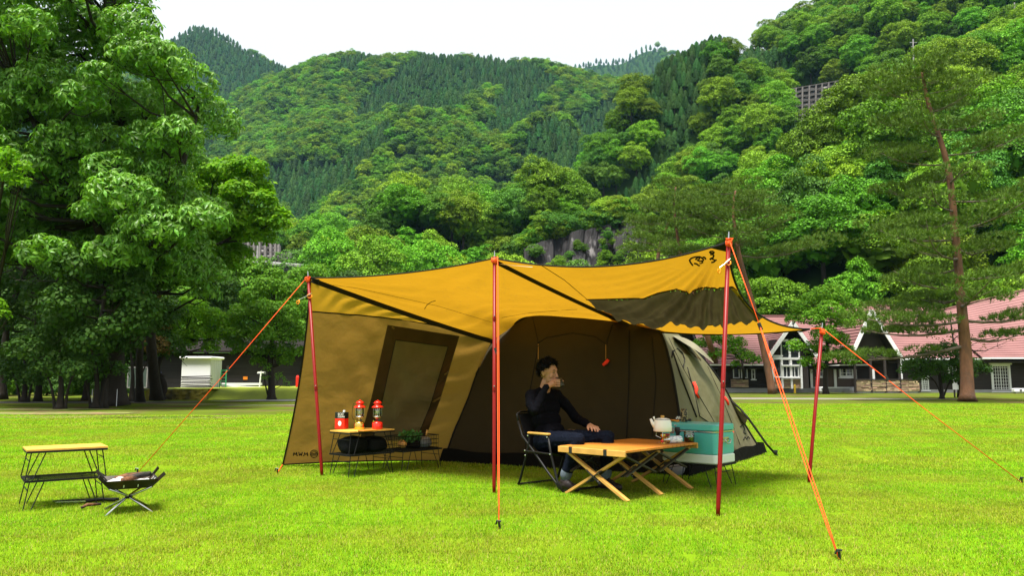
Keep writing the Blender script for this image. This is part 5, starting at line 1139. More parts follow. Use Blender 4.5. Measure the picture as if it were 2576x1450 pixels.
pole('short red pole at the right corner of the tarp', G(2035, 1215), TD, ())
def rope(label, segs, r=.0045, knot=None, peg=None, tens=None):
    root = thing('guy_rope', label, 'rope', segs[0][-1] * Vector((1, 1, 0)) if False else Vector((segs[0][-1].x, segs[0][-1].y, 0)), 'orange guy ropes')
    b = MB(); b.smooth = True
    for s in segs: b.tube(s, r, 6)
    b.build('cord', M_ROPE, root)
    if knot is not None:
        b = MB(); b.smooth = True; rg_ = random.Random(int(knot.x * 99))
        for i in range(4): b.tube([knot + Vector((rg_.uniform(-.03, .03), rg_.uniform(-.03, .0), rg_.uniform(-.03, .025))) for _ in range(5)], .008, 6)
        b.lathe([(.020, -.028), (.028, -.01), (.028, .01), (.020, .028)], knot - Vector((0, 0, .012)), 10); b.build('knot', M_ROPE, root)
    if tens is not None: b = MB(); b.box(tens, (.022, .016, .055), Matrix.Rotation(-.35, 3, 'Y')); b.build('tensioner', M_PLAST, root)
    if peg is not None:
        b = MB(); b.cyl(peg + Vector((0, 0, .045)), peg + Vector((.02, .02, -.1)), .009, .006, 7); b.tube([peg + Vector((-.02, 0, .03)), peg + Vector((-.015, -.01, .055)), peg + Vector((.015, -.005, .05))], .007, 6); b.build('peg', M_PLAST, root)
    return root
def dbl(a, b, gap):
    s = (b - a).cross(Vector((0, 1, 0))).normalized() * gap; n = 8
    return [[a.lerp(b, i / n) + s * math.sin(math.pi * i / n * .999) ** .5 - Vector((0, 0, .01 * math.sin(math.pi * i / n))) for i in range(n + 1)], [a.lerp(b, i / n) - s * math.sin(math.pi * i / n * .999) ** .5 - Vector((0, 0, .01 * math.sin(math.pi * i / n))) for i in range(n + 1)]]
gA = G(345, 1192); rope('orange guy rope running down left from the leftmost pole', [[TA, TA.lerp(gA, .5) - Vector((0, 0, .02)), gA]], .004, TA - Vector((0, 0, .03)), gA, TA.lerp(gA, .47))
gB = G(1255, 1331); rope('orange guy rope hanging steeply in front of the middle pole', dbl(TB + Vector((.03, -.02, 0)), gB, .006), .003, TB - Vector((0, 0, .03)), gB, TB.lerp(gB, .42))
gC = G(2111, 1408); tC = P(1912, 822, TCp.lerp(gC, .33).y); rope('doubled orange guy rope running to the lower right peg', [[TCp, tC]] + dbl(tC, gC, .010), .0036, TCp - Vector((0, 0, .03)), gC, tC)
gD = G(2571, 1216); rope('thin orange guy rope from the short corner pole to the right edge', [[TD, TD.lerp(gD, .5) - Vector((0, 0, .015)), gD], [P(2040, 828, YD), TD]], .004, TD - Vector((0, 0, .03)), gD, TD.lerp(gD, .33))
gW = G(697, 1192); rope('short orange cord pegging the lower corner of the tent wall', [[W0, W0.lerp(gW, .5), gW]], .006, None, gW)
def hook(label, c, s):
    root = thing('pole_hook', label, 'hook', c, 'orange pole hooks'); b = MB(); b.smooth = True
    b.tube([c + Vector((.03 * s, -.03, .01)), c + Vector((.035 * s, -.03, -.012)), c + Vector((.005 * s, -.028, -.022)), c + Vector((-.022 * s, -.024, -.01)), c + Vector((-.02 * s, -.024, .012)), c + Vector((.03 * s, -.03, .03))], .0045, 6)
    b.tube([c + Vector((-.11 * s, -.03, -.06)), c + Vector((-.13 * s, -.03, -.055)), c + Vector((-.135 * s, -.03, -.08)), c + Vector((-.115 * s, -.03, -.09)), c + Vector((-.10 * s, -.03, -.065)), c + Vector((-.11 * s, -.03, -.04))], .005, 6); b.build('hook_end', M_ORNG, root)
    b = MB(); b.tube([c + Vector((.03 * s, -.032, .03)), c + Vector((-.04 * s, -.032, -.01)), c + Vector((-.11 * s, -.03, -.042))], .0045, 6); b.build('hook_stem', M_STEEL, root)
hook('orange wire hook clipped on the leftmost pole', P(779, 746, YA), 1.0); hook('orange wire hook clipped on the tallest pole', P(1829, 662, YC), .62)
# ------------------------------------------------------------------ wire racks used as tables
def wire_rack(label, ctr, fx, tiers, top, L_=.60, W_=.36, H_=.225):
    M = frame((ctr[0], ctr[1], 0), fx); root = thing('camp_rack', label, 'camp table', (ctr[0], ctr[1], 0), 'wire camp racks')
    for k in range(tiers):
        z = H_ * (k + 1); z0 = H_ * k
        is_top = (k == tiers - 1) and top
        b = LB(M)
        for s in (-1, 1):
            b.beam((-L_ / 2, s * W_ / 2, z - .008), (L_ / 2, s * W_ / 2, z - .008), .012, .016); b.beam((s * (L_ / 2 - .006), -W_ / 2 + .006, z - .008), (s * (L_ / 2 - .006), W_ / 2 - .006, z - .008), .012, .016)
        b.build('frame', M_WIRE, root)
        if is_top:
            for j in range(3):
                b = LB(M); wd = W_ / 3; b.box((0, -W_ / 2 + wd * (j + .5), z + .007), (L_ + .004, wd - .002, .013)); b.build('board', M_BAMBOO, root)
        else:
            b = LB(M); n = 20
            for i in range(-6, n + 1):
                for s in (1, -1):
                    x0 = -L_ / 2 + L_ * i / n; x1 = x0 + s * W_ * .55
                    b.cyl((max(-L_ / 2, min(L_ / 2, x0)), -W_ / 2, z - .002), (max(-L_ / 2, min(L_ / 2, x1)), W_ / 2, z - .002), .0022, None, 4)
            o = b.build('mesh_shelf', M_WIRE, root); o['kind'] = 'stuff'
        for e in (-1, 1):
            for s in (-1, 1):
                b = LB(M); xt = e * (L_ / 2 - .035); y_ = s * (W_ / 2 - .03)
                b.tube([(xt, y_, z - .012), (xt + e * .035, y_ + s * .018, z0 + (.0 if k else -.012))], .0045, 6)
                b.tube([(xt - e * .07, s * (W_ / 2 - .012), z - .012), (xt - e * .075 + e * .10, s * (W_ / 2 + .006), z - H_ * .55), (xt + e * .02, s * (W_ / 2 - .004), z0 + (0 if k else -.012))] if False else [(xt - e * .10, s * (W_ / 2 - .012), z - .012), (xt - e * .015, s * (W_ / 2 + .012), z0 + (0 if k else -.012))], .0045, 6)
                b.build('leg', M_WIRE, root)
            b = LB(M); b.tube([(e * (L_ / 2 - .022), -(W_ / 2 - .024), z - H_ * .34), (e * (L_ / 2 - .022), W_ / 2 - .024, z - H_ * .34)], .004, 6); b.build('rung', M_WIRE, root)
    return M
AX1 = (.76, .65)
wire_rack('two-tier rack with a bare orange bamboo top beside the fire pit', (-3.75, 6.62), (.81, .59), 2, True, L_=.58, W_=.40, H_=.23)
D1 = Vector((.67, .74, 0)); N1 = Vector((.74, -.67, 0))
R1 = Vector((-1.645, 8.66, 0)); R2 = Vector((-1.16, 9.19, 0))
MR1 = wire_rack('two-tier rack carrying two red lanterns under the tent wall', R1, D1, 2, True, H_=.232)
MR2 = wire_rack('low single rack with a wire basket beside the lantern rack', R2, D1, 1, False)
ZT1 = .232 * 2 + .0145
def on1(px, py): return G(px, py, ZT1)
# fuel can
c = on1(859, 1080); M = frame(c, (.85, -.35)); can = thing('fuel_can', 'red and black square fuel can left of the lanterns', 'can', c)
b = LB(M); b.box((0, 0, .058), (.125, .085, .116), None, .003); b.build('lower_body', M_REDP, can)
b = LB(M); b.box((0, 0, .150), (.1252, .0852, .068), None, .003); b.build('upper_body', mat('can_black', (.012, .018, .016), rough=.35), can)
b = LB(M); b.lathe([(.014, 0), (.014, .018), (.011, .022), (.0001, .022)], (.03, 0, .184), 12); b.build('cap', M_CREAM, can)
b = LB(M); b.ell((.005, -.0445, .062), (.022, .0015, .028)); b.build('white_emblem', M_WHITE, can)
def text_mesh(s, size, M, m, parent, name, ext=.0006):
    cu = bpy.data.curves.new(name, 'FONT'); cu.body = s; cu.size = size; cu.extrude = ext; cu.align_x = 'LEFT'; o = bpy.data.objects.new(name, cu); col.objects.link(o)
    me = bpy.data.meshes.new_from_object(o.evaluated_get(bpy.context.evaluated_depsgraph_get())); bpy.data.objects.remove(o); bpy.data.curves.remove(cu)
    r = parent
    while r.parent: r = r.parent
    me.transform(Matrix.Translation(-Vector(r.location)) @ M); me.name = name; me.materials.clear(); me.materials.append(m); q = bpy.data.objects.new(name, me); col.objects.link(q); q.parent = parent; return q
TXT = Matrix.Rotation(math.pi / 2, 4, 'X')
text_mesh('ECO', .036, M @ Matrix.Translation((-.022, -.0438, .152)) @ TXT, M_WHITE, can, 'lettering'); text_mesh('CLEAN', .028, M @ Matrix.Translation((-.022, -.0438, .127)) @ TXT, M_WHITE, can, 'lettering')
# lanterns
def lantern(label, c, basem, bail):
    root = thing('camp_lantern', label, 'lantern', c, 'red camping lanterns'); b = MB(); b.smooth = True
    s = 1.0
    b.lathe([(.052, 0), (.056, .004), (.058, .02), (.058, .066), (.052, .078), (.03, .088), (.022, .092)], c, 22); b.build('fuel_tank', basem, root)
    b = MB(); b.smooth = True; b.lathe([(.018, .09), (.018, .112), (.026, .114), (.026, .128), (.045, .130), (.048, .142), (.044, .146)], c, 18); b.build('collar', M_STEEL, root)
    b = MB(); b.smooth = True; b.lathe([(.042, .146), (.044, .17), (.044, .215), (.042, .238)], c, 20); b.build('globe', M_GLASS, root)
    b = MB(); b.smooth = True; b.lathe([(.004, .14), (.006, .17), (.016, .185), (.014, .205), (.004, .215), (.004, .235)], c, 10); b.build('mantle', M_CREAM, root)
    b = MB(); b.smooth = True; b.lathe([(.066, .236), (.067, .242), (.050, .258), (.036, .266), (.036, .278), (.046, .282), (.047, .29), (.036, .304), (.018, .314), (.008, .317), (.006, .323), (.0001, .325)], c, 24); b.build('hood', M_REDP, root)
    b = MB(); [b.cyl(c + Vector((.050 * math.cos(a), .050 * math.sin(a), .140)), c + Vector((.050 * math.cos(a), .050 * math.sin(a), .248)), .0018, None, 5) for a in (.6, 2.2, 3.7, 5.3)]; b.build('cage', M_STEEL, root)
    b = MB(); b.smooth = True; k = -1 if bail else 1
    b.tube([c + Vector((.046, 0, .284)), c + Vector((.068, 0, .282)), c + Vector((.070, 0, .262))], .0022, 5)
    b.tube([c + Vector((-.046, 0, .284)), c + Vector((-.072, 0, .280)), c + Vector((-.080, 0, .24)), c + Vector((-.085, 0, .15)), c + Vector((-.078, 0, .12)), c + Vector((-.06, 0, .105))] if bail else [c + Vector((-.046, 0, .284)), c + Vector((-.064, 0, .288)), c + Vector((-.070, 0, .262))], .0026, 5); b.build('bail_handle', M_WIRE, root)
    b = MB(); b.lathe([(.011, 0), (.011, .01), (.0001, .01)], c + Vector((.022, -.030, .10)), 12, Matrix.Rotation(math.pi / 2, 3, 'X')); b.build('knob', M_PLAST, root)
    b = MB(); b.lathe([(.010, 0), (.010, .018), (.0001, .018)], c + Vector((-.035, -.03, .082)), 10); b.build('filler_cap', M_BRASS, root)
lantern('red-hooded lantern with a brass tank', on1(904, 1081), M_BRASS, True); lantern('red-hooded lantern with a red tank', on1(949, 1081), M_REDP, False)
c = on1(925, 1085); b = LB(frame(c, D1)); b.box((0, 0, .006), (.19, .10, .012), None, .003); tag(b.build('wood_tray', M_WOOD, loc=c), 'small thin wooden board between the lanterns', 'board')
# things on the shelves
def lump(name, label, cat, c, r, m, seed, M=None, sub=3):
    rs = np.random.RandomState(seed); v, f = ico((0, 0, 0), (1, 1, 1), rs, sub, .0); v = np.sign(v) * np.abs(v) ** .62
    v = v * (1 + .16 * np.array([noise.fractal(Vector(tuple(p * 1.6)) + Vector((seed, 0, 0)), 1, 2, 3) for p in v])[:, None]) * np.array(r); v[:, 2] = np.maximum(v[:, 2], -r[2] * .9) + r[2] * .9
    A_ = np.array(frame((0, 0, 0), D1).to_3x3()); v = v @ A_.T
    return tag(obj(name, np_mesh(name, v, f, [m], smooth=True), c), label, cat)
zs = .232 + .003
lump('black_bag', 'slumped black bag on the lower shelf of the lantern rack', 'bag', R1 + D1 * -.13 + Vector((0, 0, zs)), (.14, .13, .095), M_BAGB, 1); lump('black_case', 'boxy black bag right of the slumped bag', 'bag', R1 + D1 * .15 + Vector((0, 0, zs)), (.13, .13, .085), M_BAGB, 4)
zb = .225 + .003
bk = thing('wire_basket', 'long black wire basket of food on the low rack', 'basket', R2 + Vector((0, 0, zb))); Mb = frame(R2 + Vector((0, 0, zb)), D1)
b = LB(Mb); l2, w2, hh = .27, .15, .15
for z in (.004, .05, .10, hh):
    b.tube([(-l2, -w2, z), (l2, -w2, z), (l2, w2, z), (-l2, w2, z), (-l2, -w2, z)], .003 if z < hh else .005, 5)
for i in range(15):
    x = -l2 + 2 * l2 * i / 14; b.tube([(x, -w2, hh), (x, -w2, .004), (x, w2, .004), (x, w2, hh)], .002, 4)
for i in range(1, 8):
    y = -w2 + 2 * w2 * i / 8; b.tube([(-l2, y, hh), (-l2, y, .004), (l2, y, .004), (l2, y, hh)], .002, 4)
b.build('wire_frame', M_WIRE, bk)
def inb(x, y, z): return Mb @ Vector((x, y, z))
def onion(lb, c, r, m, nm='onion'):
    b = MB(); b.smooth = True; b.lathe([(.0001, -r * .9), (r * .6, -r * .75), (r, -r * .1), (r * .85, r * .5), (r * .3, r * .85), (.004, r * 1.15)], c, 14); tag(b.build(nm, m, loc=c), lb, 'food')
onion('pale brown onion in the left end of the basket', inb(-.20, -.07, .06), .045, M_ONION); onion('second onion behind the pale brown one in the basket', inb(-.15, .02, .06), .045, M_ONION)
rs = np.random.RandomState(5); p = np.array([inb(rs.uniform(-.15, .05), rs.uniform(-.1, .1), rs.uniform(.10, .185))[:] for _ in range(90)]); nn = rs.normal(size=(90, 3)) + np.array((0, -.3, .6)); V, F = leaves(p, nn, .085, T_CLUMP, rs); o0 = inb(-.05, 0, .006); tag(obj('salad_greens', np_mesh('salad_greens', V - np.array(o0[:]), F, [M_GREEN]), o0), 'bunch of leafy greens in the wire basket', 'food')
lump('food_packet', 'grey foil packet at the right end of the basket', 'packet', inb(.13, -.01, .006), (.10, .10, .065), M_GREY, 9); lump('dark_packet', 'dark wrapped packet in the middle of the basket', 'packet', inb(-.02, -.03, .006), (.07, .09, .045), M_BAGB, 12)
a_ = inb(.20, 0, .10); b = MB(); b.smooth = True; b.tube([a_, a_ + Vector((.02, -.01, .10))], [.008, .012], 8); tag(b.build('wooden_spoon', M_WOODE, loc=a_), 'wooden spoon handle sticking out of the basket', 'spoon')

# ------------------------------------------------------------------ fire pit and tools at the left
fc = G(322, 1285); fp = thing('fire_pit', 'square folding steel fire pit on crossed legs', 'fire pit', fc); Mf = frame(fc, (.86, .5)) 
ro, ri, zr, zb_ = .195, .130, .255, .185
for k in range(4):
    Rk = Mf @ Matrix.Rotation(k * math.pi / 2, 4, 'Z'); b = LB(Rk)
    b._add([(-ro, -ro, zr), (ro, -ro, zr), (ri, -ri, zb_), (-ri, -ri, zb_), (-ro, -ro + .004, zr), (ro, -ro + .004, zr), (ri, -ri + .004, zb_), (-ri, -ri + .004, zb_)], [(0, 3, 2, 1), (4, 5, 6, 7), (0, 1, 5, 4), (2, 3, 7, 6), (1, 2, 6, 5), (0, 4, 7, 3)]); pan = b.build('side_plate', M_RUST, fp)
    b = LB(Rk); [b.beam((s * .05, -ri - .012, zb_ + .012), (s * .05, -ri - .052, zb_ + .065), .006, .004) for s in (-1, 1)]; b.build('slot', M_CREAM, pan)
    b = LB(Rk); b.beam((-ri - .01, -ri - .01, zb_ + .01), (-ro - .035, -ro - .035, zr + .045), .028, .006, (1, -1, 0)); b.build('corner_bracket', M_RUST, fp)
    b = LB(Rk); b.smooth = True; b.tube([(-ri - .02, -ri - .02, zb_ + .005), (.012, .0, .105), (.17, .17, -.01)], .0085, 8); b.build('leg', M_STEEL, fp)
b = LB(Mf); b.box((0, 0, zb_), (2 * ri, 2 * ri, .005)); b.build('base_plate', M_RUST, fp)
b = LB(Mf); b.lathe([(.025, -.012), (.03, 0), (.025, .012)], (0, 0, .105), 10); b.build('hub', M_WIRE, fp)
ab = LB(Mf); ab.smooth = True; ab.grid(lambda u, v: (-.155 + .31 * u, -.155 + .31 * v, zb_ + .035 + .05 * math.exp(-((u - .25) ** 2 + (v - .4) ** 2) * 18) + .015 * noise.noise(Vector((u * 9, v * 9, 0)))), 18, 18); c_ = Mf @ Vector((0, 0, zb_)); tag(ab.build('ash_heap', M_ASH, loc=c_), 'pale ash heaped inside the fire pit', 'ash')
for i, (a0, a1, r) in enumerate([((-.06, -.10, .245), (.15, .02, .275), .022), ((-.02, .05, .25), (.14, -.08, .285), .02), ((-.10, .08, .24), (.06, .12, .265), .02)]):
    b = LB(Mf); b.smooth = True; b.tube([a0, tuple((x + y) / 2 + .006 for x, y in zip(a0, a1)), a1], [r, r * 1.1, r * .9], 7); tag(b.build('firewood', M_CHAR, loc=Mf @ Vector(a0)), ['charred front stick of firewood in the fire pit', 'charred stick crossing the others in the fire pit', 'charred stick lying at the back of the fire pit'][i], 'firewood', 'sticks in the fire pit')
a_, e_ = G(140, 1271), G(290, 1266)
tg = thing('fire_tongs', 'long steel fire tongs lying on the grass', 'tongs', a_); up = Vector((0, 0, .022))
b = MB(); b.beam(a_ + up, a_.lerp(e_, .52) + up, .022, .008); b.build('jaw', M_STEEL, tg); b = MB(); b.beam(a_ + up + Vector((-.05, .05, 0)), a_.lerp(e_, .55) + up + Vector((0, .03, .01)), .02, .008); b.build('jaw', M_RUST, tg)
b = MB(); b.smooth = True; b.tube([a_.lerp(e_, .5) + up, a_.lerp(e_, .75) + up + Vector((0, .01, .01)), e_ + up], .013, 8); b.tube([a_.lerp(e_, .5) + up + Vector((0, .04, 0)), e_ + up + Vector((.0, .06, .0))], .012, 8); b.build('handle', M_WIRE, tg)
q = G(218, 1281); b = MB(); b.smooth = True; b.tube([q + Vector((-.03, -.03, .01)), q + Vector((.0, 0, .03)), q + Vector((.06, .1, .02))], [.012, .014, .010], 6); tag(b.build('charred_twig', M_CHAR, loc=q), 'short dark twig on the grass below the tongs', 'twig')

# ------------------------------------------------------------------ roll-top wooden table
E = Vector((.69, -.725, 0)).normalized(); D2 = Vector((.69, .725, 0)).normalized()      # short and long axis
tc_ = (G(1403, 1121, .43) + G(1584, 1136, .43) + G(1771, 1114, .43) + G(1589, 1102, .43)) / 4; tc_.z = 0
tc_ = tc_ - D2 * .03
tbl = thing('roll_top_table', 'wooden roll-top folding table with crossed legs on the lawn', 'table', tc_); Mt = frame(tc_, D2)      # x = long axis, -y = towards E
LL, WW, zt2 = 1.16, .74, .43; n = 16; sw = LL / n
wd_me = [M_WOOD]
for i in range(n):
    b = LB(Mt); b.box((-LL / 2 + sw * (i + .5), 0, zt2 - .011), (sw - .005, WW, .022), None, .003); b.build('slat', M_WOOD, tbl)
for s in (-1, 1):
    b = LB(Mt); b.box((0, s * (WW / 2 - .05), zt2 - .027), (LL - .03, .045, .008)); b.build('strap', M_BLKF, tbl)
    b = LB(Mt)
    for k, (y0, y1) in enumerate(((-WW / 2, -WW / 2 + .20), (-WW / 2 + .215, WW / 2 - .155), (WW / 2 - .14, WW / 2))):
        bb = LB(Mt); bb.box((s * (LL / 2 + .012), (y0 + y1) / 2, zt2 - .030), (.022, y1 - y0, .052), None, .003); bb.build('end_rail', M_WOODE, tbl)
    for y in (-WW / 2 + .207, WW / 2 - .148):
        bb = LB(Mt); bb.box((s * (LL / 2 + .012), y, zt2 - .030), (.027, .035, .056)); bb.build('rail_joint', M_PLAST, tbl)
for xi in (-.52, 0, .52):
    for s in (-1, 1):
        b = LB(Mt); off = .014 * s; b.beam((xi + off, -s * (WW / 2 - .06), zt2 - .05), (xi + off, s * (WW / 2 - .02), .0), .022, .042, (1, 0, 0)); b.build('leg', M_WOODE, tbl)
    b = LB(Mt); zc = (zt2 - .05) * .47; [b.beam((xi + .028 * s, -.075, zc + .055 * q), (xi + .028 * s, .075, zc - .055 * q), .008, .04, (1, 0, 0)) for s in (-1, 1) for q in (-1, 1)]; hb_ = b.build('hub_bracket', M_PLAST, tbl)
    b = LB(Mt); [b.lathe([(.008, 0), (.006, .006), (.0001, .007)], (xi - .036, y_, zc + z_), 8, Matrix.Rotation(-math.pi / 2, 3, 'Y')) for y_, z_ in ((-.05, .035), (.05, .035), (0, 0), (-.05, -.035), (.05, -.035))]; o = b.build('bolt', M_STEEL, hb_); o['kind'] = 'stuff'
for s in (-1, 1):
    for x0, x1 in ((-.50, -.02), (.02, .50)):
        for q in (-1, 1):
            b = LB(Mt); b.beam((x0, s * (WW / 2 - .07), zt2 - .06 if q > 0 else .20), (x1, s * (WW / 2 - .07) + .012 * q, .20 if q > 0 else zt2 - .06), .014, .03, (0, 1, 0)); b.build('stretcher', mat('dark_stretcher', (.03, .022, .015), rough=.5), tbl)

# ------------------------------------------------------------------ cooler on its rack
Fx = Vector((-.735, .68, 0)); Bx = Vector((.68, .735, 0))
cc = Vector((1.835, 7.845, 0)) + Bx * .035
wire_rack('low wire rack carrying the teal cooler', cc, Fx, 1, False, L_=.60, W_=.40, H_=.215)
zc0 = .218; cool = thing('cooler_box', 'teal steel cooler with cream base on a low rack', 'cooler', cc + Vector((0, 0, zc0))); Mc = frame(cc + Vector((0, 0, zc0)), Fx)     # x to the left-back, y towards the camera is +y
def rbox(b, c, sz, r, n=5):
    hx, hy, hz = sz[0] / 2, sz[1] / 2, sz[2] / 2; ring_ = []
    for (sx, sy, a0) in ((1, 1, 0), (-1, 1, 90), (-1, -1, 180), (1, -1, 270)):
        for k in range(n + 1): a = R(a0 + 90 * k / n); ring_.append((sx * (hx - r) + r * math.cos(a), sy * (hy - r) + r * math.sin(a)))
    lv = [(-hz, .012), (-hz + .012, 0), (hz - .012, 0), (hz - .004, .006), (hz, .016)]; vs = []; m_ = len(ring_)
    for z, ins in lv:
        for (x, y) in ring_: vs.append((c[0] + x * (1 - ins / hx), c[1] + y * (1 - ins / hy), c[2] + z))
    fs = [(l * m_ + i, l * m_ + (i + 1) % m_, (l + 1) * m_ + (i + 1) % m_, (l + 1) * m_ + i) for l in range(len(lv) - 1) for i in range(m_)] + [tuple(range(m_ - 1, -1, -1)), tuple(range((len(lv) - 1) * m_, len(lv) * m_))]
    b._add(vs, fs)
b = LB(Mc); rbox(b, (0, 0, .045), (.60, .41, .09), .035); b.build('base', M_CREAM, cool)
b = LB(Mc); rbox(b, (0, 0, .195), (.592, .402, .212), .035); b.build('body', M_TEAL, cool)
b = LB(Mc); rbox(b, (0, 0, .306), (.598, .408, .012), .035); b.build('rim', M_STEEL, cool)
b = LB(Mc); rbox(b, (0, 0, .345), (.60, .41, .068), .038); lid = b.build('lid', M_TEAL, cool)
b = LB(Mc); b.box((0, 0, .3795), (.50, .31, .004)); b.build('lid_panel', M_TEAL, lid)
sgn = 1 if (Mc @ Vector((0, 1, 0)) - Mc @ Vector((0, 0, 0))).y < 0 else -1
b = LB(Mc); b.smooth = True; b.lathe([(.001, 0), (.03, .0), (.034, .006), (.022, .012), (.0001, .012)], (-.02, sgn * .2035, .225), 18, Matrix.Rotation(-sgn * math.pi / 2, 3, 'X') @ Matrix.Diagonal(Vector((.8, 1.4, 1)))); b.build('badge', M_STEEL, cool)
for s in (-1, 1):
    b = LB(Mc); b.box((s * .299, 0, .23), (.012, .12, .05), None, .004); hd = b.build('handle_plate', M_STEEL, cool); b = LB(Mc); b.smooth = True; b.tube([(s * .305, -.055, .235), (s * .33, -.055, .225), (s * .332, -.03, .195), (s * .332, .03, .195), (s * .33, .055, .225), (s * .305, .055, .235)], .006, 7); b.build('handle', M_STEEL, hd)
b = LB(Mc); b.box((.17, sgn * .204, .305), (.05, .012, .06), None, .003); b.build('latch', M_STEEL, cool)
c = cc + Fx * .15 + Vector((.0, .0, 0)); c.z = zc0 + .3825; b = MB(); b.smooth = True; b.lathe([(.032, 0), (.034, .004), (.034, .10), (.030, .112), (.030, .13), (.0001, .131)], c, 16); tag(b.build('patterned_tin', mat('speckled_tin', (.33, .24, .10), rough=.4, c2=(.012, .01, .008), c2scale=45, c2thr=.47), loc=c), 'dark speckled tin standing on the cooler lid', 'tin')
q = G(1712, 1200) + Vector((.02, .15, 0)); lump('grey_sack', 'grey crumpled bag lying under the cooler rack', 'bag', q, (.12, .09, .06), M_GREY, 21)

# ------------------------------------------------------------------ coffee things on the table
zt3 = .431
def ont(px, py): return G(px, py, zt3)
sp = ont(1668, 1117); st = thing('gas_stove', 'small brass gas burner under the kettle', 'stove', sp)
b = MB(); b.smooth = True; b.lathe([(.030, 0), (.030, .006), (.012, .012), (.010, .05), (.018, .06), (.026, .075), (.026, .088), (.0001, .089)], sp, 16); b.build('burner', M_BRASS, st)
for k in range(3):
    a = k * 2.094 + .3; d = Vector((math.cos(a), math.sin(a), 0)); b = MB(); b.tube([sp + d * .02 + Vector((0, 0, .05)), sp + d * .075 + Vector((0, 0, .07)), sp + d * .070 + Vector((0, 0, .108)), sp + d * .02 + Vector((0, 0, .108))], .003, 5); b.build('pot_support', M_STEEL, st)
    b = MB(); b.tube([sp + d * .02 + Vector((0, 0, .02)), sp + d * .07 + Vector((0, 0, .0035))], .003, 5); b.build('foot', M_STEEL, st)
cdir = (ont(1710, 1117) - ont(1678, 1118)).normalized(); c0 = ont(1679, 1117) + Vector((0, 0, .036)); Mg = frame(c0, cdir) @ Matrix.Rotation(math.pi / 2, 4, 'Y')
b = LB(Mg); b.smooth = True; b.lathe([(.012, -.035), (.012, -.02), (.02, -.018), (.026, -.004), (.034, .0), (.034, .015)], (0, 0, 0), 20); gc = thing('gas_canister', 'white gas cylinder lying right of the burner', 'gas canister', c0); b.build('neck', M_STEEL, gc)
b = LB(Mg); b.smooth = True; b.lathe([(.034, .0155), (.034, .135), (.030, .146), (.0001, .147)], (0, 0, 0), 20); b.build('cylinder', mat('printed_label', (.80, .81, .84), rough=.35, c2=(.40, .42, .58), c2scale=38, c2thr=.57, stretch=(1, 1, 2.2)), gc)
kn = c0 - cdir * .055 + Vector((0, 0, -.012)); b = MB(); b.smooth = True; b.lathe([(.013, -.012), (.015, 0), (.013, .012)], kn, 10, Matrix.Rotation(math.pi / 2, 3, 'X')); b.build('red_knob', M_REDP, gc)
kc = sp + Vector((0, 0, .112)); kt = thing('kettle', 'white enamel kettle with a wooden knob on the burner', 'kettle', kc)
b = MB(); b.smooth = True; b.lathe([(.0001, 0), (.080, 0), (.087, .007), (.086, .045), (.080, .095), (.070, .112)], kc, 26); b.build('body', M_WHITE, kt)
b = MB(); b.smooth = True; b.lathe([(.069, .112), (.066, .118), (.03, .126), (.0001, .128)], kc, 24); ld = b.build('lid', M_WHITE, kt); b = MB(); b.lathe([(.014, .126), (.018, .132), (.018, .146), (.014, .150)], kc, 14); b.build('knob', M_WOODE, ld)
b = MB(); b.tube([kc + Vector((.069 * math.cos(a), .069 * math.sin(a), .114)) for a in [i * .2618 for i in range(25)]], .0025, 5); b.build('rim', M_WIRE, kt)
b = MB(); b.smooth = True; b.tube([kc + Vector((-.07, 0, .045)), kc + Vector((-.092, 0, .075)), kc + Vector((-.112, 0, .118))], [.024, .018, .011], 12); b.build('spout', M_WHITE, kt)
b = MB(); b.smooth = True; b.tube([kc + Vector((-.075, 0, .105)), kc + Vector((-.088, 0, .135)), kc + Vector((-.080, 0, .140)), kc + Vector((-.072, 0, .112))], .005, 7); b.build('lug', M_WHITE, kt); b = MB(); b.smooth = True; b.tube([kc + Vector((.072, 0, .108)), kc + Vector((.10, 0, .105)), kc + Vector((.135, -.01, .098)), kc + Vector((.155, -.015, .10))], [.006, .007, .010, .009], 8); b.build('handle', M_WOOD, kt)
b = MB(); b.lathe([(.05, 0), (.055, .05)], sp + Vector((.03, .07, .035)), 16, None, .3, 2.0); tag(b.build('wind_shield', mat('copper_shield', (.45, .06, .03), rough=.4), loc=sp + Vector((.03, .07, .035))), 'small red windscreen behind the burner', 'windscreen')
jc = ont(1734, 1113); jr = thing('glass_jar', 'clip-top glass jar half full of coffee beans', 'jar', jc)
b = MB(); b.smooth = True; b.lathe([(.0001, .002), (.044, .002), (.050, .010), (.050, .065), (.046, .075), (.043, .08)], jc, 24); b.build('glass_body', M_JAR, jr)
b = MB(); b.smooth = True; b.lathe([(.0001, .004), (.044, .004), (.0475, .012), (.0475, .045), (.0001, .047)], jc, 20); b.build('coffee_beans', M_COFFEE, jr)
b = MB(); b.smooth = True; b.lathe([(.047, .082), (.049, .088), (.047, .10), (.03, .107), (.0001, .108)], jc, 24); b.build('lid', M_JAR, jr)
b = MB(); b.tube([jc + Vector((.052 * math.cos(a), .052 * math.sin(a), .079)) for a in [i * .2618 for i in range(25)]], .0022, 5); b.tube([jc + Vector((-.005, -.051, .083)), jc + Vector((.0, -.066, .07)), jc + Vector((.008, -.062, .04)), jc + Vector((.018, -.055, .055)), jc + Vector((.012, -.051, .08))], .003, 5); b.build('wire_clip', M_STEEL, jr)
gc_ = ont(1708, 1108); gr_ = thing('coffee_grinder', 'black hand grinder between kettle and jar', 'grinder', gc_)
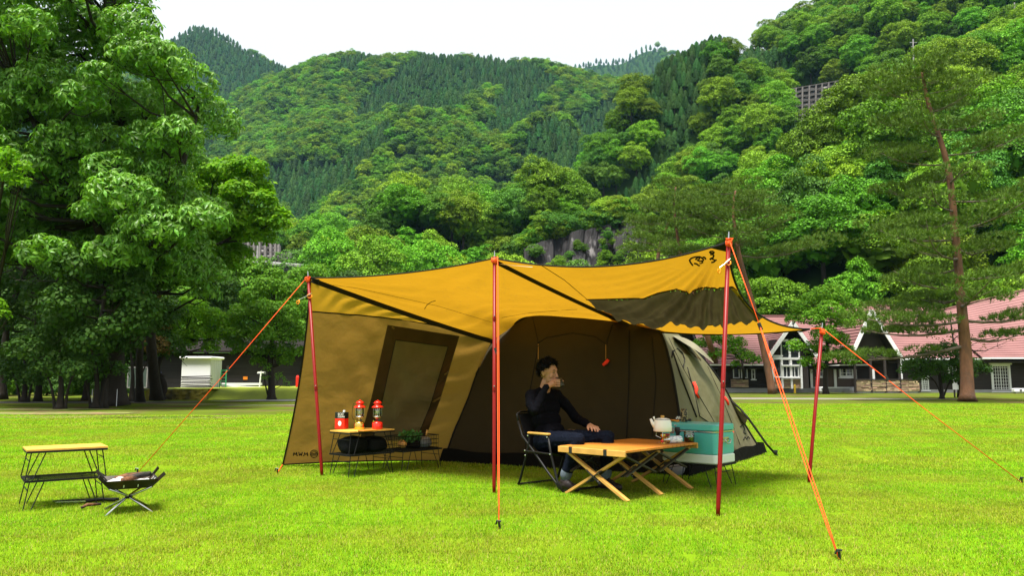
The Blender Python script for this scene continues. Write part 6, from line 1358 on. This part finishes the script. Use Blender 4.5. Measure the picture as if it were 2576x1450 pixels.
b = MB(); b.smooth = True; b.lathe([(.036, 0), (.038, .02), (.030, .055), (.034, .07), (.040, .12), (.036, .128), (.0001, .13)], gc_, 20); b.build('body', M_PLAST, gr_); b = MB(); b.smooth = True; b.tube([gc_ + Vector((0, 0, .13)), gc_ + Vector((0, 0, .142)), gc_ + Vector((-.05, -.02, .145))], .005, 6); b.build('crank', M_STEEL, gr_)
tc2 = ont(1716, 1103) + Vector((.02, .12, 0)); ts = thing('ribbed_cooker', 'black-handled silver ribbed pan propped behind the grinder', 'pan', tc2); Mq = frame(tc2, (.9, -.2))
b = LB(Mq); b.lathe([(.028, 0), (.024, .05), (.024, .15), (.03, .165)], (0, 0, 0), 14); b.build('stand', M_PLAST, ts); b = LB(Mq); b.box((0, 0, .176), (.16, .10, .022), None, .005); b.build('tray', M_PLAST, ts)
b = LB(Mq); b._add([(-.062, -.046, .187), (.062, -.046, .187), (.062, .046, .187), (-.062, .046, .187), (-.048, -.034, .212), (.048, -.034, .212), (.048, .034, .212), (-.048, .034, .212)], [(4, 5, 6, 7), (0, 1, 5, 4), (1, 2, 6, 5), (2, 3, 7, 6), (3, 0, 4, 7)]); pl_ = b.build('plate', M_STEEL, ts)
for i in range(5):
    b = LB(Mq); b.beam((-.045 + .0225 * i, -.0445, .189), (-.036 + .018 * i, -.0325, .214), .009, .004, (0, -1, .3)); b.build('rib', M_CREAM, pl_)
b = LB(Mq); b.smooth = True; b.tube([(.075, -.02, .178), (.105, -.03, .182)], [.012, .014], 8); b.build('handle', M_PLAST, ts)
# ------------------------------------------------------------------ folding chair
f_ = Vector((.64, -.768, 0)).normalized(); r_ = Vector((f_.y, -f_.x, 0))       # forward and the sitter's right (towards the camera)
chc = (G(1303, 1222) + G(1415, 1241)) / 2 - r_ * .26
Mch = frame(chc, f_)                      # x forward, y = sitter's left, so -y is the near side
chair = thing('folding_chair', 'black folding chair with wooden armrests under the tarp', 'chair', chc)
W2 = .255
for s in (-1, 1):
    y = s * W2
    b = LB(Mch); b.smooth = True; b.tube([(-.335, y * .94, .62), (-.26, y * .98, .48), (-.07, y, .33), (.12, y, .16), (.285, y, .035), (.315, y, .012)], .0115, 8); b.build('leg', M_WIRE, chair)
    b = LB(Mch); b.smooth = True; b.tube([(-.315, y, .012), (-.29, y, .05), (-.20, y, .28), (-.15, y, .42), (-.145, y, .50)], .0115, 8); b.tube([(.16, y, .505), (.19, y, .33), (.235, y, .18), (.285, y, .05), (.315, y, .012)] if False else [(.13, y * 1.04, .505), (.17, y * 1.04, .33), (.25, y * 1.02, .09), (.312, y, .014)], .0115, 8); b.build('leg', M_WIRE, chair)
    b = LB(Mch); b.box((-.0, y * 1.04, .517), (.30, .045, .02), None, .006); b.build('armrest', M_WOODE, chair)
    b = LB(Mch); b.tube([(-.19, y * 1.03, .34), (.17, y * 1.03, .335)], .009, 6); b.build('side_rail', M_WIRE, chair)
    b = LB(Mch); [b.lathe([(.009, 0), (.006, .005), (.0001, .006)], (x_, y * 1.05 + s * .012, z_), 8, Matrix.Rotation(-s * math.pi / 2, 3, 'X')) for x_, z_ in ((-.145, .49), (.13, .49), (.17, .335), (-.19, .345), (-.185, .30))]; o = b.build('bolt', M_STEEL, chair); o['kind'] = 'stuff'
for x_, z_ in ((-.315, .012), (.315, .012)):
    b = LB(Mch); b.tube([(x_, -W2, z_), (x_, W2, z_)], .0115, 8); b.build('foot_bar', M_WIRE, chair)
b = LB(Mch); b.smooth = True; b.tube([(-.335, -W2 * .94, .62), (-.36, -W2 * .92, .685), (-.37, -W2 * .7, .71), (-.37, W2 * .7, .71), (-.36, W2 * .92, .685), (-.335, W2 * .94, .62)], .0115, 8); b.build('back_frame', M_WIRE, chair)
b = LB(Mch); b.smooth = True; b.grid(lambda u, v: (-.19 + .37 * u, -W2 + .03 + (2 * W2 - .06) * v, .345 - .045 * math.sin(math.pi * v) - .01 * math.sin(math.pi * u)), 8, 10); b.build('seat', M_BAGB, chair)
b = LB(Mch); b.smooth = True; b.grid(lambda u, v: (-.21 - .145 * u - .03 * math.sin(math.pi * v), -W2 + .035 + (2 * W2 - .07) * v, .37 + .32 * u), 8, 10); b.build('backrest', M_BAGB, chair)

# ------------------------------------------------------------------ the sitter: one continuous body grown from joints
def Lc(x, y, z): return Mch @ Vector((x, y, z))
caps = []     # (a, b, ra, rb, material)
SW, SK, DN, CU, SO, SH, LP_ = range(7)
def cap(a, b, ra, rb, m): caps.append((Vector(a), Vector(b), ra, rb, m))
def cj(pts, m):
    for (a, ra), (b, rb) in zip(pts[:-1], pts[1:]): cap(a, b, ra, rb, m)
hip = Lc(-.07, 0, .44); 
pel = [Lc(-.11, -.095, .43), Lc(-.11, .095, .43)]
cap(pel[0], pel[1], .115, .115, DN)
sp1, sp2, sp3 = Lc(-.105, 0, .55), Lc(-.125, 0, .70), Lc(-.10, 0, .86)
cap(Lc(-.135, -.06, .50), Lc(-.135, .06, .50), .112, .112, SW); cap(Lc(-.18, -.062, .62), Lc(-.18, .062, .62), .102, .102, SW); cap(Lc(-.215, -.08, .74), Lc(-.215, .08, .74), .104, .104, SW); cap(Lc(-.225, -.095, .84), Lc(-.225, .095, .84), .086, .086, SW)
shR, shL = Lc(-.22, -.17, .875), Lc(-.225, .17, .875)
cap(shR, shL, .058, .058, SW); cap(Lc(-.22, -.075, .90), Lc(-.22, .075, .90), .05, .05, SW)
nk0, nk1 = Lc(-.215, 0, .90), Lc(-.175, -.005, 1.00)
cap(nk0, nk1, .056, .052, SK)
# head turned a little to the camera
hd_f = Vector((.86, -.50, -.06)).normalized(); hd_r = hd_f.cross(Vector((0, 0, 1))).normalized(); hd_u = hd_r.cross(hd_f)
HC_ = Lc(-.150, -.005, 1.090)
def Hd(x, y, z): return HC_ + hd_f * x - hd_r * y + hd_u * z       # x forward, y left, z up (head-local metres)
cap(Hd(-.018, 0, .03), Hd(.01, 0, .03), .084, .080, SK); cap(Hd(.0, 0, .03), Hd(.035, 0, -.055), .074, .056, SK); cap(Hd(.035, 0, -.05), Hd(.062, 0, -.085), .046, .030, SK)
cap(Hd(.055, -.022, -.065), Hd(.055, .022, -.065), .034, .034, SK)
cap(Hd(.086, 0, .012), Hd(.104, 0, -.028), .010, .014, SK); cap(Hd(.098, -.010, -.030), Hd(.098, .010, -.030), .010, .010, SK)
cap(Hd(.074, -.03, .035), Hd(.074, .03, .035), .014, .014, SK); cap(Hd(.066, -.042, -.012), Hd(.060, -.05, -.03), .018, .018, SK); cap(Hd(.066, .042, -.012), Hd(.060, .05, -.03), .018, .018, SK)
cap(Hd(.088, -.014, -.056), Hd(.088, .014, -.056), .009, .009, LP_)
for s in (-1, 1): cap(Hd(-.012, s * .080, .015), Hd(-.008, s * .078, -.022), .017, .010, SK); cap(Hd(-.022, s * .086, .022), Hd(-.020, s * .084, -.008), .010, .008, SK)
# right arm (near) lifts a cup, left hand rests on the thigh
mouth = Hd(.10, 0, -.058)
wrR = Lc(-.05, -.125, .955); elR = Lc(-.055, -.27, .735)
cj([(shR, .060), (Lc(-.14, -.24, .79), .053), (elR, .048)], SW); cj([(elR, .047), (elR.lerp(wrR, .5), .042), (wrR, .033)], SW)
cupc = Hd(.140, -.012, -.088)
palR = wrR.lerp(cupc, .45) + Vector((0, 0, .015)); cj([(wrR, .024), (palR, .030)], SK)
for k in range(4):
    base_ = palR + Vector((0, 0, .026 - .016 * k)) + r_ * .006; mid_ = cupc + r_ * .046 + Vector((0, 0, .034 - .0215 * k)) - f_ * .006; tip_ = cupc + r_ * .030 + f_ * .034 + Vector((0, 0, .032 - .0215 * k))
    cj([(base_, .0095), (mid_, .0080), (tip_, .0072)], SK)
cj([(palR - r_ * .012 + Vector((0, 0, .016)), .0115), (cupc - f_ * .030 - r_ * .022 + Vector((0, 0, .026)), .0105), (cupc - r_ * .040 + f_ * .008 + Vector((0, 0, .020)), .009)], SK)
knR, knL = Lc(.37, -.10, .475), Lc(.42, .24, .485)
hnL = Lc(.27, .19, .575); elL = Lc(-.07, .30, .64)
cj([(shL, .060), (Lc(-.16, .26, .76), .053), (elL, .047)], SW); cj([(elL, .046), (elL.lerp(hnL, .5), .040), (hnL - (hnL - elL).normalized() * .075, .032)], SW)
hd_ = (hnL - elL).normalized(); hs_ = hd_.cross(Vector((0, 0, 1))).normalized(); w0 = hnL - hd_ * .08
cj([(w0, .023), (hnL - hd_ * .02, .024)], SK); cap(hnL - hs_ * .022 + Vector((0, 0, -.002)), hnL + hs_ * .022 + Vector((0, 0, -.004)), .017, .017, SK)
for k in range(4):
    o_ = hs_ * (.030 - .020 * k); ln = (.066, .078, .074, .058)[k]
    cj([(hnL + o_, .0105), (hnL + o_ * 1.25 + hd_ * ln * .55 + Vector((0, 0, .004)), .0095), (hnL + o_ * 1.4 + hd_ * ln * 1.05 + Vector((0, 0, -.022)), .008)], SK)
cj([(hnL - hd_ * .05 + hs_ * .022, .012), (hnL - hd_ * .01 + hs_ * .05 + Vector((0, 0, -.012)), .0105), (hnL + hd_ * .03 + hs_ * .060 + Vector((0, 0, -.022)), .009)], SK)
# legs
ftR, ftL = G(1428, 1236), Lc(.42, .20, 0)
anR = Vector((ftR.x, ftR.y, .09)) - f_ * .05; anL = Vector((ftL.x, ftL.y, .09))
cj([(pel[0], .105), (pel[0].lerp(knR, .5), .088), (knR, .064)], DN); cj([(pel[1], .105), (pel[1].lerp(knL, .5), .088), (knL, .064)], DN)
for kn, an in ((knR, anR), (knL, anL)):
    t_ = kn.lerp(an, .80); cj([(kn, .063), (kn.lerp(an, .3), .062), (t_, .054)], DN); cap(kn.lerp(an, .79), kn.lerp(an, .86), .056, .056, CU); cap(t_, an - Vector((0, 0, .01)), .036, .034, SO)
    toe = an + f_ * .17; toe.z = .035; heel = an - f_ * .045; heel.z = .040; cap(heel, an + f_ * .06 + Vector((0, 0, -.035)), .040, .044, SH); cap(an + Vector((0, 0, -.01)), an + f_ * .10 + Vector((0, 0, -.045)), .040, .038, SH); cap(an + f_ * .06 + Vector((0, 0, -.045)), toe, .042, .033, SH)
def capsule(b, a, c, ra, rc, n=12):
    d = c - a; L_ = d.length
    if L_ < 1e-6: d = Vector((0, 0, 1))
    d.normalize(); pts, rr = [], []
    for k in range(5): q = math.pi / 2 * (1 - k / 4); pts.append(a - d * ra * math.sin(q)); rr.append(max(.0005, ra * math.cos(q)))
    for k in range(5): q = math.pi / 2 * k / 4; pts.append(c + d * rc * math.sin(q)); rr.append(max(.0005, rc * math.cos(q)))
    b.tube(pts, rr, n)
person = thing('person', 'person in black sweater and dark jeans sipping from a cup', 'person', (chc.x, chc.y, 0))
b = MB()
for a, c, ra, rc, m in caps: capsule(b, a, c, ra, rc)
raw = b.build('body_raw', M_SKIN); md = raw.modifiers.new('remesh', 'REMESH'); md.mode = 'VOXEL'; md.voxel_size = .0055; md.use_smooth_shade = True
ms = raw.modifiers.new('smooth', 'SMOOTH'); ms.factor = .5; ms.iterations = 2
dg = bpy.context.evaluated_depsgraph_get(); me = bpy.data.meshes.new_from_object(raw.evaluated_get(dg)); bpy.data.objects.remove(raw)
nV = len(me.vertices); co = np.empty(nV * 3, np.float32); me.vertices.foreach_get('co', co); co = co.reshape(-1, 3)
def wear(co, best):
    return best
best = np.full(nV, 9.0); lab = np.zeros(nV, int)
for a, c, ra, rc, m in caps:
    A_, d_ = np.array(a[:]), np.array((c - a)[:]); t = np.clip(((co - A_) @ d_) / (d_ @ d_ + 1e-9), 0, 1); dist = np.linalg.norm(co - A_ - t[:, None] * d_, axis=1) - (ra + (rc - ra) * t)
    k = dist < best; best[k] = dist[k]; lab[k] = m
# small cloth folds
nz = np.array([noise.fractal(Vector((float(p[0]) * 16, float(p[1]) * 16, float(p[2]) * 11)), 1, 2, 3) for p in co]); nrm = np.empty(nV * 3, np.float32); me.vertices.foreach_get('normal', nrm); nrm = nrm.reshape(-1, 3)
amp = np.where((lab == SW) | (lab == DN), .007, 0)[:, None]; co = co + nrm * nz[:, None] * amp; co -= np.array(person.location[:]); me.vertices.foreach_set('co', co.astype(np.float32).ravel())
me.materials.clear()
for m in (M_SWEAT, M_SKIN, M_DENIM, M_CUFF, M_SOCK, M_SHOE, M_LIP): me.materials.append(m)
me.polygons.foreach_set('material_index', np.array([int(np.bincount(lab[list(p.vertices)]).argmax()) for p in me.polygons], dtype=np.int32)); me.polygons.foreach_set('use_smooth', np.ones(len(me.polygons), bool)); me.update(); me.name = 'body'
bo = bpy.data.objects.new('body', me); col.objects.link(bo); bo.parent = person
M_EYE = mat('eye_dark', (.015, .010, .008), rough=.2); M_EYEW = mat('eye_white', (.30, .27, .25), rough=.3)
for s in (-1, 1):
    MM = Matrix((hd_f, -hd_r, hd_u)).transposed()
    b = MB(); b.smooth = True; b.ell(Hd(.0775, s * .031, .010), (.006, .012, .0042), MM); e = b.build('eye', M_EYEW, person); b = MB(); b.smooth = True; b.ell(Hd(.0815, s * .031, .010), (.004, .0062, .0046), MM); b.build('iris', M_EYE, e)
    b = MB(); b.tube([Hd(.086, s * .014, .030), Hd(.087, s * .032, .036), Hd(.078, s * .050, .032)], [.0025, .004, .002], 5); b.build('eyebrow', M_HAIR, person)
    b = MB(); b.tube([Hd(.084, s * .018, .012), Hd(.087, s * .031, .018), Hd(.079, s * .046, .012)], .0018, 4); b.build('eyelash', M_HAIR, person)
# hair: cap plus short tufts
rs = np.random.RandomState(3); hv, hf = [], []
v, f = ico((0, 0, 0), (1, 1, 1), rs, 4, .0)
keep = np.array([not ((p[0] > .60 and p[2] < .46) or (p[0] > .22 and p[2] < .05) or (p[2] < -.22 and p[0] > -.30) or p[2] < -.62) for p in v]); v = v * (1 + .05 * np.array([noise.noise(Vector(tuple(p * 5))) for p in v]))[:, None]
ff = np.array([t for t in f if keep[t].all()]); B3 = np.array((hd_f, -hd_r, hd_u)); HCn = np.array(Hd(-.006, 0, .038)[:])
hvw = (v * np.array((.107, .101, .110))) @ B3 + HCn; hb2 = [(hvw, ff)]
idx = np.array([i for i in range(len(v)) if keep[i]]); sel = rs.choice(idx, 1500); dd = v[sel] / np.linalg.norm(v[sel], axis=1, keepdims=True)
root_p = (dd * np.array((.104, .098, .107))) @ B3 + HCn; dirs = (dd * .6 + rs.normal(scale=.35, size=dd.shape) + np.array((.25, 0, .15))) @ B3; dirs /= np.linalg.norm(dirs, axis=1, keepdims=True); sd = np.cross(dirs, rs.normal(size=dirs.shape)); sd /= np.linalg.norm(sd, axis=1, keepdims=True)
ln = rs.uniform(.02, .045, (len(sel), 1)); tv = np.stack((root_p - sd * .003, root_p + sd * .003, root_p + dirs * ln), 1).reshape(-1, 3); hb2.append((tv, np.arange(len(tv)).reshape(-1, 3)))
V, F = joinvf(hb2); ho_ = obj('hair', np_mesh('hair', V - np.array(person.location[:]), F, [M_HAIR]), (0, 0, 0), person)
cu_ax = (hd_f * .35 + Vector((0, 0, .94))).normalized(); tq = Vector((0, 0, 1)).rotation_difference(-hd_f * .45 + Vector((0, 0, .9))).to_matrix()
cup = thing('metal_cup', 'dark metal cup held to the sitter\'s mouth', 'cup', cupc); b = MB(); b.smooth = True; b.lathe([(.0001, -.042), (.032, -.042), (.036, -.036), (.038, .040), (.036, .040), (.033, -.030), (.0001, -.034)], cupc, 20, tq); b.build('body', mat('titanium', (.045, .045, .035), rough=.45, metal=.5), cup)
b = MB(); b.smooth = True; b.tube([cupc + tq @ Vector(p) for p in ((0, .036, .025), (0, .058, .02), (0, .06, -.015), (0, .036, -.022))], .004, 6); b.build('handle', MATS['titanium'], cup)
# ------------------------------------------------------------------ lawn grass: blades in patches
M_GRASS = mat('grass_blade', (.182, .355, .011), rough=.8, island=.38, hue=.03, trans=.35, tcol=(1.1, 1.15, .4), spec=.06, var=.24, vscale=1.6, coord='World', c2=(.245, .315, .022), c2scale=.75, c2thr=.50)
M_GRASSD = mat('dry_blade', (.25, .22, .04), rough=.7, island=.35, trans=.2)
def grass_patch(name, half, nb, hmin, hmax, wd, seed):
    rs = np.random.RandomState(seed); a = rs.uniform(0, 6.283, nb); lean = rs.uniform(.15, .95, nb); h = rs.uniform(hmin, hmax, nb)
    b = np.stack((rs.uniform(-half, half, nb), rs.uniform(-half, half, nb), np.full(nb, -.004)), 1)
    s = np.stack((-np.sin(a), np.cos(a), np.zeros(nb)), 1) * (wd * rs.uniform(.6, 1.3, nb))[:, None]
    d = np.stack((np.cos(a) * np.sin(lean), np.sin(a) * np.sin(lean), np.cos(lean)), 1) * h[:, None]
    V = np.stack((b - s, b + s, b + d), 1).reshape(-1, 3); F = np.arange(nb * 3).reshape(-1, 3)
    mi = (rs.uniform(size=nb) < .13).astype(int); return np_mesh(name, V, F, [M_GRASS, M_GRASSD], mi)
GA = [grass_patch('near_grass', .27, 2600, .008, .026, .0022, i) for i in range(4)]
GB = [grass_patch('mid_grass', .55, 3200, .012, .030, .0038, 10 + i) for i in range(3)]
GC = [grass_patch('far_grass', 1.1, 3200, .015, .036, .008, 20 + i) for i in range(3)]
gp, gr, gs, gi = [], [], [], []; rg = random.Random(2)
def lay(y0, y1, st, base, cnt):
    y = y0
    while y < y1:
        hw = y * .70 + 1.0; x = -hw
        while x < hw:
            if y < lawn_edge(x) - .2:
                gp.append((x + rg.uniform(-.2, .2) * st, y + rg.uniform(-.2, .2) * st, 0)); gr.append(rg.choice((0, 1, 2, 3)) * math.pi / 2 + rg.uniform(-.3, .3)); gs.append(rg.uniform(.85, 1.15)); gi.append(base + rg.randrange(cnt))
            x += st
        y += st
lay(3.2, 9.0, .46, 0, 4); lay(9.0, 17.0, .92, 4, 3); lay(17.0, 32.0, 1.9, 7, 3)
scatter('lawn_grass', gp, gr, gs, gi, GA + GB + GC, 'short bright green grass covering the lawn', 'grass')
# ------------------------------------------------------------------ air between here and the mountains
hm = bpy.data.materials.new('haze_air'); hm.use_nodes = True; n = hm.node_tree; n.nodes.clear()
ho = n.nodes.new('ShaderNodeOutputMaterial'); pv = n.nodes.new('ShaderNodeVolumePrincipled')
pv.inputs['Color'].default_value = (.38, .70, 1.0, 1); pv.inputs['Density'].default_value = 0.00006; pv.inputs['Anisotropy'].default_value = .1
n.links.new(pv.outputs[0], ho.inputs['Volume'])
hb = MB(); hb.box((0, 1650, 460), (5400, 4100, 950)); hz = hb.build('haze', hm); tag(hz, 'thin pale haze filling the valley air', 'haze', kind='stuff')
